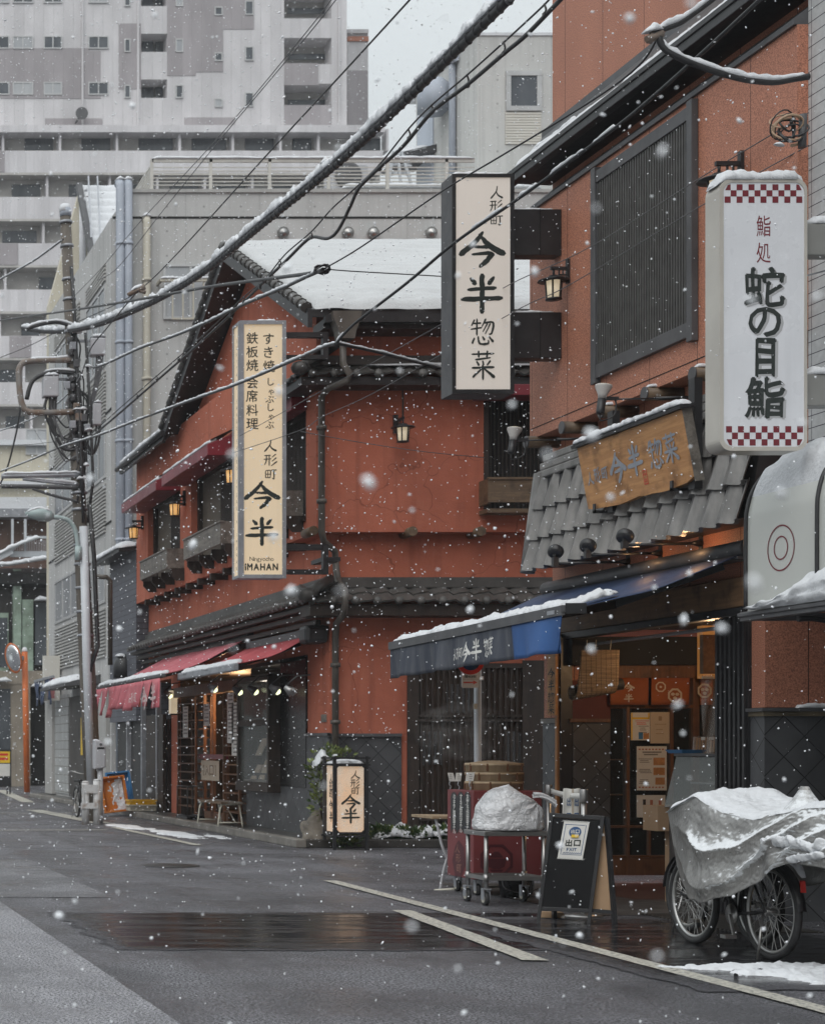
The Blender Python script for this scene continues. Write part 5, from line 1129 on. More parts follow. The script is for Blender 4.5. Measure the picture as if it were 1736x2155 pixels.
# ---- cream box sign of the restaurant
Yc = 25.0; cx0, cx1 = xY(506, Yc), xY(600, Yc); cz1, cz0 = zY(676, Yc), zY(1216, Yc)
t = thing('box_sign', 'tall glowing cream lightbox sign on the corner of the red stucco restaurant', 'sign', ((cx0+cx1)/2, Yc, cz0))
MB().box(cx0, cx1, Yc, Yc+.34, cz0, cz1).build('casing', M['galv'], t)
k = MB(); f = .045
def ring(k, x0, x1, y, th, z0, z1, f): k.box(x0, x0+f, y, y+th, z0, z1); k.box(x1-f, x1, y, y+th, z0, z1); k.box(x0+f, x1-f, y, y+th, z0, z0+f); k.box(x0+f, x1-f, y, y+th, z1-f, z1)
ring(k, cx0-.01, cx1+.01, Yc-.03, .029, cz0-.01, cz1+.01, f+.01)
k.box(cx0-.03, cx0-.001, Yc-.02, Yc+.03, cz0, cz1); k.box(cx0-.03, cx0-.001, Yc+.30, Yc+.34, cz0, cz1); k.box(cx0-.028, cx0-.001, Yc+.031, Yc+.299, cz0, cz0+.04); k.box(cx0-.028, cx0-.001, Yc+.031, Yc+.299, cz1-.04, cz1)
k.build('frame', M['galv'], t)
MB().box(cx0+f, cx1-f, Yc-.008, Yc-.001, cz0+f, cz1-f).build('face', M['sign_cream'], t)
MB().box(cx0-.008, cx0-.001, Yc+.03, Yc+.30, cz0+.04, cz1-.04).build('face', M['sign_cream'], t)
k = MB(); s_ = Yc / F; yy = Yc - .0095
for ch, x, y in (('す',565,713),('き',565,741),('焼',566,770),('し',570,803),('ゃ',571,825),('ぶ',568,840),('し',570,857),('ゃ',571,878),('ぶ',568,894),('鉄',531,711),('板',531,740),('焼',531,768),('会',531,805),('席',530,833),('料',531,863),('理',531,891)):
    p = W(x, y, yy); put(k, ch, p, (26 if ch not in 'しゃぶ' else (19 if ch != 'ゃ' else 17))*s_, FR, .012, 1, .05)
for ch, x, y, w_, h_ in (('人',569,938,27,26),('形',569,968,27,26),('町',570,998,24,24),('今',551,1041,72,59),('半',551,1118,66,58)):
    brush(k, ch, W(x, y, yy), w_*s_, h_*s_, FR, 1.12)
line(k, 'IMAHAN', W(552, 1193, yy), 20*s_, FR, .035, .2, .80)
line(k, 'Ningyocho', W(551, 1176, yy), 13*s_, FR, 0, .03)
k.build('lettering', M['ink'], t)
k = MB(); txt = 'SUKIYAKI SHABU-SHABU STEAK o IMAHAN'
for i, ch in enumerate(txt):
    if ch != ' ': put(k, ch, (cx0-.0095, Yc+.165, cz1 - .25 - i*.098), .085, ST, 0, 1)
k.build('lettering', M['grey_ink'], t)
k = MB(); xb = xY(690, Yc+.15)
for y0, y1 in ((700, 711), (748, 757), (1146, 1158), (1199, 1209)):
    a, b = zY(y1, Yc+.17), zY(y0, Yc+.17); k.box(cx1, xb, Yc+.12, Yc+.2, a, b)
for a, b in ((757, 700), (1209, 1146)): k.box(xb-.08, xb-.001, Yc+.11, Yc+.21, zY(a, Yc+.17)+.001, zY(b, Yc+.17)-.001); k.box(xb-.06, 8.3, Yc+.21, 25.749, zY(a, Yc+.17)+.2, zY(a, Yc+.17)+.26)
k.build('bracket', M['black'], t)
MB().lump([(cx0+.25, Yc+.15, cz1), (cx1-.08, Yc+.15, cz1)], (0,1,0), .26, .06, .03, 8, .5, 9, 4).build('snow_cap', M['snow'], t)

# ---- white sushi sign with checker bands
Yw = 12.65; wx0, wx1 = xY(1513, Yw), xY(1697, Yw); wz1, wz0 = zY(376, Yw), zY(949, Yw); sd2 = .185
t = thing('box_sign', 'white rounded sign with maroon checker bands and thick snow on top', 'sign', ((wx0+wx1)/2, Yw, wz0))
P = rbox(wx0, wx1, wz0, wz1, .085, 7); MB().prism([(x, Yw, z) for x, z in P], (0, sd2, 0)).build('casing', M['silver'], t)
Q = rbox(wx0+.028, wx1-.02, wz0+.03, wz1-.028, .07, 7); MB().prism([(x, Yw-.006, z) for x, z in Q], (0, .0055, 0)).build('face', M['white_sign'], t)
k = MB()
for i in range(len(P)):
    a, b = P[i], P[(i+1) % len(P)]; c, d = Q[i], Q[(i+1) % len(P)]
    k.add([(a[0],Yw-.012,a[1]),(b[0],Yw-.012,b[1]),(d[0],Yw-.012,d[1]),(c[0],Yw-.012,c[1]),(a[0],Yw-.001,a[1]),(b[0],Yw-.001,b[1]),(d[0],Yw-.001,d[1]),(c[0],Yw-.001,c[1])], [(0,1,2,3),(4,7,6,5),(0,4,5,1),(3,2,6,7)])
k.build('frame', M['silver'], t)
yy = Yw - .0075
for rr, (xa, xb_, ys) in enumerate(((1525,1688.4,(387,399.5,412.5,426)),(1528,1690,(896.5,910,924,937.5)))):
    cw = (xb_ - xa) / 13; k = MB()
    for r in range(3):
        for c in range(13):
            if (r + c) % 2 == 0:
                x0, y0, x1, y1 = xa + c*cw, ys[r], xa + (c+1)*cw, ys[r+1]
                if (rr == 0 and r == 0) or (rr == 1 and r == 2):
                    cut = 7 if c in (0, 12) else 0
                    pts = [(x0,y0),(x1,y0),(x1,y1),(x0,y1)]
                    if cut and rr == 0: pts = [(x0+cut,y0+1),(x1,y0),(x1,y1),(x0+1,y1)] if c == 0 else [(x0,y0),(x1-cut,y0+1),(x1-1,y1),(x0,y1)]
                    if cut and rr == 1: pts = [(x0+1,y0),(x1,y0),(x1,y1),(x0+cut,y1-1)] if c == 0 else [(x0,y0),(x1-1,y0),(x1-cut,y1-1),(x0,y1)]
                    k.add([W(a, b, yy) for a, b in pts], [(0,1,2,3)])
                else: k.add([W(x0,y0,yy), W(x1,y0,yy), W(x1,y1,yy), W(x0,y1,yy)], [(0,1,2,3)])
    k.build('checker_band', M['maroon_ink'], t)
s_ = Yw / F
L1 = (('蛇',1609,603,82,1.0),('の',1610,676,66,1.0),('目',1611,752,78,.62),('鮨',1610,837,82,1.0))
k = MB()
for ch, x, y, sz, sx in L1: put(k, ch, W(x, y, yy), sz*s_, FR, .026, sx, .05, fit=True)
k.build('lettering', M['ink'], t)
k = MB()
for ch, x, y, sz, sx in L1: put(k, ch, W(x+3.5, y+3.5, yy+.0006), sz*s_, FR, .03, sx, .05, fit=True)
k.build('drop_shadow_print', mk('grey_shadow_print', (.40,.40,.41), (.36,.36,.37), 3, .4), t)
k = MB()
for ch, x, y, sz in (('鮨',1607,475,44),('処',1607,531,44)): put(k, ch, W(x, y, yy), sz*s_, FR, .0, .68, .015, fit=True)
k.build('lettering', M['maroon_ink'], t)
for y0, y1 in ((474, 541), (790, 857)):
    a, b = zY(y1, Yw+.09), zY(y0, Yw+.09); o = MB().box(wx1, XT-.002, Yw+.03, Yw+.16, a, b).build('bracket', mk('grey_bracket_box', (.22,.22,.21), (.18,.18,.17), 2, .45), t, bevel=.01)
    MB().lump([(wx1+.02, Yw+.09, b), (XT-.02, Yw+.09, b)], (0,1,0), .13, .06, .02, 8, .5, 14, y0).build('snow_cap', M['snow'], o)
MB().lump([(wx0-.01, Yw+.09, wz1-.045), (wx0+.05, Yw+.09, wz1-.006), (wx1-.04, Yw+.09, wz1-.006), (wx1+.008, Yw+.09, wz1-.05)], (0,1,0), .22, .088, .016, 10, .4, 12, 2).build('snow_cap', M['snow'], t)
k = MB(); k.bar((wx1-.01, Yw+.1, wz0+1.3), (XT, Yw+.3, wz0+1.5), .012); k.build('stay', M['galv'], t)

# ---- carved wooden board
bx1, bx0 = 7.84, 7.955; by1, by0 = yX(1214.5, bx1), yX(1434, bx1); bz1, bz0 = zX(1214.5, 942.5, bx1), zX(1239, 1078, bx0)
t = thing('wooden_signboard', 'tilted wooden signboard with carved silver lettering hung over the grey tile roof', 'sign', (bx0, (by0+by1)/2, bz0))
nrm = Vector((-(bz1-bz0), 0, -(bx0-bx1))).normalized(); upv = Vector((bx1-bx0, 0, bz1-bz0)).normalized(); C0 = Vector((bx0, 0, bz0))
def bp(y, h, d=0): return C0 + Vector((0, y, 0)) + upv * h + nrm * d
H = (Vector((bx1,0,bz1)) - C0).length
k = MB(); n = 16; fr_ = []; bk = []
for i in range(n + 1):
    y = by1 + (by0-by1)*i/n; lo = .02 * N(i*.6, 3) + (.03 if i in (0, n) else 0) + .012*math.sin(i*.9)
    fr_.append((bp(y, lo, .0), bp(y, H - .005, .0))); bk.append((bp(y, lo, -.085), bp(y, H - .005, -.085)))
vs = []
for i in range(n + 1): vs += [fr_[i][0], fr_[i][1], bk[i][1], bk[i][0]]
fs = []
for i in range(n):
    a, b = i*4, i*4+4; fs += [(a,b,b+1,a+1), (a+1,b+1,b+2,a+2), (a+2,b+2,b+3,a+3), (a+3,b+3,b,a)]
fs += [(0,1,2,3), (n*4+3, n*4+2, n*4+1, n*4)]
k.add(vs, fs); k.build('board', M['wood_sign'], t)
ed = MB(); e0 = by0
ed.hexa([bp(e0-.012,.0,-.083), bp(e0-.001,.0,-.083), bp(e0-.001,.0,-.002), bp(e0-.012,.0,-.002), bp(e0-.012,H,-.083), bp(e0-.001,H,-.083), bp(e0-.001,H,-.002), bp(e0-.012,H,-.002)]); ed.build('end_grain', M['wood_old'], t)
k = MB(); k.hexa([bp(by0-.05,H,.035), bp(by1+.05,H,.035), bp(by1+.05,H,-.1), bp(by0-.05,H,-.1), bp(by0-.05,H+.03,.035), bp(by1+.05,H+.03,.035), bp(by1+.05,H+.03,-.1), bp(by0-.05,H+.03,-.1)]); cp = k.build('cap', M['black'], t)
MB().lump([bp(by1+.05,H+.03,-.03), bp(by0-.05,H+.03,-.03)], (1,0,0), .13, .055, .018, 8, .55, 12, 6).build('snow_cap', M['snow'], cp)
BF = (Vector((0,-1,0)), upv); k = MB()
def bpx(x, y):                                        # where a column and row of the board fall on its face
    hh = 0.0
    for _ in range(6):
        Xp = bx0 + (bx1-bx0)*hh/H; p = onX(x, y, Xp); hh = (p.z - bz0) / (bz1-bz0) * H
    return bp(p.y, hh, .004)
for ch, x, y, w_, h_ in (('人',1243,1007,.12,.13),('形',1257,999,.12,.14),('町',1273,995,.12,.13),('今',1300,983,.29,.29),('半',1336,968,.27,.28),('惣',1381,954,.24,.26),('菜',1412,942,.23,.26)):
    brush(k, ch, bpx(x, y), w_, h_, BF, 1.3)
k.build('lettering', M['silver_ink'], t)
k = MB(); c = bpx(1359, 1004); a = .05; k.add([c+Vector((0,a*.7,0))+upv*a*1.3, c+Vector((0,-a*.7,0))+upv*a*1.3, c+Vector((0,-a*.7,0))-upv*a*1.3, c+Vector((0,a*.7,0))-upv*a*1.3, c+Vector((0,a*.55,0))+upv*a*1.15, c+Vector((0,-a*.55,0))+upv*a*1.15, c+Vector((0,-a*.55,0))-upv*a*1.15, c+Vector((0,a*.55,0))-upv*a*1.15], [(0,1,5,4),(1,2,6,5),(2,3,7,6),(3,0,4,7)])
brush(k, '今', c+upv*.028, .05, .045, BF); brush(k, '半', c-upv*.03, .05, .045, BF); k.build('seal_mark', M['red_ink'], t)
k = MB()
for y in (by1-.18, by0+.32): a = bp(y, .0, .02); k.box(a.x-.02, a.x+.18, y-.02, y+.02, a.z-.03, a.z-.005); k.box(a.x-.02, a.x-.005, y-.02, y+.02, a.z-.03, a.z+.06)
for y in (by0+.12, by1-.35): k.box(7.99, 8.06, y-.05, y+.05, bz0-.05, 4.7)
k.build('bracket', M['black'], t)

# ---- blue awning
xa, xc = 6.755, 8.34
A0 = W(828, 1357, yX(828, xa)); A1 = W(1191, 1281, yX(1191, xa)); C0_ = onX(1150, 1240, xc); zc0 = C0_.z
t = thing('awning', 'navy blue shop awning with a lettered valance and snow along its front bar', 'awning', (xa, A1.y, A1.z))
def aw(u, v):                                          # u: far->near, v: front->back
    f = A0.lerp(A1, u); b = Vector((xc-.06, C0_.y + (14.75 - C0_.y)*u, zc0-.06)); p = f.lerp(b, v); p.z -= (.06 + .015*N(u*4, 1)) * math.sin(math.pi*v) + (.014 * math.sin(u*38 + 2*N(u*3, v*2)) + .02*N(u*12, v*3, 5)) * math.sin(math.pi*min(1, v*1.1)); return p
k = MB(); k.grid(aw, 60, 14); k.build('canvas', M['blue_cloth'], t, fix=False).modifiers.new('thick', 'SOLIDIFY').thickness = .004
k = MB(); k.tube([(xc+.0, 14.72, zc0), (xc, C0_.y, zc0)], .075, 12); k.box(xc-.09, xc+.05, 14.72, C0_.y, zc0-.10, zc0-.076); k.build('cassette', M['char'], t)
k = MB(); k.bar(A0 + Vector((0,.03,0)), A1 - Vector((0,.03,0)), .09, .055); k.bar(A0 + Vector((-.035,.02,-.02)), A1 + Vector((-.035,-.02,-.02)), .03, .075); k.build('front_bar', M['char'], t)
k = MB(); c = A1 + Vector((.06, 0, .0)); k.box(c.x-.08, c.x+.10, c.y-.035, c.y-.031, c.z-.045, c.z+.045); k.build('end_plate', M['black'], t)
k = MB(); k.box(xa-.055, xa-.052, A1.y+.10, A1.y+.24, A1.z-.04, A1.z-.005); k.build('maker_plate', M['galv'], t)
def val(u, v, off=0.0):
    p = A0.lerp(A1, u); d = .325 * v; p = p + Vector((-.03 + .035 * v * math.sin(u * 34 + 2 * N(u*5)) + .02*v*N(u*30), (.10 * v * (u > .985)) + .25*v*max(0, u-.9), -.045 - d + .012 * v * N(u * 14, 2)))
    p.x -= off; return p
for a, b, m_ in ((0, .752, 'navy_val'), (.752, 1.0, 'blue_new')):
    k = MB(); k.grid(lambda u, v, a=a, b=b: val(a + (b-a)*u, v), int(110*(b-a))+8, 8); k.build('valance', M[m_], t, fix=False).modifiers.new('thick', 'SOLIDIFY').thickness = .004
k = MB()
for ch, x, y, w_, h_ in (('人',945.5,1378,.095,.12),('形',954.2,1376,.095,.12),('町',962.5,1374,.09,.11),('今',975.5,1372,.185,.20),('半',993,1366.5,.18,.20),('惣',1012.5,1364,.145,.175),('菜',1025.5,1360,.14,.175)):
    p = onX(x, y, xa-.075); brush(k, ch, p, w_, h_, ST, 1.2)
o = k.build('lettering', M['white_ink'], t)
for v_ in o.data.vertices:
    y = v_.co.y + ORG[t.name].y; u = (A0.y - y) / (A0.y - A1.y); vv = (A0.z + (A1.z-A0.z)*u - .045 - (v_.co.z + ORG[t.name].z)) / .325
    v_.co.x = val(u, min(1, max(0, vv)), .006).x - ORG[t.name].x
far_tip = aw(1.0, .27)
MB().lump([A0 + Vector((.04,-.02,.03)), A0.lerp(A1,.5) + Vector((.05,0,.028)), A1 + Vector((.04,.1,.028))], (1,0,.3), .15, .058, .013, 11, .65, 10, 3).build('snow_cap', M['snow'], t)
MB().lump([A1 + Vector((.03,.16,.02)), aw(.97,.15) + Vector((0,0,.02)), aw(.965,.33) + Vector((0,0,.02))], (0,1,0), .19, .06, .013, 11, .65, 10, 8).build('snow_cap', M['snow'], t)
for y in (A1.y + .35, A0.y - .5): k = MB(); k.bar((xa+.06, y, A1.z-.03), (xa+.8, y + .45, A1.z+.10), .05, .07); k.bar((xa+.8, y+.45, A1.z+.10), (xc-.02, y+.05, zc0-.12), .05, .07); k.build('folding_arm', M['black'], t)

# ---- rounded awning of the sushi shop
xo = 7.59; yd1, yd0 = 13.42, 9.8
zb_ = zX(1576, 1287, xo)
t = thing('rounded_awning', 'translucent white barrel awning with a ring emblem and snow lying on its curve', 'awning', (xo, yd1, zb_))
prof = [(xo, zb_), (xo, zb_+.62), (xo+.012, zb_+.80), (xo+.06, zb_+.95), (xo+.16, zb_+1.08), (xo+.30, zb_+1.17), (xo+.46, zb_+1.215), (XT+.0, zb_+1.235)]
def sm(P, n=6):
    R = []
    for i in range(len(P)-1):
        p0, p1, p2, p3 = P[max(i-1,0)], P[i], P[i+1], P[min(i+2,len(P)-1)]
        for j in range(n):
            t_ = j/n; R.append(tuple(.5*((2*p1[q])+(p2[q]-p0[q])*t_+(2*p0[q]-5*p1[q]+4*p2[q]-p3[q])*t_*t_+(3*p1[q]-p0[q]-3*p2[q]+p3[q])*t_**3) for q in range(len(p1))))
    R.append(P[-1]); return R
pr = sm(prof, 5); m_ = len(pr) - 1
k = MB(); k.grid(lambda u, v: (pr[round(v*m_)][0], yd1 + (yd0-yd1)*u, pr[round(v*m_)][1]), 20, m_); k.build('sheet', M['acrylic'], t)
k = MB(); k.add([(x, yd1-.003, z) for x, z in pr] + [(XT, yd1-.003, zb_)], [tuple(range(len(pr)+1))]); k.build('end_sheet', M['acrylic'], t)
yr2 = yX(1722, xo)
for y in (yd1, yr2, 10.6):
    k = MB(); k.tube([(x-.008, y, z+.006) for x, z in pr], .016, 8); k.build('rib', M['black'], t)
k = MB(); k.box(xo-.03, xo+.05, yd0, yd1+.05, zb_-.075, zb_-.002); k.box(xo-.045, xo-.031, yd0, yd1+.06, zb_-.04, zb_-.01); k.box(xo, XT, yd1-.03, yd1+.03, zb_-.07, zb_-.01); k.build('gutter', M['char'], t, bevel=.006)
k = MB(); yb_ = yX(1665, xo); k.tube(sm([(xo+.05, yb_, zb_-.10), (xo+.25, yb_, zb_-.11), (XT+.1, yb_, zb_-.25), (XT+.45, yb_, zb_-.62)], 5), .022, 8); k.build('brace', M['black'], t)
k = MB(); c = onX(1643, 1153, xo-.004)
for R_, w_ in ((.170, .011), (.086, .011)):
    n = 48; o = len(k.v)
    for i in range(n):
        a = 6.28319*i/n; k.v.append(Vector((xo-.004, c.y + (R_+w_/2)*math.cos(a), c.z + (R_+w_/2)*math.sin(a)))); k.v.append(Vector((xo-.004, c.y + (R_-w_/2)*math.cos(a), c.z + (R_-w_/2)*math.sin(a))))
    for i in range(n): j = (i+1) % n; k.f.append((o+2*i, o+2*j, o+2*j+1, o+2*i+1)); k.sm.append(False)
k.build('ring_emblem', M['maroon_ink'], t)
def dome(u, v):
    q = 13 + v * (m_ - 13); i = min(m_-1, int(q)); f_ = q - i; x = pr[i][0]*(1-f_) + pr[i+1][0]*f_; z = pr[i][1]*(1-f_) + pr[i+1][1]*f_; y = yd1 - .01 + (yd0-yd1)*u
    h = (.075 + .05*N(y*3, x*6) + .025*N(y*11, x*13)) * min(1, v*5, u*40 + .05) * (1 if v > .02 else 0)
    return (x - h*.35, y, z + h)
MB().grid(dome, 120, 22).build('snow_cap', M['snow'], t, fix=False)
k = MB()
def toe(u, v):
    y = yX(1590, xo) + (yd0 - yX(1590, xo))*u; e = .05 + .28*min(1, max(0, (u-.02)*4.2))**1.3*(1+.25*N(u*18)) ; a = v
    return (xo - .012 - .075*math.sin(math.pi*min(1, a*.9+.1))*(1+.5*N(u*25, v*4)), y, zb_ - .0 + e*a*(.8 if u < .5 else 1) + .03*N(u*22, v*5, 3)*(v > .1))
k.grid(toe, 120, 12); k.build('snow_cap', M['snow'], t, fix=False)

# ---- red awnings of the restaurant
def red_awning(label, Y0, Y1, xw, zw, xf, zf, cloth, val_h, box):
    t = thing('awning', label, 'awning', (xf, Y0, zf), 'maroon awnings over the restaurant front')
    k = MB(); k.grid(lambda u, v: (xf + (xw-xf)*v, Y0 + (Y1-Y0)*u, zf + (zw-zf)*v - (.08 + .05*N(u*5, v*2, Y0) + .02*math.sin(u*30 + 3*N(u*2, v)))*math.sin(math.pi*v)), 70, 14); k.build('canvas', M[cloth], t).modifiers.new('thick', 'SOLIDIFY').thickness = .006
    k = MB(); k.box(xw-.02, xw+.1, Y0, Y1, zw-.02, zw+.12); k.build('cassette', M['char'], t, bevel=.02)
    k = MB(); k.box(xf-.05, xf+.05, Y0-.02, Y1+.02, zf-.10 if box else zf-.05, zf+.02); k.build('front_bar', M['galv' if box else 'char'], t, bevel=.02)
    MB().lump([(xf+.06, Y0+.1, zf+.02), (xf+.06, Y1-.1, zf+.02)], (1,0,.3), .22, .07, .05, 7, .5, 6, Y0).build('snow_cap', M['snow'], t)
    for y in (Y0+.5, Y1-.5): k = MB(); k.bar((xf, y, zf-.04), (xf+.6, y+.35, zf+.12), .05); k.bar((xf+.6, y+.35, zf+.12), (xw, y, zw-.1), .05); k.build('folding_arm', M['black'], t)
    return t
ta = red_awning('sun bleached maroon awning with a slit hanging valance', 30.1, 36.1, 8.3, 3.42, 6.8, 2.77, 'pink_cloth', .55, False)
k = MB(); n = 9; Y0, Y1 = 30.12, 36.08
for i in range(n):
    a = Y0 + (Y1-Y0)*i/n; b = Y0 + (Y1-Y0)*(i+1)/n; fl = .0 if i < 3 else .10 + .05*(i % 3); lg = .52 + .10*(i >= 6)
    def vf(u, v, a=a, b=b, fl=fl, lg=lg, i=i): return (6.75 - .06*v*math.sin(u*5+i) - .05*v, a + (b-a)*(u*(1 - (.22*v if i > 2 else .01*v)) + (.14*v if i > 2 else 0)) + fl*v*v*1.6 + (-.18*v if i == 0 and u < .3 else 0), 2.71 - lg*v*(1-.12*abs(math.sin(i*2.1))))
    k.grid(vf, 5, 6)
k.build('valance', M['pink_cloth'], ta, fix=False).modifiers.new('thick', 'SOLIDIFY').thickness = .005
k = MB()
for ch, x, y, w_, h_ in (('人',272,1470,.2,.2),('形',278,1469,.2,.2),('町',284,1468,.2,.2),('今',304,1469,.42,.42),('半',322,1463,.42,.40)): brush(k, ch, onX(x, y, 6.63), w_, h_, ST, 1.2)
k.build('lettering', mk('faded_white_print', (.55,.45,.44), (.48,.36,.36), 4, .8), ta)
tb_ = red_awning('crimson awning folded over the show window with a grey front box', 26.3, 29.85, 8.2, 3.2, 7.05, 2.76, 'red_cloth', 0, True)
k = MB(); k.box(8.0, 8.35, 25.9, 26.28, 3.06, 3.34); k.build('motor_box', M['black'], tb_, bevel=.06)

# ---- wall lanterns
def lantern(loc, label, arm, s=1.0, mat='lampglass', group='lanterns on the restaurant wall'):
    """loc: centre of the glass body; arm: vector from body top to the wall plate"""
    c = Vector(loc); t = thing('wall_lantern', label, 'lantern', c, group); a = Vector(arm)
    k = MB(); n = 6; k.lathe(c, [(.0,-.095*s),(.07*s,-.09*s),(.085*s,.09*s),(.0,.095*s)], 8); k.build('lamp_glass', M[mat], t)
    k = MB(); k.lathe(c, [(.05*s,.15*s),(.075*s,.125*s),(.16*s,.105*s),(.165*s,.093*s),(.0,.092*s)], 16); k.lathe(c, [(0,-.115*s),(.085*s,-.11*s),(.085*s,-.096*s),(0,-.095*s)], 12); k.build('lamp_cap', M['black'], t)
    k = MB()
    for i in range(6): an = 6.2832*i/6; k.bar(c+Vector((.075*s*math.cos(an),.075*s*math.sin(an),-.1*s)), c+Vector((.09*s*math.cos(an),.09*s*math.sin(an),.1*s)), .014*s)
    k.build('cage', M['black'], t)
    top = c + Vector((0,0,.15*s)); h = top + Vector((0,0,.08*s)); e = h + a
    k = MB(); k.tube([top, h], .012*s, 6); k.bar(h - a.normalized()*.03, e, .03*s, .035*s); k.bar(h + a*.3 - Vector((0,0,.07*s)), e - Vector((0,0,.07*s)), .016*s)
    for f_ in (.35, .6, .85): k.bar(h + a*f_, h + a*f_ - Vector((0,0,.07*s)), .014*s)
    d = a.normalized(); k.bar(e - Vector((0,0,.16*s)), e + Vector((0,0,.10*s)), .06*s, .05*s); k.build('bracket', M['black'], t)
    return t
for x, y, lab in ((281, 1122, 'small amber lantern on the farthest red pier of the restaurant'), (367, 1073, 'small amber lantern between two upstairs restaurant windows'), (487, 1003, 'small amber lantern just behind the cream lightbox sign')):
    p = onX(x, y, XP-.22); lantern(p, lab, (.2,0,0), 1.15, 'lampglass')
p = W(848, 914, 25.4); lantern(p, 'cream lantern alone on the wide red wall facing the side street', (.0,.3,0), 1.05, 'lampcream')
k = MB(); k.tube([W(848, 888, 25.74), W(848, 838, 25.74), W(846, 790, 25.73)], .012, 6); tag(k.build('lantern_wire', M['pipe_dk']), 'thin dark wire running up the red wall from the cream lantern', 'wire')
p = onX(1165, 609, XU-.16); lantern(p, 'black framed lantern on the granite wall beside the louvred window', (.16,0,0), .95, 'lampcream', 'lanterns on the granite shop')
p = onX(1513, 404, XU-.20); lantern(p, 'black lantern half hidden behind the snow of the white sign', (.20,0,0), 1.05, 'lampcream', 'lanterns on the granite shop')

# ---- spotlights on rods over the tile roof
def bulb_spot(x_tip, y_px, x_wall, label, head_up=True):
    Yq_ = yX(x_wall, XG); base = W(x_wall, y_px-3, Yq_); tip = W(x_tip, y_px+2, Yq_); t = thing('spotlight', label, 'spotlight', tip, 'bulb spotlights over the tile roof')
    mid = base.lerp(tip, .55)
    k = MB(); k.tube([base, mid], .014, 8); k.tube([mid, tip], .008, 8); k.build('rod', M['black'], t)
    h = tip + Vector((-.12, -.02, -.02)); d = Vector((.16,.05,1)).normalized()
    k = MB(); k.tube([h - d*.12, h - d*.10, h + d*.02], [.03,.036,.036], 12); k.box(h.x, tip.x+.03, h.y-.015, h.y+.015, tip.z-.012, tip.z+.018); k.build('lamp_holder', M['black'], t)
    k = MB(); k.tube([h+d*.021, h+d*.06, h+d*.13, h+d*.145], [.034,.04,.072,.072], 18); k.build('bulb', mk('frosted_bulb', (.42,.40,.38), (.34,.32,.31), 4, .35), t)
    k = MB(); k.tube([h+d*.146, h+d*.152], [.07,.05], 18); k.build('bulb_face', M['bulb'], t)
    k = MB(); k.tube(sm([tuple(h-d*.12), tuple(h-d*.18+Vector((.02,0,0))), tuple(h+Vector((.11,0,-.13))), tuple(h+Vector((.13,0,-.02))), tuple(tip)], 5), .007, 6); k.build('flex', M['cable'], t)
bulb_spot(1292, 838, 1486, 'grey bulb spotlight on a rod nearest the white sign')
bulb_spot(1102, 925, 1257, 'grey bulb spotlight on a rod at the far end of the tile roof')
def flood(xh, yh, yr_, xw, label):
    Yq_ = yX(xw, XG); base = W(xw, yr_-2, Yq_); tip = W(xh, yr_+2, Yq_); t = thing('floodlight', label, 'floodlight', tip, 'black floodlights under the tile roof')
    k = MB(); k.tube([base, tip], .013, 8); k.tube([base + Vector((-.09,0,0)), base], [.014,.04], 10); k.box(base.x-.01, base.x+.03, base.y-.03, base.y+.03, base.z-.11, base.z+.11); k.build('rod', M['black'], t)
    c = W(xh, yh, Yq_); d = Vector((.55,.55,.62)).normalized()
    k = MB(); k.tube([c-d*.03, c-d*.025, c-d*.005, c+d*.025, c+d*.035], [.025,.055,.072,.076,.076], 20); k.build('lamp_head', M['black'], t)
    k = MB(); k.box(tip.x-.025, tip.x+.025, tip.y-.025, tip.y+.025, tip.z-.03, tip.z+.06); k.tube([tip + Vector((0,0,.05)), c - d*.04], .014, 8); k.build('swivel', M['black'], t)
    k = MB(); k.tube([c+d*.041, c+d*.043], [.058,.058], 18); k.build('lens', M['bulb'], t)
flood(1168, 1163, 1184, 1322.6, 'black floodlight at the far end of the row below the grey tiles')
flood(1236, 1151, 1166, 1390.5, 'black floodlight in the middle of the row below the grey tiles')
flood(1314, 1131, 1145, 1476, 'black floodlight nearest the dome awning, below the grey tiles')

# ---- bulbs under the red awnings
for x, y, on, lab in ((354,1462,1,'small lit clip lamp farthest along under the maroon awning'),(448,1449,1,'small lit lamp above the ladder shelves of the restaurant'),(500,1454,1,'small lit lamp by the door side of the show window'),(533,1453,1,'small lit lamp over the far edge of the show window'),(579,1452,1,'small lit lamp over the near half of the show window'),(611,1454,0,'unlit silver lamp beside the black side panel')):
    c = onX(x, y, 7.75); t = thing('clip_lamp', lab, 'lamp', c, 'lamps under the maroon awnings')
    d = Vector((.75,-.3,-.6)).normalized()
    k = MB(); k.tube([c-d*.1, c-d*.04, c+d*.05], [.03,.05,.085], 14); k.build('lamp_shade', M['steel' if not on else 'char'], t)
    k = MB(); k.lathe(c+d*.04, [(0,-.06),(.05,-.03),(.055,.01),(.03,.05),(0,.055)], 12); k.build('bulb', M['bulb_on'] if on else M['steel'], t)
    k = MB(); k.tube([c-d*.1, c+Vector((.1,0,.22)), c+Vector((.3,.0,.24))], .012, 6); k.build('arm', M['black'], t)
c = onX(366, 1478, 8.3); t = thing('wall_lamp', 'slim lit paper wall lamp on the red pillar beside the ladder shelves', 'lamp', c)
MB().box(c.x-.08, c.x+.06, c.y-.1, c.y+.1, c.z-.24, c.z+.24).build('lamp_shade', M['lampcream'], t); k = MB(); k.box(c.x-.09, c.x+.08, c.y-.11, c.y+.11, c.z+.241, c.z+.27); k.box(c.x-.09, c.x+.08, c.y-.11, c.y+.11, c.z-.27, c.z-.241); k.build('frame', M['wood_dark'], t)
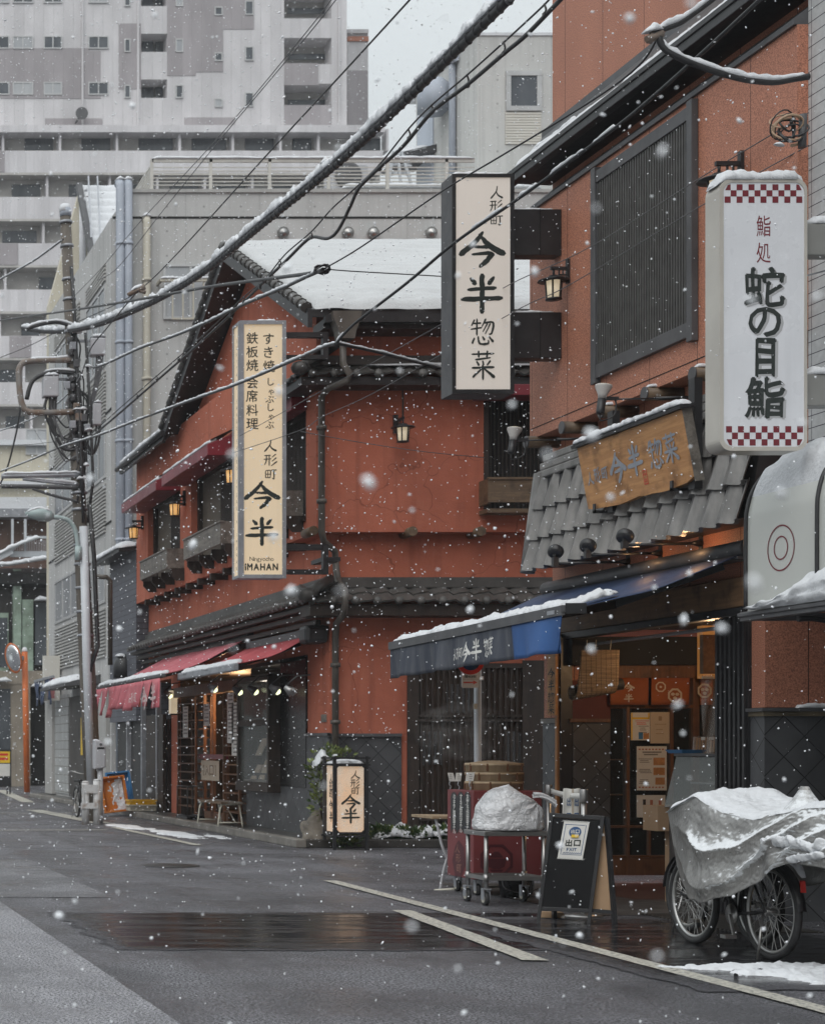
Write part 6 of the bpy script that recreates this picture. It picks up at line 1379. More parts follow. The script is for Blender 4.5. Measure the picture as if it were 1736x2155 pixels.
# ================================================================== street furniture and goods
# ---- paper lantern stand
Yl = 24.85; lx0, lx1 = xY(705, Yl), xY(770, Yl); lz = lambda y: zY(y, Yl); ldp = .44
t = thing('lantern_stand', 'square paper lantern stand glowing at the corner kerb, lettered in black', 'lantern', ((lx0+lx1)/2, Yl, 0))
k = MB(); zt_, zb_ = lz(1612), lz(1752)
for x in (lx0-.02, lx1):
    for y in (Yl-.01, Yl+ldp): k.box(x-.012, x+.03, y-.02, y+.02, .0 if y < Yl+.2 else .125, lz(1592))
for y in (Yl-.01, Yl+ldp):
    for z in (lz(1596), lz(1610), zb_-.06): k.box(lx0-.06, lx1+.06, y-.015, y+.015, z-.014, z+.014)
for x in (lx0-.005, lx1+.01):
    for z in (lz(1596), lz(1610), zb_-.06): k.box(x-.012, x+.012, Yl, Yl+ldp, z-.013, z+.013)
k.build('frame', M['black'], t)
MB().box(lx0+.015, lx1-.012, Yl+.01, Yl+ldp-.03, zb_, zt_).build('lamp_shade', M['andon'], t)
k = MB(); c_ = .05
for (x, z, sx, sz) in ((lx0+.015,zt_,1,-1),(lx1-.012,zt_,-1,-1),(lx0+.015,zb_,1,1),(lx1-.012,zb_,-1,1)): k.prism([(x,Yl,z),(x+c_*sx,Yl,z),(x,Yl,z+c_*sz)], (0,.009,0))
ring(k, lx0-.0, lx1+.0, Yl-.006, .005, zb_-.03, zt_+.02, .03); k.build('corner_trim', M['black'], t)
k = MB(); s_ = Yl/F; yy = Yl+.004
for ch, x, y, w_, h_ in (('人',748,1631,20,18),('形',747,1649,19,19),('町',748,1665,17,17),('今',738,1688,38,32),('半',738,1717,37,32)): brush(k, ch, W(x,y,yy), w_*s_, h_*s_, FR, 1.1)
for ch, z in (('人',1640),('形',1657),('町',1671),('今',1694),('半',1720)): brush(k, ch, (lx0+.009, Yl+.2, lz(z)), .16, .15, ST, 1.2)
k.build('lettering', M['ink'], t)
MB().box(lx0-.03, lx1+.02, Yl, Yl+ldp, lz(1609), lz(1607.5)).build('lid', M['black'], t)
MB().lump([(lx0-.02, Yl+.2, lz(1607.4)), (lx1+.0, Yl+.2, lz(1607.4))], (0,1,0), .42, .06, .03, 8, .5, 9, 3).build('snow_cap', M['snow'], t)

# ---- plants, rock
def leaves(b, c, R, n, size, rnd, squash=1.0, up=.3):
    for i in range(n):
        v = Vector((rnd.gauss(0,1), rnd.gauss(0,1), rnd.gauss(0,1))).normalized() * (rnd.random() ** .4)
        p = Vector(c) + Vector((v.x*R[0], v.y*R[1], v.z*R[2])); d = (v + Vector((rnd.uniform(-.6,.6), rnd.uniform(-.6,.6), up + rnd.uniform(-.3,.5)))).normalized()
        s = size * rnd.uniform(.6, 1.35); w = d.cross(Vector((rnd.uniform(-1,1), rnd.uniform(-1,1), rnd.uniform(-1,1)))).normalized() * s * .27; nn = d.cross(w).normalized() * s * .09
        b.add([p, p + d*s*.45 + w + nn, p + d*s, p + d*s*.45 - w + nn], [(0,1,2),(0,2,3)])
rnd = random.Random(3)
c = onG(690, 1776, 0); t = thing('camellia_shrub', 'leafy green shrub with snow on it behind the paper lantern stand', 'shrub', (8.2, 25.75, .12))
k = MB()
for cx, cy, R in ((700,1598,(.22,.2,.16)),(722,1594,(.16,.15,.14)),(672,1612,(.18,.15,.18)),(672,1640,(.14,.15,.2)),(672,1690,(.12,.12,.22)),(690,1585,(.2,.18,.12)),(672,1665,(.1,.1,.2))): leaves(k, W(cx,cy,25.65), R, 38, .085, rnd)
k.build('foliage', M['leaf2'], t, fix=False)
k = MB()
for cx, cy, R in ((700,1600,(.24,.2,.2)),(675,1625,(.2,.15,.25)),(675,1690,(.14,.12,.25))): leaves(k, W(cx,cy,25.75), R, 45, .085, rnd)
k.build('foliage', M['leaf'], t, fix=False)
k = MB()
for a, b in (((8.2,25.75,.15), W(676,1640,25.7)), (W(676,1640,25.7), W(700,1600,25.7)), (W(676,1640,25.7), W(668,1612,25.7))): k.tube([a, b], [.03,.015], 6)
k.build('stem', M['wood_dark'], t)
MB().lump([W(662,1612,25.5), W(676,1598,25.55), W(690,1600,25.55)], (0,1,0), .3, .12, .03, 8, .7, 14, 5).build('snow_cap', M['snow'], t)
MB().lump([W(700,1592,25.55), W(716,1590,25.55)], (0,1,0), .18, .05, .03, 7, .8, 14, 9).build('snow_cap', M['snow'], t)
k = MB(); c = W(683, 1770, 25.15)
def rock(u, v):
    a = 2*math.pi*u; b = math.pi*(v*.62); d = Vector((math.sin(b)*math.cos(a), math.sin(b)*math.sin(a), math.cos(b))); r = 1 + .3*N(d.x*1.7+3, d.y*1.7, d.z*1.7) + .1*N(d.x*6, d.y*6, d.z*6)
    return (c.x + .07 + d.x*.22*r, 25.8 + d.y*.2*r, 0.08 + (d.z+.32)*.33*r)
k.grid(rock, 32, 18); tag(k.build('garden_rock', M['stone']), 'rough brown rock standing beside the paper lantern stand', 'rock')
for i, (x0, x1, lab) in enumerate(((785, 868, 'low snow covered hedge plants next to the paper lantern stand'), (868, 990, 'low snow covered hedge plants behind the folding table'))):
    t = thing('hedge_plant', lab, 'hedge', (xY((x0+x1)/2, 25.75), 25.75, .12), 'planting along the dark wall'); k = MB(); k2 = MB()
    for j in range(9):
        x = x0 + (x1-x0)*(j+.5)/9; c = W(x, 1760 + rnd.uniform(-6,4), 25.72); leaves(k, c, (.12,.12,.10), 60, .085, rnd, up=.6); leaves(k2, c, (.12,.1,.1), 22, .085, rnd, up=.6)
    k.build('foliage', M['leaf'], t, fix=False); k2.build('foliage', M['leaf2'], t, fix=False)
    k = MB()
    for q in range(3): k.lump([W(x0+1, 1756+q*5, 25.95-.14*q), W((x0+x1)/2, 1750+q*5+rnd.uniform(-3,3), 25.95-.14*q), W(x1, 1755+q*5, 25.95-.14*q)], (0,1,0), .20, .09, .02, 8, 1.1, 16, i*7+q*3)
    k.build('snow_cap', M['snow'], t)
t = thing('hedge_plant', 'small bright green plant at the foot of the paper lantern stand', 'plant', W(732,1780,25.3), 'planting along the dark wall'); k = MB(); leaves(k, W(730,1768,25.3), (.2,.1,.11), 150, .09, rnd, up=.7); k.build('foliage', M['leaf'], t, fix=False); k = MB(); leaves(k, W(733,1766,25.25), (.15,.08,.1), 50, .09, rnd, up=.7); k.build('foliage', M['leaf2'], t, fix=False)

# ---- casters
def caster(par, x, y, z1, r=.055):
    k = MB(); k.box(x-.035, x+.035, y-.035, y+.035, z1-.012, z1); k.box(x-.032, x-.024, y-.02, y+.04, r-.01, z1-.012); k.box(x+.024, x+.032, y-.02, y+.04, r-.01, z1-.012); o = k.build('caster', M['galv'], par)
    k = MB(); k.tube([(x-.02, y+.02, r), (x-.016, y+.02, r), (x+.016, y+.02, r), (x+.02, y+.02, r)], [r*.86, r, r, r*.86], 22); k.build('wheel', M['rubber'], o)
    k = MB(); k.tube([(x-.023, y+.02, r), (x+.023, y+.02, r)], r*.62, 16); k.build('hub', M['white_pl'], o)
# ---- steel trolley with a full bag
Yt = 16.06; tx0, tx1 = 6.635, 7.215; ty0, ty1 = Yt, 16.52; tz = .695
t = thing('trolley', 'stainless steel trolley on four casters carrying the white plastic bag', 'trolley', (6.9, 16.3, 0))
k = MB(); k.box(tx0-.01, tx1+.01, ty0-.01, ty1+.01, tz-.045, tz); k.build('table_top', M['steel'], t, bevel=.006)
for x in (tx0+.02, tx1-.02):
    for y in (ty0+.02, ty1-.02):
        k = MB(); k.tube([(x, y, .16), (x, y, tz-.046)], .019, 12); k.tube([(x, y, .22), (x, y, .29)], .025, 12); k.build('leg', M['steel'], t); caster(t, x, y, .16, .064)
k = MB(); k.box(tx0+.02, tx1-.02, ty0+.01, ty0+.03, .235, .275); k.box(tx0+.02, tx1-.02, ty1-.03, ty1-.01, .235, .275); k.box(tx0+.01, tx0+.03, ty0+.03, ty1-.03, .235, .275); k.box(tx1-.03, tx1-.01, ty0+.03, ty1-.03, .235, .275); k.box(tx0+.03, tx1-.03, ty0+.03, ty1-.03, .24, .245); k.build('shelf', M['steel'], t)
k = MB(); c = Vector((6.945, 16.27, tz+.005))
def bag(u, v):
    a = 2*math.pi*u; ca, sa = math.cos(a), math.sin(a); H = .43*(1 - .26*max(0, ca)**1.2 - .04*max(0, -ca)); h = 1 - v
    if h > .06: rho = (1 - ((h-.06)/.94)**2.7)**.5 if h < 1 else 0
    else: rho = .95 + .05*(h/.06)**.5
    ax, ay = .318, .25; sx = math.copysign(abs(ca)**.8, ca); sy = math.copysign(abs(sa)**.8, sa); d = Vector((ca*rho, sa*rho, h*2-1))
    kx, kz = ca*rho*.318 - .19, h*.43 - .33; kd = math.hypot(kx, kz + .0); ang = math.atan2(kz, kx); pl = .022*math.sin(ang*13 + 2*N(d.x*3, d.z*3))*math.exp(-kd*5.5)
    r = 1 + .07*N(d.x*1.7, d.y*1.7, d.z*1.7+4) - .055*abs(N(d.x*2.4+3, d.y*2.4, d.z*2.4)) - .028*abs(N(d.x*6, d.y*6+2, d.z*5)) - .012*abs(N(d.x*13, d.y*13, d.z*9)) + pl*3
    return c + Vector((sx*rho*ax*r, sy*rho*ay*r, max(.002, h*H*(1 + .05*N(ca*2, sa*2, 8) + pl*2)) - .012*abs(N(d.x*7, d.y*7, 4))*h))
k.grid(bag, 180, 110)
bagt = k.build('plastic_bag', M['bag'], fix=False); tag(bagt, 'bulging translucent white plastic bag resting on the steel trolley', 'bag')
k = MB(); kn = c + Vector((.19, -.10, .33))
def twist(u, v):
    a = 2*math.pi*u; p = kn.lerp(c + Vector((.38,-.15,.25)), v); r = .035 - .035*v + .05*v*v + .010*math.sin(a*5 + v*3); return p + Vector((.1*r*math.cos(a), r*math.cos(a)*.7, r*math.sin(a)*.75 + .03*math.sin(v*3.1)))
k.grid(twist, 30, 14); k.build('bag_neck', M['bag'], bagt, fix=False)
# ---- maroon steamer cart
mx0, mx1, my0, my1, mz0, mz1 = 6.95, 7.63, 17.1, 17.76, .165, 1.05
t = thing('steamer_cart', 'maroon food cart with black lettered ribbons on its side, parked behind the steel trolley', 'cart', (7.3, 17.4, 0))
MB().box(mx0, mx1, my0, my1, mz0, mz1).build('cabinet', M['cart_red'], t, bevel=.006)
for x in (mx0+.08, mx1-.08):
    for y in (my0+.08, my1-.08): caster(t, x, y, .164, .058)
k = MB()
for xc_ in (956, 970, 984):
    y = yX(xc_, mx0); a, b = zX(xc_, 1667, mx0), zX(xc_, 1756, mx0); w_ = .085; X = mx0-.003; P = [(X,y-w_,b+.05),(X,y,b),(X,y+w_,b+.05)]
    n = 8; P = [(X, y - w_*math.cos(math.pi*i/n), a - .06 + .06*math.sin(math.pi*i/n)) for i in range(n+1)][::-1] + [(X,y-w_,b+.0),(X,y-.04,b+.045),(X,y,b+.055),(X,y+.04,b+.045),(X,y+w_,b+.0)]
    k.add(P, [tuple(range(len(P)))])
k.build('ribbon_print', M['black'], t)
k = MB()
for xc_, s in ((957,'やまと豚豚まん'),(971,'すき焼肉まん'),(985,'あずき胡麻まん')):
    y = yX(xc_, mx0)
    for i, ch in enumerate(s): put(k, ch, (mx0-.0045, y, zX(xc_, 1676 + i*80/len(s) + 3, mx0)), .085, ST, .01, .85, .05)
k.build('lettering', M['white_ink'], t)
k = MB(); y = yX(966, mx0); pts = [(.0,.17),(.13,.11),(.17,-.05),(.06,-.17),(-.09,-.17),(-.17,-.03),(-.09,.11)]; zc_ = zX(966, 1807, mx0)
k.add([(mx0-.003, y-a*1.0, zc_+b*1.1) for a, b in pts], [tuple(range(len(pts)))]); 
n = 8
def octa(k, x, yy, z, r0, r1, y_):
    o = len(k.v)
    for i in range(8): a = 6.28319*(i+.5)/8; k.v.append(Vector((x+r0*math.cos(a), y_, z+r0*math.sin(a)))); k.v.append(Vector((x+r1*math.cos(a), y_, z+r1*math.sin(a))))
    for i in range(8): j = (i+1) % 8; k.f.append((o+2*i,o+2*j,o+2*j+1,o+2*i+1)); k.sm.append(False)
p = W(1045, 1812, my0-.003); octa(k, p.x, 0, p.z, .175, .145, my0-.003)
k.add([(p.x+a, my0-.003, p.z+b) for a, b in ((-.1,.02),(.1,.02),(.08,-.06),(.03,-.085),(-.03,-.085),(-.08,-.06))], [tuple(range(6))]); k.add([(p.x+a, my0-.003, p.z+b) for a, b in ((-.07,.03),(.07,.03),(.04,.07),(.02,.09),(-.02,.09),(-.04,.07))], [tuple(range(6))]); k.add([(p.x+a, my0-.003, p.z+b) for a, b in ((-.07,-.09),(.07,-.09),(.05,-.11),(-.05,-.11))], [(0,1,2,3)])
k.build('emblem', M['cart_mark'], t)
k = MB()
for i, ch in enumerate('人形町'): brush(k, ch, (mx0-.0045, y+.03-.02*i, zc_+.10-.10*i), .12, .095, ST)
k.build('lettering', mk('faded_gold_print', (.30,.16,.12), (.25,.12,.09), 4, .6), t)
# bamboo steamer: a stack of tiers
sc = Vector((7.29, 17.42, mz1)); sr_ = .27
for i, lab in enumerate(('lowest bamboo steamer tier resting on the maroon cart', 'middle bamboo steamer tier in the stack on the maroon cart', 'topmost bamboo steamer tier with a woven lid, above the maroon cart')):
    z = sc.z + .001 + i*.092; t = thing('steamer_basket', lab, 'steamer', (sc.x, sc.y, z), 'bamboo steamer stack')
    k = MB(); k.lathe((sc.x, sc.y, z), [(sr_-.02,0),(sr_,.002),(sr_,.06),(sr_+.008,.062),(sr_+.008,.088),(sr_-.02,.09)], 36); k.build('hoop', M['bamboo'], t)
    k = MB()
    for j in range(9): a = 6.2832*j/9 + i*.3; k.box(sc.x+(sr_+.004)*math.cos(a)-.008, sc.x+(sr_+.004)*math.cos(a)+.008, sc.y+(sr_+.004)*math.sin(a)-.008, sc.y+(sr_+.004)*math.sin(a)+.008, z+.008, z+.084)
    k.build('binding', M['wood_mid'], t)
    if i == 2:
        k = MB(); k.grid(lambda u, v: (sc.x + (sr_-.03)*v*math.cos(6.2832*u), sc.y + (sr_-.03)*v*math.sin(6.2832*u), z+.088+.025*(1-v*v)+.006*N(u*60, v*9)), 48, 8); k.build('lid', M['bamboo'], t)
# price cards on clips
for x, y0, y1, lab in ((948,1627,1645,'white price card leaning left on the far end of the maroon cart'),(966,1627,1645,'white price card standing upright between two others on the maroon cart'),(990,1626,1644,'white price card nearest the bamboo steamer on the maroon cart')):
    p = onX(x-1, 1656, mx0+.04); t = thing('price_card', lab, 'price card', p, 'price cards on the cart')
    a = W(x-6 if x < 980 else x-8, y0, p.y); b = W(x+6 if x < 980 else x+9, y1, p.y); k = MB(); sh_ = -.02 if x < 950 else .012
    k.hexa([(a.x-sh_,p.y,b.z),(b.x-sh_,p.y,b.z),(b.x-sh_,p.y+.002,b.z),(a.x-sh_,p.y+.002,b.z),(a.x,p.y,a.z),(b.x,p.y,a.z),(b.x,p.y+.002,a.z),(a.x,p.y+.002,a.z)]); k.build('card', M['paper'], t)
    k = MB()
    for j, w_ in enumerate((.022,.034,.03)): z = a.z - .025 - j*.02; k.box((a.x+b.x)/2-w_/2, (a.x+b.x)/2+w_/2, p.y-.001, p.y-.0004, z, z+.006)
    k.build('print', M['grey_ink'], t)
    k = MB(); k.tube(sm([(p.x,p.y,mz1),(p.x+.01,p.y,mz1+.03),(p.x-.008,p.y,mz1+.05),((a.x+b.x)/2,p.y+.003,b.z+.01)],3), .005, 6); k.build('clip', M['galv'], t)
# folding table
t = thing('folding_table', 'small folding table with pale crossed legs behind the maroon cart', 'table', (6.95, 18.1, 0))
zt_ = zY(1718, 17.95); k = MB(); k.box(xY(903, 17.95), 7.4, 17.85, 18.45, zt_-.025, zt_); k.build('table_top', M['bamboo'], t)
for pts in ([(917,1724),(922,1745),(930,1780),(942,1810)], [(943,1800),(933,1835),(926,1874)]):
    k = MB(); k.tube(sm([tuple(W(x, y, 17.9)) for x, y in pts], 4), .014, 8); k.build('leg', M['postbox'], t)
k = MB(); k.tube([W(914, 1875, 17.85), W(1050, 1866, 17.85)], .014, 8); k.build('foot_bar', M['white_pl'], t)
# bin beneath the trolley
t = thing('bucket', 'black plastic bucket under the maroon cart', 'bucket', (7.32, 17.0, 0)); k = MB(); k.lathe((7.30,16.95,0), [(.0,.001),(.13,.002),(.16,.20),(.165,.205),(.165,.22),(.15,.22),(.12,.01)], 20); k.build('pail', M['black_gloss'], t); k = MB(); k.tube(sm([(7.15,16.9,.2),(7.14,16.8,.1),(7.3,16.76,.06),(7.46,16.8,.1)],4), .006, 6); k.build('handle', M['black'], t)

# ---- belt barrier
def stanchion(x, y, lab):
    t = thing('barrier_post', lab, 'barrier', (x, y, 0), 'belt barrier posts'); k = MB(); k.tube([(x,y,.03),(x,y,1.0)], .024, 12); k.build('pole', M['steel'], t); k = MB(); k.tube([(x,y,1.0),(x,y,1.115)], .034, 16); k.build('belt_housing', M['steel'], t, bevel=.004); k = MB(); k.lathe((x,y,0), [(0,0),(.16,.001),(.16,.012),(.05,.03),(0,.03)], 24); k.build('base', M['steel'], t); return t
pa, pb = (7.61, 16.9), (7.06, 15.0)
t1 = stanchion(*pa, 'steel belt barrier post beside the plastic bag'); t2 = stanchion(*pb, 'steel belt barrier post right behind the black A-board')
k = MB(); q0 = Vector((pa[0], pa[1]-.04, 1.055)); q1 = Vector((pb[0], pb[1]+.04, 1.055)); m_ = q0.lerp(q1, .5) - Vector((0,0,.03))
k.grid(lambda u, v: (q0*(1-u)**2 + m_*2*u*(1-u) + q1*u*u) + Vector((0,0,.026-.052*v)), 16, 1); k.build('belt', M['paper'], t2).modifiers.new('thick', 'SOLIDIFY').thickness = .002
pm = q0.lerp(q1, .62) - Vector((0,0,.02)); w_ = .078
t = thing('exit_notice', 'creased white paper with faint blue lettering hung on the barrier belt', 'notice', pm)
k = MB(); k.grid(lambda u, v: (pm.x - w_ + 2*w_*u - .012*v, pm.y + .01*math.sin(u*6.28) - .06, pm.z + .07 - .34*v + .004*math.sin(u*9)), 10, 8); k.build('sheet', M['paper'], t).modifiers.new('thick', 'SOLIDIFY').thickness = .002
k = MB()
for ch, dz in (('出',-.05),('口',-.19)):
    for dx in (-.035, .035): put(k, ch, (pm.x+dx, pm.y-.075, pm.z+dz), .075, FR, .012, .55, .0, fit=True)
k.build('lettering', M['blue_ink'], t); MB().box(pm.x-.008, pm.x+.006, pm.y-.078, pm.y-.0765, pm.z-.26, pm.z+.07).build('tape', M['paper_tan'], t)

# ---- black A-board
t = thing('a_board', 'black wooden A-board with a taped exit notice, standing on the wet asphalt', 'sign', (6.75, 14.5, 0))
B0, B1, T0, T1 = Vector((6.480,14.62,0)), Vector((6.845,14.42,0)), Vector((6.585,14.60,.925)), Vector((6.955,14.40,.905))
R0, R1 = Vector((6.66,14.75,0)), Vector((6.975,14.27,0))
un = (B1-B0).normalized(); face_n = (T0-B0).cross(B1-B0).normalized()
if face_n.y > 0: face_n = -face_n
def ab(u, v): return (B0*(1-u)+B1*u)*(1-v) + (T0*(1-u)+T1*u)*v
def slab(k, u0, v0, u1, v1, d0, d1):
    P = [ab(u0,v0), ab(u1,v0), ab(u1,v1), ab(u0,v1)]; k.hexa([p + face_n*d0 for p in P] + [p + face_n*d1 for p in P])
k = MB(); slab(k, 0, 0, .07, 1, -.012, .012); slab(k, .93, 0, 1, 1, -.012, .012); slab(k, .07, .96, .93, 1.0, -.012, .0118); slab(k, .07, .10, .93, .135, -.012, .0118); k.build('frame', M['black'], t, bevel=.003)
k = MB(); slab(k, .071, .136, .929, .959, -.006, .004); k.build('board', mk('wet_blackboard', (.008,.008,.009), (.014,.014,.015), 2.2, .22, .12, st=(1,1,.6), spec=.2), t)
k = MB(); k.bar(T1 + Vector((.015,.0,-.01)), R1, .03, .04); k.bar(T0 + Vector((.03,.03,-.01)), R0 + Vector((.03,.0,0)), .03, .04); k.bar((R1*.88+T1*.12)+Vector((0,0,0)), (R0*.88+T0*.12), .02, .03); k.build('rear_frame', M['black'], t)
k = MB(); a, b = T1 + Vector((.012,.03,-.03)), R1 + Vector((.0,.04,.12)); c2_, d2_ = T0 + Vector((.05,.05,-.03)), R0 + Vector((.05,.03,.12)); k.add([a, b, d2_, c2_], [(0,1,2,3)]); k.build('rear_board', M['cardb'], t)
def abp(u, v, d): return ab(u, v) + face_n*d
nu0, nu1, nv0, nv1 = .26, .72, .585, .935
def pslab(k, u0, v0, u1, v1, d, sk=.0): k.add([abp(u0-sk, v0, d), abp(u1-sk, v0, d), abp(u1+sk, v1, d), abp(u0+sk, v1, d)], [(0,1,2,3)])
e = thing('exit_poster', 'laminated white exit poster taped to the black A-board', 'poster', ab(.5,.76))
k = MB(); pslab(k, nu0, nv0, nu1, nv1, .006, .02); k.build('sheet', M['paper'], e)
k = MB()
for (a, b, c_, d) in ((.30,.625,.31,.905),(.67,.625,.68,.905),(.31,.90,.67,.905),(.31,.625,.67,.629)): pslab(k, a, b, c_, d, .0072, .016)
for i in range(9): pslab(k, .335+i*.036, .635, .353+i*.036, .648, .0072, .018)
k.build('border_print', M['blue_ink'], e)
AF = (un, (T0-B0).normalized()); cc_ = abp(.505, .835, .0074)
k = MB(); k.add([cc_ + AF[0]*.047*math.cos(6.2832*i/24) + AF[1]*.047*math.sin(6.2832*i/24) for i in range(24)], [tuple(range(24))]); k.build('disc_print', M['blue_ink'], e)
k = MB(); put(k, '出', cc_ + face_n*.0012 - AF[0]*.018 + AF[1]*.006, .032, AF, .02, 1, 0, True); put(k, '口', cc_ + face_n*.0012 + AF[0]*.018 + AF[1]*.006, .030, AF, .02, 1, 0, True); k.build('lettering', M['white_ink'], e)
k = MB(); c2_ = abp(.49, .735, .0076); put(k, '出', c2_ - AF[0]*.032, .056, AF, .03, 1, 0, True); put(k, '口', c2_ + AF[0]*.032, .050, AF, .03, 1, 0, True); k.build('lettering', M['ink'], e)
k = MB(); line(k, 'EXIT', abp(.485, .675, .0076), .036, AF, .02, .12); k.build('lettering', M['blue_ink'], e)
k = MB(); k.hexa([cc_+AF[0]*a+AF[1]*b+face_n*d for d in (.001,.012) for a, b in ((-.025,-.045),(.03,-.045),(.03,-.02),(-.025,-.02))]); k.build('yellow_note', M['yellow'], e)
k = MB()
for v_ in (nv0-.004, nv1-.01): pslab(k, nu0-.02, v_, nu1+.02, v_+.016, .0082, .02)
k.build('tape', glass('clear_tape', (.6,.6,.58), .15, .35), e)
k = MB(); k.hexa([(6.60,14.80,.014),(6.78,14.74,.014),(6.80,14.86,.014),(6.62,14.92,.014),(6.61,14.81,.06),(6.77,14.75,.06),(6.79,14.85,.06),(6.63,14.91,.06)]); tag(k.build('sandbag_weight', M['cardb']), 'tan weight bag lying on the ground beneath the A-board', 'weight')

# ---- goods and fittings at the shop entrance
def noren(x0, x1, lab, marks):
    t = thing('noren_curtain', lab, 'curtain', W((x0+x1)/2, 1484, YD-.05), 'noren curtains over the entrance door'); k = MB(); a, b = W(x0,1427,YD-.06), W(x1,1484,YD-.06)
    k.grid(lambda u, v: (a.x+(b.x-a.x)*u, YD-.06+.008*math.sin(u*11+v*2), a.z+(b.z-a.z)*v), 24, 6); k.build('cloth', M['noren'], t).modifiers.new('thick', 'SOLIDIFY').thickness = .003
    k = MB(); yy = YD-.072
    for mk_ in marks:
        if mk_[0] == 'o':
            _, x, y, r = mk_; p = W(x, y, yy); r *= YD/F; octa(k, p.x, 0, p.z, r, r*.74, yy)
            for q in range(3 if r > .06 else 1):
                an = 2.1*q+.5; rr = r*.33 if r > .06 else 0; o = len(k.v); n = 10; cx, cz = p.x+rr*math.cos(an), p.z+rr*math.sin(an)
                for i in range(n): k.v.append(Vector((cx+r*.26*math.cos(6.2832*i/n), yy-.0003*q, cz+r*.26*math.sin(6.2832*i/n)*.8)))
                k.f.append(tuple(range(o, o+n))); k.sm.append(False)
        else: ch, x, y, w_ = mk_; brush(k, ch, W(x, y, yy), w_*YD/F, w_*.85*YD/F, FR, 1.2)
    k.build('emblem', mk('pale_noren_print', (.55,.48,.38), (.45,.38,.30), 5, .8), t)
noren(1285, 1364, 'orange door curtain with two white brush characters', [('今',1323,1446,23), ('半',1323,1469,20)])
noren(1371, 1450.5, 'orange door curtain with two white octagon emblems', [('o',1390.5,1446,11.5), ('o',1420.5,1464,16)])
noren(1474, 1500, 'orange door curtain at the edge with a half hidden emblem', [('o',1483,1454,16)])
def poster(x0, y0, x1, y1, lab, m_, blocks):
    t = thing('poster', lab, 'poster', W((x0+x1)/2, y1, YD+.02), 'posters on the entrance door'); MB().fr(x0,y0,x1,y1,YD+.03,.004).build('sheet', M[m_], t)
    for nm, mm, rects in blocks:
        k = MB()
        for a, b, c_, d in rects: k.fr(a, b, c_, d, YD+.0285, .0012)
        k.build(nm, M[mm], t)
rows_ = lambda x0, x1, ys, h: [(x0 + (i*3.1 % 4), y, x1 - (i*7.3 % 9), y+h) for i, y in enumerate(ys)]
poster(1327.5, 1500, 1367.5, 1558.5, 'yellow edged printed poster at the upper part of the door', 'paper', [('print','grey_ink',rows_(1344,1365,(1528,1532,1536,1541),1.4)), ('print','red_ink',rows_(1337,1366,(1517,1521,1524),1.2)), ('yellow_block','yellow',[(1328,1501,1331,1558),(1364,1501,1367,1514),(1331,1510,1366,1514)]), ('photo_print','blue_pl',[(1344,1541.5,1353,1556)]), ('photo_print','wood_sign',[(1354,1543,1366,1556)])])
poster(1368.5, 1499, 1411, 1565, 'plain tan poster with a faint round crest', 'paper_tan', [('print','bamboo',rows_(1378,1402,(1524,1535,1544),1.2)), ('crest','bamboo',[(1386,1508,1393,1517)])])
poster(1340, 1571, 1403, 1664, 'large white menu poster with three food photos in the middle of the door', 'paper', [('print','grey_ink',rows_(1352,1392,(1582,1587),3)+rows_(1344,1372,(1597,1600.5,1604,1619,1622.5,1626,1641,1645,1648.5),1.5)), ('photo_print','wood_sign',[(1375,1595,1399,1611),(1375,1616,1399,1632),(1379,1637,1399,1652)]), ('border_print','terracotta',[(1344+7*i,1576,1348+7*i,1579) for i in range(8)]+[(1344+7*i,1656,1348+7*i,1659) for i in range(8)])])
poster(1340, 1674, 1400, 1721, 'lowest white poster with three skewered snacks', 'paper', [('photo_print','wood_dark',[(1353,1683,1359,1702)]), ('photo_print','terracotta',[(1368,1684,1374,1702),(1386,1685,1392,1703)]), ('yellow_block','yellow',[(1354,1714,1390,1718)])])
c = W(1253, 1370, 17.2); t = thing('bamboo_blind', 'half rolled split bamboo blind hanging in the dark entrance', 'blind', c)
a = W(1223, 1368, 17.2); b = W(1303, 1368, 17.2); rl = .066
def bl(u, v):
    L = .36 + .075*(1-u); s = v*(L + 2*rl*math.pi*.8); x = a.x+(b.x-a.x)*u - .06*v*(1-u)
    if s < L: return (x - .03*v, 17.2 - .02*v, a.z - s + .0)
    an = (s-L)/rl; return (x - .03, 17.18 + rl - rl*math.cos(an), a.z - L - rl*math.sin(an))
k = MB(); k.grid(bl, 30, 40); k.build('reed_sheet', M['blind'], t, fix=False).modifiers.new('thick', 'SOLIDIFY').thickness = .006
k = MB(); k.tube([(a.x-.01, 17.25, a.z-.40), (b.x+.05, 17.25, a.z-.34)], .06, 14); k.build('roll', M['black'], t)
k = MB()
for x in (a.x+.05, (a.x+b.x)/2-.05, b.x-.09): k.tube([(x,17.2,a.z-.01),(x+.01,17.2,2.56)], .004, 5)
k.build('hanging_cord', M['white_pl'], t)
# refrigerated display case along the counter
t = thing('display_case', 'counter display case with a sloping glass front behind the covered bicycle', 'display case', (8.8, 15.5, 0))
y1, y0 = 16.2, 14.85; xt0, xb0 = 8.50, 8.385; zt_, zb_ = 1.40, .92
k = MB(); k.box(8.43, 9.4, y0, y1, 0, zb_); k.build('cabinet', mk('case_cabinet', (.05,.042,.038), (.035,.03,.027), 2, .5), t)
k = MB(); k.box(xt0-.02, 9.4, y0, y1+.01, zt_, zt_+.025); k.build('counter_top', M['char'], t)
k = MB(); k.add([(xb0,y0,zb_),(xb0,y1,zb_),(xt0,y1,zt_),(xt0,y0,zt_)], [(0,1,2,3)]); k.add([(xb0,y1,zb_),(9.4,y1,zb_),(9.4,y1,zt_),(xt0,y1,zt_)], [(0,1,2,3)]); k.build('glass', glass('reflective_case_glass', (.25,.27,.26), .03, .45), t)
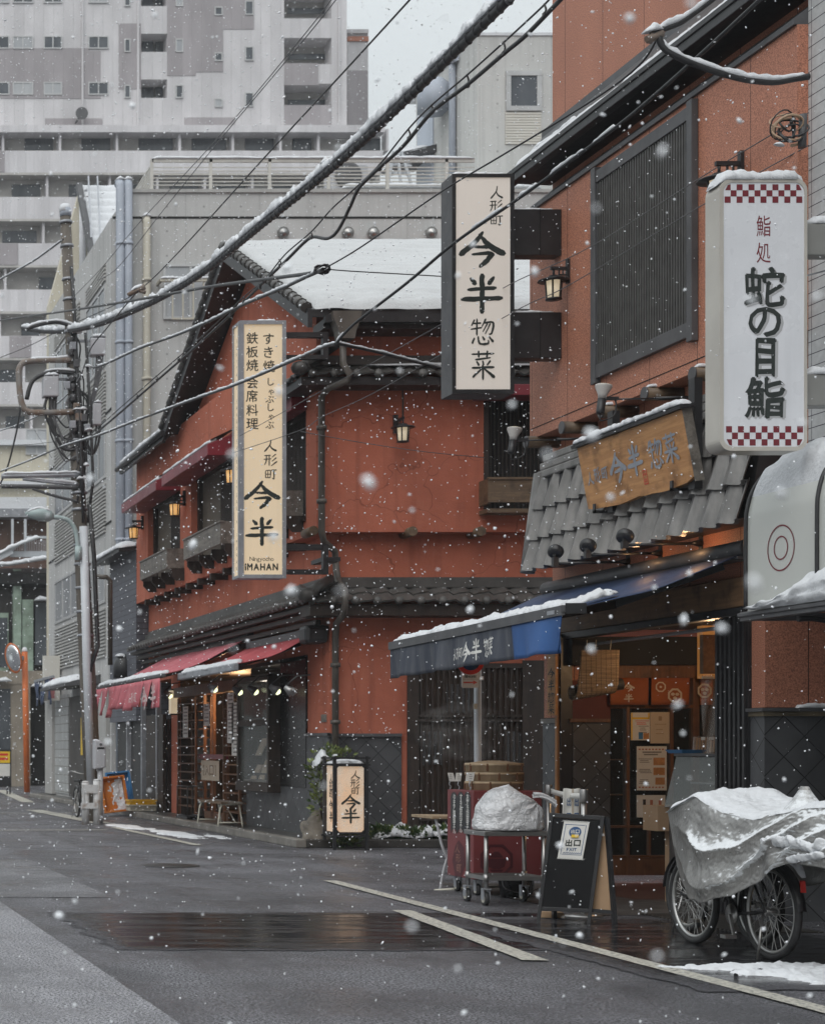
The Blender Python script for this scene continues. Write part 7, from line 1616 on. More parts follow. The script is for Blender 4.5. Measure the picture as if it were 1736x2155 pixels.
k = MB(); k.box(8.46, 9.3, y0, y1-.02, zb_+.001, zb_+.02); k.box(8.62, 9.3, y0, y1-.02, zb_+.22, zb_+.235); k.build('shelf', M['galv'], t)
for i in range(5): MB().box(8.5, 8.8, 14.9+.25*i, 15.1+.25*i, zb_+.021, zb_+.07).build('food_tray', M['paper' if i % 2 else 'cardb'], t)
k = MB(); p = onX(1443, 1588, 8.6); k.hexa([(8.52,p.y-.09,zt_+.026),(8.72,p.y-.09,zt_+.026),(8.72,p.y+.16,zt_+.026),(8.52,p.y+.16,zt_+.026),(8.5,p.y-.12,zt_+.06),(8.74,p.y-.12,zt_+.06),(8.74,p.y+.19,zt_+.06),(8.5,p.y+.19,zt_+.06)]); tag(k.build('coin_tray', M['blue_pl']), 'blue plastic tray on the counter of the display case', 'tray')
for x, lab in ((1475,'clear sweet packet leaning beside the blue tray on the counter'),(1505,'clear sweet packet leaning beside the black folding shutter')):
    p = onX(x, 1590, 8.7); zt2 = zt_+.027; k = MB(); sh_ = .045; k.hexa([(p.x-.07,p.y,zt2),(p.x+.05,p.y,zt2),(p.x+.05,p.y+.02,zt2),(p.x-.07,p.y+.02,zt2),(p.x-.07+sh_,p.y+.07,zt2+.155),(p.x+.05+sh_,p.y+.07,zt2+.155),(p.x+.05+sh_,p.y+.09,zt2+.155),(p.x-.07+sh_,p.y+.09,zt2+.155)]); o = k.build('sweet_packet', M['plastic_film']); tag(o, lab, 'packet', 'sweet packets on the counter')
    k = MB()
    for i in range(4): xx = p.x-.055+.027*i; k.hexa([(xx,p.y-.006,zt2+.01),(xx+.017,p.y-.006,zt2+.01),(xx+.017,p.y-.001,zt2+.01),(xx,p.y-.001,zt2+.01),(xx+sh_,p.y+.06,zt2+.145),(xx+.017+sh_,p.y+.06,zt2+.145),(xx+.017+sh_,p.y+.066,zt2+.145),(xx+sh_,p.y+.066,zt2+.145)])
    k.build('contents', M['cardb'] if x < 1490 else M['paper_tan'], o)
t = thing('hanging_screen', 'clear vinyl screen with price tags hanging over the counter', 'screen', W(1495, 1590, 15.9)); k = MB(); a, b = W(1477,1420,15.9), W(1514,1588,15.9); k.grid(lambda u, v: (a.x+(b.x-a.x)*u, 15.9+.015*math.sin(u*9+v*6), a.z+(b.z-a.z)*v), 14, 20); k.build('sheet', M['plastic_film'], t)
k = MB(); k.fr(1479,1424,1502,1429,15.87,.02); k.build('rail', M['white_pl'], t)
for a_, b_ in ((1476,1484),(1493,1503)): MB().fr(a_,1551.5,b_,1558,15.86,.004).build('price_tag', M['paper'], t)
k = MB(); k.fr(1480, 1336, 1514, 1418, 15.95, .06); tag(k.build('header_board', M['wood_beam']), 'plain wooden board hanging above the vinyl screen', 'board')
k = MB(); k.box(8.335, 8.62, 16.22, 16.5, .69, .93); k.box(8.52, 8.60, 16.3, 16.45, 0, .69); tag(k.build('carton', M['cardb']), 'brown cardboard carton standing at the far end of the display case', 'box')
# the lit lamp behind the shutter and over the counter
t = thing('counter_lamp', 'glowing orange lamp above the counter, half hidden by the black shutter', 'lamp', (8.95, 15.45, 2.35)); k = MB(); k.lathe((8.95,15.5,2.1), [(.05,0),(.14,.03),(.14,.40),(.05,.43)], 14); k.build('lamp_shade', lit('glowing_orange_shade', (.5,.25,.08), (1.0,.42,.10), .9, 3), t)
def glow(nm, loc, w, col, par, r=.08):
    l = bpy.data.lights.new(nm, 'POINT'); l.energy = w; l.color = col; l.shadow_soft_size = r; o = bpy.data.objects.new(nm, l); COL.objects.link(o); o.location = loc; return o
glow('noren_fill_light', (9.1, 16.6, 2.45), 26, (1.0,.62,.32), t)  # added fill near the door to brighten the noren, away from the lamp
glow('restaurant_shelf_light', (8.9, 32.8, 2.35), 70, (1.0,.60,.30), t)
glow('tile_glow_light', (8.12, 15.35, 3.30), 2.2, (1.0,.55,.25), t, .03); glow('tile_glow_light', (8.12, 16.2, 3.28), 1.2, (1.0,.55,.25), t, .03)
glow('show_window_light', (8.4, 29.4, 2.55), 5, (1.0,.9,.75), t)
# vertical plank sign on the far post
t = thing('plank_sign', 'narrow upright wooden plank lettered in black beside the shop entrance', 'sign', (8.25, 18.2, 1.8)); y0, y1 = 18.11, 18.30; z1_, z0_ = zX(1166, 1375, 8.235), zX(1166, 1506, 8.235)
MB().box(8.225, 8.248, y0, y1, z0_, z1_).build('plank', M['wood_sign'], t); k = MB()
for ch, y in (('今',1416),('半',1442),('惣',1468),('菜',1492)): brush(k, ch, (8.2235, (y0+y1)/2, zX(1166, y, 8.225)), .15, .11, ST, 1.0)
k.build('lettering', M['ink'], t)

# ---- no-parking sign post
Yn = 18.7; px_ = xY(1005.5, Yn); t = thing('road_sign', 'pale road sign post with a red arrow plate, rising behind the bamboo steamer', 'road sign', (px_, Yn, 0))
k = MB(); k.tube([(px_,Yn,0),(px_,Yn,2.62)], .038, 14); k.build('pole', M['pole_white'], t)
a, b = W(972,1411,Yn-.06), W(1008,1448,Yn-.06); k = MB(); k.prism([(x, Yn-.06, z) for x, z in rbox(a.x, b.x, b.z, a.z, .02, 4)], (0,.012,0)); k.build('plate', M['white_sign'], t)
k = MB(); yy = Yn-.0612; zz = zY(1437, Yn); c = (a.x+b.x)/2; k.add([(c-.075,yy,zz-.008),(c+.03,yy,zz-.008),(c+.03,yy,zz-.022),(c+.075,yy,zz),(c+.03,yy,zz+.022),(c+.03,yy,zz+.008),(c-.075,yy,zz+.008)], [(0,1,2,3,4,5,6)]); k.build('arrow', M['red_ink'], t)
k = MB(); line(k, '日曜・休日を除く', (c, yy, zY(1425, Yn)), .034, FR, .015, .0, .7); k.box(a.x+.008, b.x-.008, yy-.0002, yy, zY(1430.5,Yn), zY(1430,Yn)); k.build('lettering', M['ink'], t)
c2_ = W(990, 1391, Yn-.07); k = MB(); k.lathe(c2_, [(0,.006),(.15,.006),(.15,-.006),(0,-.006)], 30, 'Y'); k.build('disc', M['red_ink'], t); k = MB(); k.lathe(c2_, [(0,-.0065),(.105,-.0066),(0,-.0068)], 30, 'Y'); k.build('disc_face', M['blue_ink'], t)
k = MB(); k.box(px_-.045, px_+.045, Yn-.05, Yn+.045, zY(1432,Yn), zY(1424,Yn)); k.build('clamp', M['galv'], t)
k = MB(); c = W(1001,1487,Yn-.045); k.box(c.x-.02, c.x+.02, c.y, c.y+.008, c.z-.03, c.z+.03); k.build('sticker', M['white_pl'], t)

# ---- bench, rack
t = thing('bench', 'slatted wooden bench with pale steel legs in front of the restaurant door', 'bench', (7.95, 30.3, .12)); X0, X1, ya, yb = 7.62, 8.0, 29.35, 31.0
for i in range(3): MB().box(X0+.13*i, X0+.13*i+.115, ya, yb, .52, .555).build('seat', M['wood_old'] if i else M['wood_log'], t)
for y in (ya+.12, yb-.12):
    for xx, dx in ((X0+.04, -.04), (X1-.05, .05)):
        k = MB(); k.tube(sm([(xx+dx*1.5, y, .12 if xx+dx > 7.7 else .13), (xx+dx*.6, y, .42), (xx+.02, y, .51)], 4), .014, 8); k.build('leg', M['white_pl'], t)
    k = MB(); k.tube([(X0, y, .2), (X1+.01, y, .2)], .010, 6); k.tube([(X0+.02, y, .51), (X1-.05, y, .51)], .012, 6); k.build('stretcher', M['white_pl'], t)
k = MB(); k.bar((X1-.1, ya+.12, .2), (X1-.1, (ya+yb)/2, .51), .012); k.build('brace', M['white_pl'], t)
t = thing('umbrella_stand', 'thin black umbrella stand between the bench and the yellow crate', 'stand', onX(384, 1730, 7.9)); c = onX(384, 1730, 7.85); zb_ = .13
k = MB()
for dy in (-.5, .35):
    for dx in (-.02, .28): k.tube([(c.x+dx, c.y+dy, zb_), (c.x+dx, c.y+dy, zb_+.62)], .011, 6)
for z in (zb_+.06, zb_+.62):
    for dx in (-.02, .28): k.tube([(c.x+dx, c.y-.5, z), (c.x+dx, c.y+.35, z)], .011, 6)
    for dy in (-.5, .35): k.tube([(c.x-.02, c.y+dy, z), (c.x+.28, c.y+dy, z)], .011, 6)
k.build('frame', M['black'], t); MB().box(c.x-.04, c.x+.3, c.y-.52, c.y+.37, zb_-.005, zb_+.05).build('drip_tray', M['black_gloss'], t)
t = thing('entrance_notice', 'paper entrance notice hung on the red rail inside the restaurant door', 'notice', onX(444, 1640, 8.36)); c = onX(441, 1622, 8.33); MB().box(8.325, 8.33, c.y-.72, c.y+.62, c.z-.19, c.z+.19).build('sheet', M['paper_tan'], t); k = MB()
for ch, y in (('[',.42),('入',.16),('口',-.18),(']',-.46)): put(k, ch, (8.3235, c.y+y, c.z), .2, ST, .0, 1.6, 0, True)
k.build('lettering', M['wood_mid'], t)
for x, y, h, lab in ((388,1520,.62,'long white notice on the far ladder shelf'),(432,1505,.42,'white notice on the restaurant door post'),(493,1535,.95,'tall white price list on the near ladder shelf'),(482,1512,.9,'narrow white notice between the door and the near ladder shelf')):
    c = onX(x, y, 8.24); w_ = .3 if x < 490 else .42; k = MB(); k.box(c.x, c.x+.004, c.y-w_, c.y+w_*.4, c.z-h/2, c.z+h/2); o = k.build('notice', M['paper']); tag(o, lab, 'notice', 'notices around the restaurant door'); k = MB()
    for j in range(int(h/.07)): z = c.z+h/2-.06-.07*j; k.box(c.x-.001, c.x-.0002, c.y-w_*.85, c.y+w_*.2*(.3+.7*abs(math.sin(j*1.9))), z, z+.025)
    k.build('print', M['grey_ink'], o)
# ---- crates on the kerb
def crate(name, lab, c, sx, sy, h, m_, rim=None):
    t = thing(name, lab, 'crate', c); c = Vector(c); k = MB(); th = .018
    k.box(c.x-sx/2, c.x+sx/2, c.y-sy/2, c.y+sy/2, c.z, c.z+th)
    for i in range(5):
        z = c.z + th + .001 + (h-th)*i/5; hh = (h-th)/5*.72 if i < 4 else (h-th)/5
        k.box(c.x-sx/2, c.x+sx/2, c.y-sy/2, c.y-sy/2+th, z, z+hh); k.box(c.x-sx/2, c.x+sx/2, c.y+sy/2-th, c.y+sy/2, z, z+hh); k.box(c.x-sx/2, c.x-sx/2+th, c.y-sy/2+th, c.y+sy/2-th, z, z+hh); k.box(c.x+sx/2-th, c.x+sx/2, c.y-sy/2+th, c.y+sy/2-th, z, z+hh)
    n = 5
    for i in range(n):
        x = c.x-sx/2+.004+(sx-.03)*i/(n-1); k.box(x, x+.022, c.y-sy/2-.006, c.y-sy/2-.001, c.z, c.z+h); y = c.y-sy/2+.004+(sy-.03)*i/(n-1); k.box(c.x-sx/2-.006, c.x-sx/2-.001, y, y+.022, c.z, c.z+h)
    k.build('body', M[m_], t)
    k = MB(); r = .022; ring2 = [(c.x-sx/2-r,c.x+sx/2+r,c.y-sy/2-r,c.y-sy/2),(c.x-sx/2-r,c.x+sx/2+r,c.y+sy/2,c.y+sy/2+r),(c.x-sx/2-r,c.x-sx/2,c.y-sy/2,c.y+sy/2),(c.x+sx/2,c.x+sx/2+r,c.y-sy/2,c.y+sy/2)]
    for a, b, d, e_ in ring2: k.box(a, b, d, e_, c.z+h-.03, c.z+h)
    k.build('rim', M[rim or m_], t); return t
c = W(298, 1704, 36.9); crate('plastic_crate', 'off-white plastic crate on the kerb, under the yellow one', (c.x, 36.95, .135), .56, .4, .135, 'white_pl')
crate('plastic_crate', 'yellow plastic crate stacked on the off-white one', (c.x, 36.95, .271), .56, .4, .10, 'yellow_pl')
def lean_crate(lab, m_, base_l, sx, h, dp, tilt, roll, snow):
    t = crate('plastic_crate', lab, (0,0,0), sx, h, dp, m_); b = Vector(base_l)
    t.matrix_world = Matrix.Translation(b) @ Matrix.Rotation(roll, 4, 'Y') @ Matrix.Rotation(math.radians(90) - tilt, 4, 'X') @ Matrix.Translation((sx/2, h/2, 0)); return t
# stand the crates on edge with their open side to the camera
t = lean_crate('orange plastic crate leaning on its side beside the white guard rail, dusted with snow', 'orange_pl', W(220, 1713, 37.4), .50, .76, .16, math.radians(14), math.radians(-6), 1)
def dust(u, v): return (-.22+.44*u, -.35+.7*v, .019 + .035*min(1, max(-.3, 1.6*(u-.52) + .9*N(u*4+2, v*4) + .5*N(u*11, v*11))))
k = MB(); k.grid(dust, 30, 40); o = k.build('snow_dusting', M['snow'], t, fix=False)
t = lean_crate('blue plastic crate leaning behind the orange one', 'blue_pl', W(232, 1706, 37.85), .50, .80, .16, math.radians(14), math.radians(-6), 0)

# ---- sign box on a white post and guard rail
Yp = 33.45; px_ = xY(209, Yp); t = thing('post_box', 'grey metal box with a dark slot on a pale post beside the road', 'meter box', (px_, Yp, 0))
a, b = W(199,1562,Yp-.1), W(223,1620,Yp-.1)
k = MB(); k.prism([(a.x, Yp-.12, b.z), (b.x, Yp-.12, b.z+.03), (b.x+.0, Yp-.12, a.z-.07), (b.x-.06, Yp-.12, a.z-.0), (a.x, Yp-.12, a.z+.05)], (0,.26,0)); k.build('casing', M['postbox'], t, bevel=.03)
k = MB(); k.fr(204, 1573, 220, 1577, Yp-.124, .003); k.build('slot', M['void'], t); k = MB(); k.lathe(W(212,1567,Yp-.122), [(0,.002),(.025,.001),(.025,-.008),(0,-.01)], 12, 'Y'); k.build('lock', M['char'], t)
k = MB(); k.tube([(px_+.02, Yp, 0), (px_+.02, Yp, b.z+.05)], .055, 12); k.build('pole', M['postbox'], t)
MB().lump([(a.x-.02, Yp, a.z+.03), (b.x-.08, Yp, a.z+.0)], (0,1,0), .22, .035, .03).build('snow_cap', M['snow'], t)
t = thing('guard_rail', 'short chipped white guard rail in front of the grey box', 'guard rail', W(190, 1735, 33.0)); Yg2 = 33.1
for x, y0, y1 in ((180,1648,1730),(204,1644,1737)):
    a = W(x, y0, Yg2); k = MB(); k.tube([(a.x, Yg2, 0), (a.x, Yg2, a.z)], .07, 14); k.lathe((a.x,Yg2,a.z), [(.07,0),(.06,.03),(0,.04)], 12); k.build('post', M['white_rust'], t)
a, b = W(174,1652,Yg2-.08), W(206,1700,Yg2-.08); k = MB(); k.box(a.x, b.x, Yg2-.08, Yg2-.05, W(0,1670,Yg2).z, a.z); k.box(a.x-.03, b.x, Yg2-.09, Yg2-.05, b.z-.02, W(0,1690,Yg2).z); k.box(a.x, a.x+.03, Yg2-.085, Yg2-.05, b.z, a.z); k.build('rail_panel', M['white_rust'], t)

# ---- utility pole with its hardware
Yu = 34.5; ub, ut = W(197, 1600, Yu), W(137, 440, Yu); ub.z = 0
ub.x = ub.x + .02
t = thing('utility_pole', 'leaning stained concrete utility pole crowded with cables, boxes and crossarms', 'utility pole', ub)
def up(z): f_ = z / ut.z; return ub.lerp(ut, f_)
def upx(y): z = zY(y, Yu); return up(z)
k = MB(); k.tube([up(z) for z in (0, 3, 6, 9, ut.z)], [.175,.16,.14,.12,.105], 18); k.build('pole', M['pole_conc'], t)
k = MB()
for y in (470, 520, 590, 632, 700, 760, 800, 870, 930, 1000, 1040, 1075, 1150, 1190, 1240, 1290, 1340): p = upx(y); k.cyl(p, p + Vector((0,0,.05)), .165 if y > 700 else .135, 14)
k.build('band', M['galv'], t)
p = upx(440); k = MB(); k.lathe(p, [(.115,-.05),(.115,.03),(.09,.10),(0,.13)], 14); k.build('cap', M['snow'], t)
p = upx(455); k = MB(); k.cyl(p, p+Vector((0,0,.16)), .115, 16); k.build('cap_ring', M['pipe_blue'], t)
k = MB(); k.tube([W(176,1108,Yu-.2), W(183,1400,Yu-.2), W(192,1655,Yu-.2)], .085, 14); k.build('cable_guard', M['pole_white'], t)
k = MB(); k.tube([W(176,1100,Yu-.24), W(172,970,Yu-.24), W(162,780,Yu-.2), W(156,640,Yu-.15), W(150,560,Yu-.12)], .035, 8); k.tube([W(185,1100,Yu-.2), W(196,1010,Yu-.2), W(190,860,Yu-.2), W(180,700,Yu-.18)], .03, 8); k.tube([W(188,1060,Yu-.2), W(198,1170,Yu-.2), W(203,1290,Yu-.2), W(206,1360,Yu-.25), W(186,1420,Yu-.22)], .045, 8); k.tube([W(150,700,Yu-.18), W(168,820,Yu-.2), W(176,940,Yu-.2)], .03, 8); k.build('riser_cable', M['cable'], t)
def arm(pts, r, m_, nm, snow=0):
    k = MB(); P = sm([tuple(W(x, y, Yu-.12)) for x, y in pts], 5); k.tube(P, r, 8); o = k.build(nm, M[m_], t)
    if snow: MB().lump([Vector(q) + Vector((0,0,r*.8)) for q in P[:len(P)//snow]], (0,1,0), r*2, .05, .05, 6, .5).build('snow_cap', M['snow'], o)
arm([(3,1002),(80,1001),(166,999)], .05, 'galv', 'crossarm', 1); arm([(3,1023),(80,1024),(168,1026)], .045, 'char', 'crossarm'); arm([(68,1028),(110,1042),(166,1056)], .03, 'char', 'crossarm')
arm([(48,1008),(100,1014),(166,1020)], .03, 'galv', 'crossarm', 1)
arm([(152,757),(90,758),(55,761),(41,774),(40,800),(45,845),(58,865),(90,868),(160,866)], .062, 'rust', 'pipe_frame'); MB().lump([W(60,757,Yu-.12), W(150,752,Yu-.12)], (0,1,0), .1, .05).build('snow_cap', M['snow'], t)
arm([(160,689),(120,678),(80,684),(57,692)], .035, 'cable', 'cable_bow', 1); arm([(165,786),(110,783),(70,800),(56,840)], .045, 'cable', 'cable_bow', 2)
for a, b, nm in (((92,791),(124,833),'junction_box'),((191,710),(222,746),'transformer_box'),((196,848),(214,893),'junction_box')):
    k = MB(); k.fr(a[0], a[1], b[0], b[1], Yu-.25, .28); o = k.build(nm, M['postbox'], t, bevel=.02); p, q = W(a[0], a[1], Yu-.11), W(b[0], a[1], Yu-.11); MB().lump([p, q], (0,1,0), .26, .06, .04, 7, .5).build('snow_cap', M['snow'], o)
    k = MB(); k.bar(W((a[0]+b[0])/2, a[1]+6, Yu-.05), upx(a[1]+8), .05); k.build('box_arm', M['galv'], t)
rnd = random.Random(11)
for i in range(11):
    x0, y0 = rnd.uniform(98, 122), 834; x1, y1 = rnd.uniform(158, 180), rnd.uniform(860, 960); s_ = rnd.uniform(20, 90)
    arm([(x0, y0), (x0 + rnd.uniform(-5, 5), y0 + s_), ((x0+x1)/2, max(y0+s_, y1) + rnd.uniform(0, 18)), (x1, y1)], rnd.uniform(.014, .03), 'cable_gr' if i < 3 else 'cable', 'cable_loop')
for i in range(5): arm([(202+rnd.uniform(-6,10), 893), (203+rnd.uniform(-4,8), 930), (196+rnd.uniform(-4,10), 955), (184, 930+i*6)], .016, 'cable', 'cable_loop')
for i in range(4): arm([(204+4*i, 748), (200+3*i, 800), (190, 850+i*7)], .016, 'cable_gr', 'cable_loop')
for i in range(16):
    x0 = rnd.uniform(150, 172); y0 = rnd.uniform(690, 880); arm([(x0, y0), (x0 + rnd.uniform(-16, 18), y0 + rnd.uniform(20, 60)), (x0 + rnd.uniform(-14, 22), y0 + rnd.uniform(70, 120)), (x0 + rnd.uniform(0, 16), y0 + rnd.uniform(130, 190))], rnd.uniform(.012, .028), 'cable_gr' if i % 4 == 0 else 'cable', 'cable_loop')
for i in range(9):
    p = upx(rnd.uniform(700, 960)); q = p + Vector((rnd.uniform(-.2,.2), -.2, 0)); MB().box(q.x-.06, q.x+.06, q.y-.05, q.y+.05, q.z-.05, q.z+.10).build('clamp', M[rnd.choice(('galv','rust','char'))], t, bevel=.01)
for x0, y0, w_ in ((168,862,30),(186,905,18),(172,1008,22),(160,700,26),(186,772,16),(180,980,14)): MB().lump([W(x0-w_/2,y0,Yu-.2), W(x0+w_/2,y0,Yu-.2)], (0,1,0), .16, .06, .03, 7, .7, 12, y0).build('snow_cap', M['snow'], t)
k = MB()
for y in (720, 745, 800, 818, 840, 905): p = upx(y); k.lathe(p + Vector((-.05,-.17,0)), [(.0,-.08),(.07,-.06),(.05,0),(.08,.05),(0,.08)], 10); 
k.build('insulator', M['char'], t)
# street lamp on the pole
c = W(85, 1083, Yu-.3); t = thing('street_lamp', 'pale green street lamp on a curved arm, fixed to the utility pole', 'street lamp', c)
k = MB(); P = sm([tuple(W(x,y,Yu-.25)) for x, y in ((165,1175),(163,1140),(157,1112),(145,1096),(128,1090),(108,1088))], 6); k.tube(P, .045, 10); k.tube([W(165,1178,Yu-.25), W(165,1150,Yu-.25)], .07, 10); k.build('arm', M['lamp_green'], t)
k = MB(); k.tube([W(112,1088,Yu-.25), W(104,1086,Yu-.25), W(85,1082,Yu-.25), W(62,1080,Yu-.25), W(53,1081,Yu-.25)], [.06,.12,.14,.09,.02], 14); o = k.build('lamp_head', M['lamp_green'], t); MB().lump([W(108,1077,Yu-.25), W(80,1071,Yu-.25), W(56,1078,Yu-.25)], (0,1,0), .18, .05).build('snow_cap', M['snow'], o)

# ---- mirror, far A-board
Ym = 57.8; c = W(52, 1400, Ym); t = thing('traffic_mirror', 'round traffic mirror on a tall orange pole at the far corner', 'traffic mirror', (c.x, Ym, 0))
k = MB(); k.tube([(c.x+.08, Ym, 0), (c.x, Ym, zY(1372,Ym))], .1, 14); k.build('pole', M['orange_paint'], t); MB().lathe((c.x,Ym,zY(1372,Ym)), [(.1,0),(.1,.05),(.06,.14),(0,.16)], 12).build('snow_cap', M['snow'], t)
mc = W(29, 1385, Ym-.3); nrm_ = Vector((-.80,-.42,-.22)).normalized(); R_ = nrm_.to_track_quat('Z','Y').to_matrix()
def disc(prof, m_, nm):
    k = MB(); n = 30
    k.lathe((0,0,0), prof, n); k.v = [mc + R_ @ Vector((p.x*.86, p.y*1.0, p.z)) for p in k.v]; return k.build(nm, M[m_], t)
disc([(0,-.1),(.3,-.09),(.5,-.02),(.52,.02),(.5,.04),(.46,.03),(0,.0)], 'orange_paint', 'hood'); disc([(0,.12),(.2,.105),(.38,.065),(.47,.03),(.47,.02),(0,.01)], 'mirror', 'mirror_face')
k = MB(); k.bar(W(40,1386,Ym-.1), W(56,1384,Ym), .1, .14); k.build('bracket', M['galv'], t)
Yb = 55.0; t = thing('a_board', 'yellow headed menu board standing at the far left corner', 'sign', W(5, 1672, Yb)); k = MB(); k.fr(-34, 1578, 24, 1640, Yb, .06); k.fr(-34, 1640.1, 24, 1657, Yb+.01, .05); k.build('board', M['black'], t)
for x in (-30, 14, 20): k = MB(); k.fr(x, 1657.2, x+2.5, 1673, Yb+.02, .04); k.build('leg', M['black'], t)
k = MB(); k.fr(-30, 1582, 21, 1606, Yb-.006, .005); k.build('yellow_panel', M['yellow'], t); k = MB(); k.fr(-30, 1608, 21, 1634, Yb-.006, .005); k.build('white_panel', M['paper'], t)
k = MB()
for i in range(2): k.fr(-27, 1586+i*9, 17, 1591+i*9, Yb-.008, .0015)
k.build('print', M['red_ink'], t)
# navy cloth strips and sign box under the concrete building
c = onX(100, 1430, XC-.9); t = thing('sign_box', 'small white sign box with a red panel on the concrete shopfront', 'sign', c); a = onX(112, 1380, XC-.5); k = MB(); k.box(a.x, a.x+.45, 49.2, 49.5, zY(1475,49.2), zY(1380,49.2)); k.build('casing', M['skin_ivory'], t); k = MB(); k.box(a.x+.1, a.x+.3, 49.18, 49.198, zY(1470,49.2), zY(1425,49.2)); k.build('red_panel', mk('pale_red_panel', (.5,.2,.2), (.4,.15,.15), 2, .5), t)
t = thing('cloth_fringe', 'row of dark navy cloth strips hanging from a bar over the far shopfront', 'curtain', onX(95, 1430, XC-1.2)); k = MB(); Xf = XC-.5
k.box(Xf-.04, Xf+.04, 47.6, 50.9, 3.43, 3.5); k.build('rail', M['galv'], t); k = MB()
for i in range(9):
    y = 47.7+i*.36; k.grid(lambda u, v, y=y, i=i: (Xf-.03*math.sin(v*4+i)-.1*v*(i % 3 == 0), y+.30*u+.05*v*math.sin(i*2.3), 3.43-(.6+.12*math.sin(i*1.7))*v), 3, 6)
k.build('cloth', M['blue_cloth'], t, fix=False).modifiers.new('thick', 'SOLIDIFY').thickness = .006
# manhole
c = onG(360, 1823); k = MB(); k.lathe((c.x, c.y, .004), [(0,.008),(.30,.008),(.31,.004),(.345,.004),(.35,0)], 40); kind(k.build('manhole_cover', mk('wet_cast_iron', (.022,.021,.02), (.04,.038,.036), 30, .35, .1, 40, .004)), 'structure')
# ================================================================== bicycles
def wheel(par, X, y, r, m_rim='alloy'):
    k = MB(); n = 44; P = [(X, y + r*.955*math.cos(6.28319*i/n), r + r*.955*math.sin(6.28319*i/n)) for i in range(n)]
    def torus(R, rr, sx):
        b = MB(); b.grid(lambda u, v: (X + rr*sx*math.cos(6.28319*v), y + (R + rr*math.sin(6.28319*v))*math.cos(6.28319*u), r + (R + rr*math.sin(6.28319*v))*math.sin(6.28319*u)), 56, 10); return b
    w = torus(r-.024, .024, 1.0).build('wheel', M['rubber'], par)
    torus(r-.055, .014, 1.1).build('rim', M[m_rim], w)
    sp = MB()
    for i in range(28):
        a = 6.28319*i/28; b = a + (.55 if (i//2) % 2 else -.55); s = .03 if i % 2 else -.03; q = Vector((X+s, y+.022*math.cos(b), r+.022*math.sin(b))); e = Vector((X, y+(r-.06)*math.cos(a), r+(r-.06)*math.sin(a))); sp.tube([q, e], .0022, 4, cap=False)
    sp.build('spoke', M['spoke'], w); h = MB(); h.cyl((X-.045,y,r), (X+.045,y,r), .022, 14); h.cyl((X-.035,y,r), (X-.03,y,r), .035, 14); h.cyl((X+.03,y,r), (X+.035,y,r), .035, 14); h.build('hub', M['steel'], w)
    return w
def bike(lab, X, yf, yb, r=.335, frame='black', grp=None, bars=True, mud='black'):
    t = thing('bicycle', lab, 'bicycle', (X, (yf+yb)/2, 0), grp); s = 1 if yf > yb else -1
    wheel(t, X, yf, r); wheel(t, X, yb, r); L = abs(yf-yb); bb = Vector((X, yb + s*.42*L/1.05, .28)); seat = Vector((X, yb + s*.28*L, .78)); head = Vector((X, yf - s*.2*L, .85)); hd2 = Vector((X, yf - s*.15*L, .66))
    k = MB()
    for a, b, rr in ((bb, seat, .016), (seat - Vector((0,0,.1)), hd2 + Vector((0,0,.06)), .017), (bb, hd2, .019), (hd2, head, .02)): k.tube([a, b], rr, 10)
    for dx in (-.045, .045): k.tube([bb + Vector((dx*.6,0,0)), (X+dx*1.1, yb, r)], .010, 8); k.tube([seat + Vector((dx*.4,0,-.12)), (X+dx*1.1, yb, r)], .008, 8); k.tube([hd2 + Vector((dx*.8,0,0)), (X+dx*1.1, yf - s*.03, r+.1), (X+dx*1.1, yf, r)], .010, 8)
    k.build('frame', M[frame], t)
    for y, a0, a1 in ((yf, .5, 2.5), (yb, .1, 3.0)):
        k = MB(); P = [(X, y + (r+.022)*math.cos(a0+(a1-a0)*i/16)*(-s if y == yb else s)*1, r + (r+.022)*math.sin(a0+(a1-a0)*i/16)) for i in range(17)]
        o = len(k.v)
        for p in P:
            for dx in (-.028, 0, .028): k.v.append(Vector((X+dx, p[1], p[2] - (.008 if dx else 0))))
        for i in range(16):
            for j in range(2): q = o+i*3+j; k.f.append((q, q+1, q+4, q+3)); k.sm.append(True)
        k.build('mudguard', M[mud], t).modifiers.new('thick', 'SOLIDIFY').thickness = .003
    k = MB(); k.lathe(bb + Vector((-.055,0,0)), [(0,-.004),(.075,-.003),(.075,.003),(0,.004)], 22, 'X'); k.bar(bb + Vector((-.07,0,0)), bb + Vector((-.07,-.06*s,-.15)), .016, .02); k.box(X-.15, X-.07, bb.y-.06*s-.035, bb.y-.06*s+.035, bb.z-.165, bb.z-.14); k.bar(bb + Vector((.07,0,0)), bb + Vector((.07,.06*s,.15)), .016, .02); k.build('crank', M['steel'], t)
    k = MB(); k.tube([(X-.05, yb+s*.02, r-.02), (X-.11, yb - s*.02, .0)], .009, 8); k.build('kickstand', M['steel'], t)
    k = MB(); k.grid(lambda u, v: (X + (-.11+.22*u)*(1-.65*v), seat.y + s*(-.12+.27*v), seat.z + .045 - .03*abs(2*u-1)**2), 10, 8); k.build('saddle', M['rubber'], t).modifiers.new('thick', 'SOLIDIFY').thickness = .03
    if bars:
        k = MB(); hy = head.y - s*.02; k.tube(sm([(X-.27, hy - s*.22, head.z+.14), (X-.24, hy - s*.06, head.z+.15), (X-.08, hy + s*.02, head.z+.10), (X+.08, hy + s*.02, head.z+.10), (X+.24, hy - s*.06, head.z+.15), (X+.27, hy - s*.22, head.z+.14)], 4), .012, 8); k.tube([head, head + Vector((0,0,.1))], .013, 8); k.build('handlebar', M['steel'], t)
    return t
b1 = bike('silver rimmed bicycle hidden under the grey cover except for its wheels', 6.92, 12.94, 11.93, .338, bars=False)
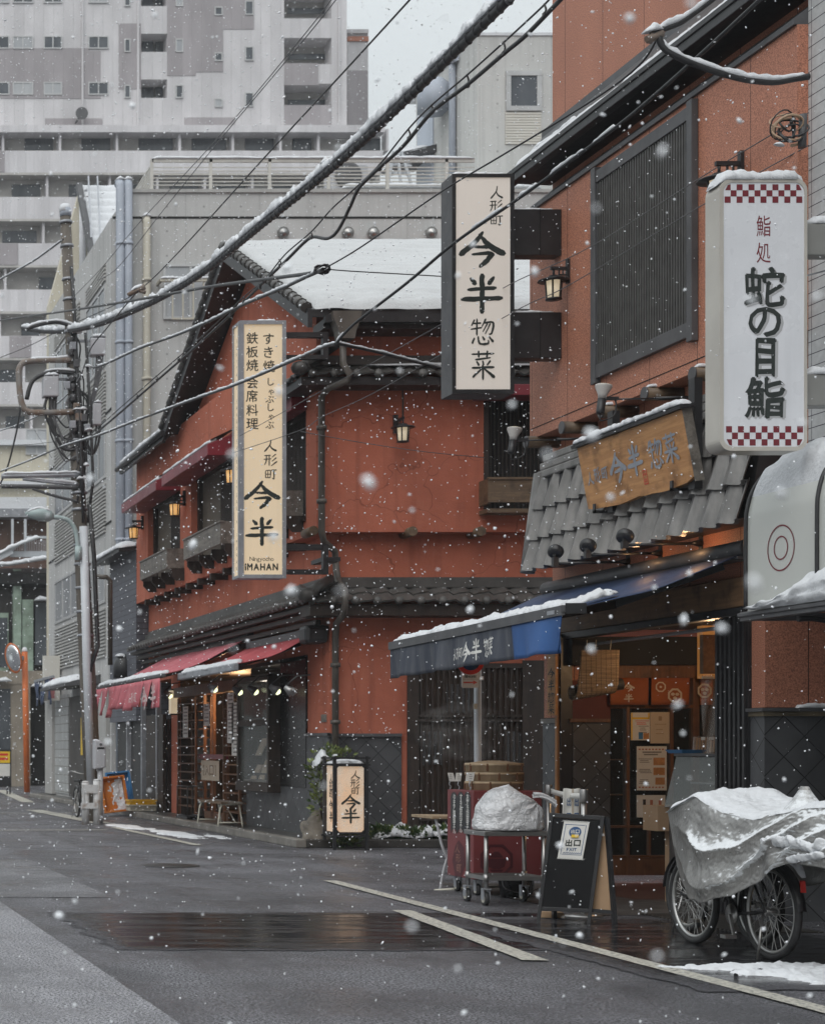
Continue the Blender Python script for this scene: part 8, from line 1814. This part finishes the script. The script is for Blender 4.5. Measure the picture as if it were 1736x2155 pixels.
k = MB(); k.hexa([(6.905,11.555,.50),(6.935,11.555,.50),(6.935,11.57,.50),(6.905,11.57,.50),(6.905,11.565,.575),(6.935,11.565,.575),(6.935,11.58,.58),(6.905,11.58,.58)]); k.build('tail_reflector', M['red_ink'], b1)
MB().lump([(6.92,11.56,.60),(6.92,11.62,.66),(6.92,11.72,.70)], (1,0,0), .05, .03).build('snow_cap', M['snow'], b1)
bike('dark bicycle standing behind the covered one, one wheel showing', 7.30, 12.75, 13.75, .31, bars=False)
bike('black bicycle at the right edge beside the covered one', 7.35, 10.6, 11.62, .335, bars=False)
bike('small bicycle with a snowy handlebar, half hidden behind the grey box', 6.42, 35.4, 36.5, .33)
# the cover: a sheet draped along the bicycle, shoulder and hem read along its length
sh_ = [(13.03,.985),(12.98,.992),(12.80,1.06),(12.58,1.125),(12.38,1.065),(12.19,1.018),(11.82,.983),(11.47,1.04),(11.25,1.08),(11.0,1.095),(10.5,1.09),(10.0,1.08)]
hm_ = [(13.03,.62),(12.85,.46),(12.68,.372),(12.32,.365),(11.94,.44),(11.59,.55),(11.37,.68),(11.2,.72),(11.0,.72),(10.5,.70),(10.0,.70)]
def ip(T, y):
    for i in range(len(T)-1):
        (a, p), (b, q) = T[i], T[i+1]
        if a >= y >= b: f_ = (a-y)/(a-b); f_ = f_*f_*(3-2*f_)*.5 + f_*.5; return p + (q-p)*f_
    return T[-1][1]
def fold(y, t):                                        # swags hanging between the handlebar and the saddle
    s = (12.9 - y) / 1.6; par = (s-.42)**2*2.6; ph = (t*2.3 + par*1.15 + .12*N(y*2.2, t*2))*2*math.pi; en = min(1, max(.0, (13.0-y)/.5))
    am = .036*en*math.sin(math.pi*min(1,max(0,t)))**.8*(1 if 0 < s < 1.15 else .6); d = -am*(1.5*(1-abs(math.sin(ph/2))**.8)-.6)
    d += en*(.010*N(y*4, t*3) + .006*abs(N(y*9+t*4, t*9)) + .0035*N(y*26, t*22)); cr = abs(y - 11.42)
    return d - (.035*math.exp(-(cr/.05)**2)*math.sin(math.pi*t) if t > .4 else 0)
def bulge(y, t): e = min(1, max(0, (13.03-y)/.8)); e = e*e*(3-2*e); return -.13*math.sin(t*2.0)*e + (.015+.07*t)*(1-e)
def cover(u, v):
    y = 13.03 - 3.03*u; zs, zh = ip(sh_, y), ip(hm_, y); e = min(1, (13.035-y)/.05); e = math.sqrt(max(0,e))
    if v < .5:
        t = v/.5; t = 1-t                               # t: 0 shoulder, 1 hem
        z = zs + (zh-zs)*t; x = 6.73 + bulge(y, t) + fold(y, t); x = 7.0 + (x-7.0)*(.25+.75*e); return (x, y + (.12*t if y > 12.9 else 0)*0 , z + .012*N(y*6, t*5))
    if v < .75:
        t = (v-.5)/.25; return (6.73 + .62*t if e > .99 else 7.0 + (6.73+.62*t-7.0)*(.25+.75*e), y, zs - .045*math.sin(math.pi*t) + .02*t + .01*N(y*7, t*5))
    t = (v-.75)/.25; x = 7.35 + .07*math.sin(t*2) + .02*N(y*6, t*4); return (7.0 + (x-7.0)*(.25+.75*e), y, zs + .02 + (zh+.1-zs)*t)
cv = thing('bicycle_cover', 'silver grey bicycle cover sagging in folds, heaped with snow', 'cover', (7.0, 12, .4))
k = MB(); k.grid(cover, 420, 150); k.build('sheet', M['cover'], cv, fix=False).modifiers.new('thick', 'SOLIDIFY').thickness = .003
k = MB(); pk = Vector((6.97, 11.62, 0)); 
def peak(u, v):
    a = 2*math.pi*u; r = .03 + .13*v**1.2; return (pk.x + r*math.cos(a), pk.y + r*1.15*math.sin(a), 1.215 - .20*v - .035*max(0,math.cos(a))*(1-v) + .012*math.sin(a*4)*v)
k.grid(peak, 28, 8); k.add([peak(i/28, 0) for i in range(28)], [tuple(range(28))]); k.build('peak', M['cover'], cv, fix=False)
def top(u, v):
    y = 12.99 - 2.95*u; zs = ip(sh_, y); e = min(1, u*28+.12)*math.sin(math.pi*min(1,max(0,v)))**.45
    h = .085 + .035*N(y*3.2, v*3) + .022*N(y*9, v*8, 2) + .010*N(y*22, v*20) + .035*math.exp(-((y-11.55)/.28)**2)*v
    d = math.hypot((6.73+.62*v)-pk.x, y-pk.y); h *= min(1, max(.02, (d-.07)*7)) if d < .22 else 1
    return (6.725 + .63*v + .012*N(y*14, 4)*(v < .2), y, zs - .045*math.sin(math.pi*v) + .02*v + h*e - .004)
k = MB(); k.grid(top, 230, 36); k.build('snow_cap', M['snow'], cv, fix=False)
def side_snow(pts, w, h, seed):
    P = []
    for x, y in pts: p = onX(x, y, 6.60); zs, zh = ip(sh_, p.y), ip(hm_, p.y); t_ = min(1,max(0,(zs-p.z)/(zs-zh))); P.append(Vector((6.73 + bulge(p.y, t_) + fold(p.y, t_) - .004, p.y, p.z)))
    MB().lump(P, (0,.35,1), w, h, .010, 12, 1.0, 26, seed, up=(-.9,0,.45)).build('snow_cap', M['snow'], cv)
side_snow([(1590,1778),(1630,1772),(1670,1774),(1710,1788),(1736,1775)], .07, .034, 3)
side_snow([(1655,1812),(1700,1806),(1736,1800)], .045, .022, 4)
k = MB(); k.box(7.15, 7.6, 10.95, 11.5, .05, .30); tag(k.build('drink_crate', mk('red_crate', (.28,.03,.03), (.2,.02,.02), 3, .5)), 'dark red crate on the ground behind the bicycle wheels', 'crate')
k = MB()
def star(c, r, x):
    P = [(x, c[0] + (r if i % 2 == 0 else r*.42)*math.sin(6.2832*i/10), c[1] + (r if i % 2 == 0 else r*.42)*math.cos(6.2832*i/10)) for i in range(10)]; return P
o = MB(); o.add(star((11.35,.19), .055, 7.1485), [tuple(range(10))]); o.build('star_print', M['white_ink'], bpy.data.objects['drink_crate'])
k = MB(); k.box(7.6, 7.9, 12.0, 12.4, .02, .26); tag(k.build('drink_crate', M['yellow_pl']), 'ochre crate seen through the spokes of the covered bicycle', 'crate')

# ================================================================== overhead cables
def cat(px, Y0, Y1, n=8):                              # image columns and rows with the depth running evenly from one end to the other
    L = [0.0]
    for i in range(len(px)-1): L.append(L[-1] + math.hypot(px[i+1][0]-px[i][0], px[i+1][1]-px[i][1]))
    P = [tuple(W(x, y, 1/((1/Y0)*(1-l/L[-1]) + (1/Y1)*l/L[-1]))) for (x, y), l in zip(px, L)]
    return [Vector(p) for p in sm(P, n)]
X5 = 5.72
def along(px, X=X5): return cat(px, yX(px[0][0], X), yX(px[-1][0], X))
def cable(name, lab, P, r, m_='cable', snow=None, grp='overhead cables', sw=1.3, sh=1.0, side=(1,0,0)):
    r *= .8; sw *= .85; sh *= .8; k = MB(); k.tube(P, r, 8); o = tag(k.build(name, M[m_], fix=False), lab, 'cable', grp)
    for a, b in snow or ():
        i, j = int(a*(len(P)-1)), int(b*(len(P)-1))
        if j - i > 1: MB().lump([p + Vector((0,0,r*.35)) for p in P[i:j+1]], side, r*2*sw, r*2*sh, max(.03, r*1.5), 7, .6, 1.2/max(r,.02)*.2, a*9+len(P)).build('snow_cap', M['snow'], o)
    return o
# thick bound cable, wrapped and snow laden
P = along([(48,690),(100,697),(150,695),(215,680),(320,636),(420,578),(480,531),(560,465),(650,393),(750,308),(850,213),(950,115),(1075,-8)])
cb = cable('bound_cable', 'thick spiral bound cable with a ridge of snow, sweeping up from the utility pole', P, .052)
k = MB(); H = []; n = len(P); turns = 150
acc = [0.0]
for i in range(n-1): acc.append(acc[-1] + (P[i+1]-P[i]).length)
m_ = turns*9
for q in range(m_+1):
    s = acc[-1]*q/m_; i = 0
    while i < n-2 and acc[i+1] < s: i += 1
    f_ = (s-acc[i])/max(1e-6, acc[i+1]-acc[i]); c = P[i].lerp(P[i+1], f_); d = (P[i+1]-P[i]).normalized(); a = d.cross(Vector((0,0,1))).normalized(); b = a.cross(d); th = 2*math.pi*turns*q/m_ + 1.3*N(s*1.7, 3); rb = .043 + .005*N(s*6, 9); H.append(c + a*rb*math.cos(th) + b*rb*math.sin(th))
k.tube(H, .009, 5); k.build('binding', M['cable_gr'], cb, fix=False)
MB().lump([p + Vector((0,0,.025)) for p in P[6:]], (1,0,0), .105, .10, .035, 9, .7, 5, 3, taper=False).build('snow_cap', M['snow'], cb)
MB().lump([p + Vector((0,0,.03)) for p in P[0:7]], (1,0,0), .11, .08, .05, 8, .4, 4, 5).build('snow_cap', M['snow'], cb)
# messenger wire with a slack cable hung from it
P = along([(191,914),(253,858),(331,790),(427,706),(514,624),(555,590),(600,535),(655,487),(700,437),(752,391),(800,344),(860,270),(910,219),(985,155),(1060,88),(1140,14),(1160,-8)])
cable('messenger_wire', 'taut thin wire carrying a slack black cable from small hangers', P, .010)
P2 = along([(186,925),(253,868),(331,800),(427,716),(514,634),(560,588),(605,545),(640,510),(660,498),(690,501),(712,483),(738,432),(755,396),(790,360),(850,305),(910,234),(985,176),(1060,112),(1110,70),(1185,-8)])
sl_ = cable('slack_cable', 'black cable hanging in a loop beneath the thin wire', P2, .022)
k = MB()
for x, ya, yb in ((290,829,838),(331,790,802),(377,750,760),(427,706,718),(486,655,666),(514,624,636),(548,597,606),(590,545,560),(656,487,500),(752,391,402),(800,344,356),(862,270,292),(910,219,236),(985,155,180),(1062,86,112),(1148,6,30)):
    Y = yX(x, X5); k.tube([W(x-3,ya,Y), W(x+1,(ya+yb)/2-1,Y), W(x-1,yb,Y)], .008, 5); k.box(W(x-1,yb,Y).x-.014, W(x-1,yb,Y).x+.014, Y-.02, Y+.02, W(x,yb,Y).z-.01, W(x,yb-5,Y).z)
k.build('hanger', M['cable'], sl_, fix=False)
Y2 = yX(700, X5)
cable('thin_wire', 'left wire of the close thin pair crossing the apartment tower', along([(152,627),(215,562),(295,466),(452,297),(632,82),(702,-8)]), .007, 'cable_gr')
cable('thin_wire', 'right wire of the close thin pair crossing the apartment tower', along([(205,590),(250,560),(345,440),(460,297),(640,82),(712,-8)]), .007, 'cable_gr')
cable('service_wire', 'straight dark wire descending steeply left from the top edge', along([(868,-8),(720,154),(560,327),(375,531),(300,604),(240,642),(130,692),(60,728),(-20,760)]), .012)
k = MB(); c = W(288,612,yX(288,X5)); k.tube([c+Vector((-.14,0,-.06)), c+Vector((.12,0,.07))], [.03,.05], 8); k.tube([c+Vector((.05,0,0)), c+Vector((.14,0,-.02))], .03, 8); o = tag(k.build('cable_clamp', M['rust']), 'brown clamp where the steep wire splits in two', 'clamp'); MB().lump([c+Vector((-.1,0,.0)), c+Vector((.1,0,.08))], (0,1,0), .08, .05).build('snow_cap', M['snow'], o)
cable('service_wire', 'short wire dropping from the brown clamp to the utility pole', along([(290,612),(270,635),(225,690),(190,735),(165,800),(120,850),(60,885),(-10,910)]), .014, snow=((.5,1),))
cable('power_line', 'heavy black line nearly level across the left of the street', along([(-20,677),(60,665),(140,654),(290,630),(440,603),(590,583),(655,574),(680,566)]), .026)
cable('drop_wire', 'snow dotted wire rising from the utility pole to the cable knot', along([(190,775),(222,766),(294,733),(369,706),(427,682),(512,641),(593,607),(640,585),(680,567)]), .022, snow=((.08,.3),(.34,.6),(.62,.95)), sw=1.2)
cable('service_wire', 'wire rising right from the cable knot towards the hanging cable loop', cat([(680,566),(760,519),(930,402),(1050,330),(1250,208),(1345,136),(1382,82)], yX(680,X5), 12.6), .010, snow=((.86,.9),))
cable('thin_wire', 'thin wire running right from the cable knot to the ivory lightbox', cat([(682,565),(740,570),(932,581)], yX(680,X5), 19), .008)
k = MB(); c = W(678,566,yX(680,X5))
for i in range(4): k.tube([c + Vector((.09*math.cos(a*.7+i), .03*math.sin(a+i), .05*math.sin(a*.7+i*1.3))) for a in range(10)], .008, 5)
tag(k.build('cable_knot', M['cable']), 'tangled knot of wire in front of the snowy roof', 'cable knot')
c7 = [(-20,1000),(60,970),(130,940),(210,915),(300,880),(420,836),(500,808),(600,766),(680,731),(708,722)]
cable('drop_wire', 'snow lined cable climbing right from the left edge to a bend near the cream sign', along(c7), .020, snow=((.05,.18),(.22,.46),(.48,.99)), sw=1.2)
cable('drop_wire', 'snow lined cable sloping down right from the bend to the ivory sign', cat([(708,722),(760,733),(800,742),(870,760),(935,776)], yX(708,X5), 18.6), .020, snow=((.02,.98),), sw=1.2)
cable('drop_wire', 'twisted snowy cable rising right from the bend past the louvred window', cat([(708,722),(745,682),(860,592),(960,508),(1090,418),(1200,338),(1330,240),(1480,108),(1605,-8)], yX(708,X5), 12.2), .018, snow=((.0,.09),(.42,.47),(.5,.56),(.58,.66),(.68,.72)), sw=1.2, sh=1.3)
cable('thin_wire', 'upper of two faint thin wires crossing the louvred window', cat([(1702,236),(1500,357),(1240,520),(1077,596),(934,679),(692,814),(505,917)], 13.6, 24), .006, 'cable_gr')
cable('thin_wire', 'lower of two faint thin wires crossing the louvred window', cat([(1702,305),(1500,418),(1200,598),(1077,658),(803,818),(680,876),(632,905),(490,953)], 13.6, 24), .006, 'cable_gr')
cable('thin_wire', 'faint thin wire sagging across the red wall by the cream lantern', cat([(632,907),(660,913),(766,932),(890,950),(1020,963)], 23, 25.7), .007, 'cable_gr')
cable('drop_wire', 'snowy cable reaching the pole top from the left edge', along([(-20,598),(60,555),(100,528),(133,503)]), .022, snow=((.02,.95),), sw=1.2)
cable('drop_wire', 'dark cable hanging steeply at the far left', along([(-10,1040),(15,985),(32,920),(40,880),(44,850)]), .028)
cable('thin_wire', 'thin wire sagging left from the utility pole over the cream block', along([(-20,938),(60,935),(110,930),(175,923)]), .007)
cable('thin_wire', 'thin wire dropping left behind the pipe frame', along([(-10,900),(30,880),(48,860),(70,900),(110,965)]), .006)
# cable loop hanging in front of the eave
Yk = 12.4
P = [W(x,y,Yk) for x, y in sm([(1505,-8),(1465,22),(1430,46),(1400,58),(1372,72)], 6)]
cable('loop_cable', 'thick cable slanting to the top edge with heavy snow on it', P, .030, snow=((.02,.98),), sw=1.1, sh=1.2, side=(0,1,0))
P = [W(x,y,Yk) for x, y in sm([(1386,76),(1392,92),(1410,110),(1458,132),(1515,152),(1568,166),(1625,172),(1665,166),(1702,160)], 6)]
cable('loop_cable', 'thick cable sagging right from the bend to the tiled wall, snow on top', P, .030, snow=((.12,.98),), sw=1.1, sh=1.1, side=(0,1,0))
P = [W(x,y,Yk+.1) for x, y in sm([(1640,172),(1670,165),(1700,152)], 6)]
k = MB(); c = W(1376,74,Yk); k.tube([c+Vector((-.05,0,-.03)), c+Vector((.06,0,.02))], .03, 8); k.tube([c+Vector((-.03,0,-.05)), c+Vector((.0,0,.05))], .02, 8); o = tag(k.build('cable_clamp', M['rust']), 'rusty clamp at the bend of the thick snowy cable', 'clamp'); MB().lump([c+Vector((-.07,0,.02)), c+Vector((.06,0,.04))], (0,1,0), .09, .07).build('snow_cap', M['snow'], o)
t = thing('cable_coil', 'bundle of tan and black cable coils hooked on the tiled wall corner', 'cable coil', W(1665, 275, 13.4)); rnd = random.Random(5)
for i in range(9):
    c = W(1660+rnd.uniform(-10,12), 268+rnd.uniform(-16,18), 13.4); a0 = rnd.uniform(0,6); rx, rz = rnd.uniform(.06,.13), rnd.uniform(.06,.12)
    k = MB(); k.tube([c + Vector((rx*math.cos(a0+a*.35), .04*math.sin(a*.5+i), rz*math.sin(a0+a*.35) + .02*a*.1)) for a in range(16)], rnd.choice((.006,.008,.012)), 6); k.build('coil', M['cable'] if i % 3 else mk('tan_cable', (.40,.28,.19), (.34,.23,.15), 5, .6), t)
k = MB(); k.tube([W(1690,240,13.4), W(1688,310,13.4)], .03, 8); k.build('hook', M['char'], t)
MB().lump([W(1630,303,13.35), W(1650,307,13.35)], (0,1,0), .05, .03).build('snow_cap', M['snow'], t)

# ================================================================== falling snow
rnd = random.Random(21); k = MB()
ico = bmesh.new(); bmesh.ops.create_icosphere(ico, subdivisions=1, radius=1.0); ico.verts.index_update()
iv = [v.co.copy() for v in ico.verts]; if_ = [tuple(v.index for v in f.verts) for f in ico.faces]; ico.free()
def flake(p, r):
    sx, sy, sz = r*rnd.uniform(.45,1.4), r*rnd.uniform(.45,1.3), r*rnd.uniform(.5,1.7); a = rnd.uniform(0,3.14); ca, sa = math.cos(a), math.sin(a); o = len(k.v)
    for v in iv: q = 1 + rnd.uniform(-.35,.35); x, y, z = v.x*sx*q, v.y*sy*q, v.z*sz*q; k.v.append(Vector((p.x + x*ca - z*sa, p.y + y, p.z + x*sa + z*ca)))
    for f in if_: k.f.append(tuple(i+o for i in f)); k.sm.append(True)
def fall(n, Y0, Y1, r0, r1, pw=2.0):
    c = 0
    while c < n:
        u = rnd.random(); Y = (Y0**pw + (Y1**pw - Y0**pw)*u)**(1/pw); x = rnd.uniform(-120, 1860); y = rnd.uniform(-80, 2200); p = W(x, y, Y)
        if p.z < .05: continue
        if p.x > 8.35 and p.z < 3 and 13.7 < p.y < 19: continue
        if p.x > 7.85 and p.y > 25 and p.z < 8: continue
        flake(p, rnd.uniform(r0, r1) * (1.6 if rnd.random() < .06 else 1)); c += 1
fall(120, 1.2, 4.5, .0024, .0060)
fall(1000, 4.5, 10.5, .0012, .0046)
fall(4200, 10.5, 17, .0015, .0062)
fall(14000, 17, 36, .002, .0095)
kind(k.build('falling_snow', mk('falling_snow', (.82,.84,.87), (.76,.78,.81), 3, .8), fix=False), 'stuff')
# faint steam over the bamboo baskets
def steam_puff():
    k = MB(); k.lathe((6.98, 17.5, 1.34), [(0,0),(.26,.02),(.42,.16),(.46,.32),(.38,.5),(.2,.6),(0,.62)], 20); o = k.build('steam', M['snow']); m, t, p, oo = _mat('steam'); t.nodes.remove(p); vp = t.nodes.new('ShaderNodeVolumePrincipled'); vp.inputs['Color'].default_value = (.95,.95,.95,1)
    v = coord(t, (1.2,1.2,2.0)); dn = mth(t, 'MULTIPLY', ramp(t, nz(t, v, 3.2, 5, .6), .46, .72, (0,0,0), (1,1,1)), .42); t.links.new(dn, vp.inputs['Density']); t.links.new(vp.outputs[0], oo.inputs['Volume']); o.data.materials[0] = m; kind(o, 'stuff')
steam_puff()
# ------------------------------------------------------------------ snowy air
hz = MB().box(-75, 125, -7, 150, -1, 66).build('haze', M['snow'])
hm, ht, hp, ho = _mat('snowy_air'); ht.nodes.remove(hp); hv = ht.nodes.new('ShaderNodeVolumePrincipled')
hv.inputs['Density'].default_value = .0006; hv.inputs['Color'].default_value = (.93,.95,.97,1); ht.links.new(hv.outputs[0], ho.inputs['Volume'])
hz.data.materials[0] = hm; kind(hz, 'stuff')
bpy.data.objects.remove(_fo); bpy.data.curves.remove(_fc)
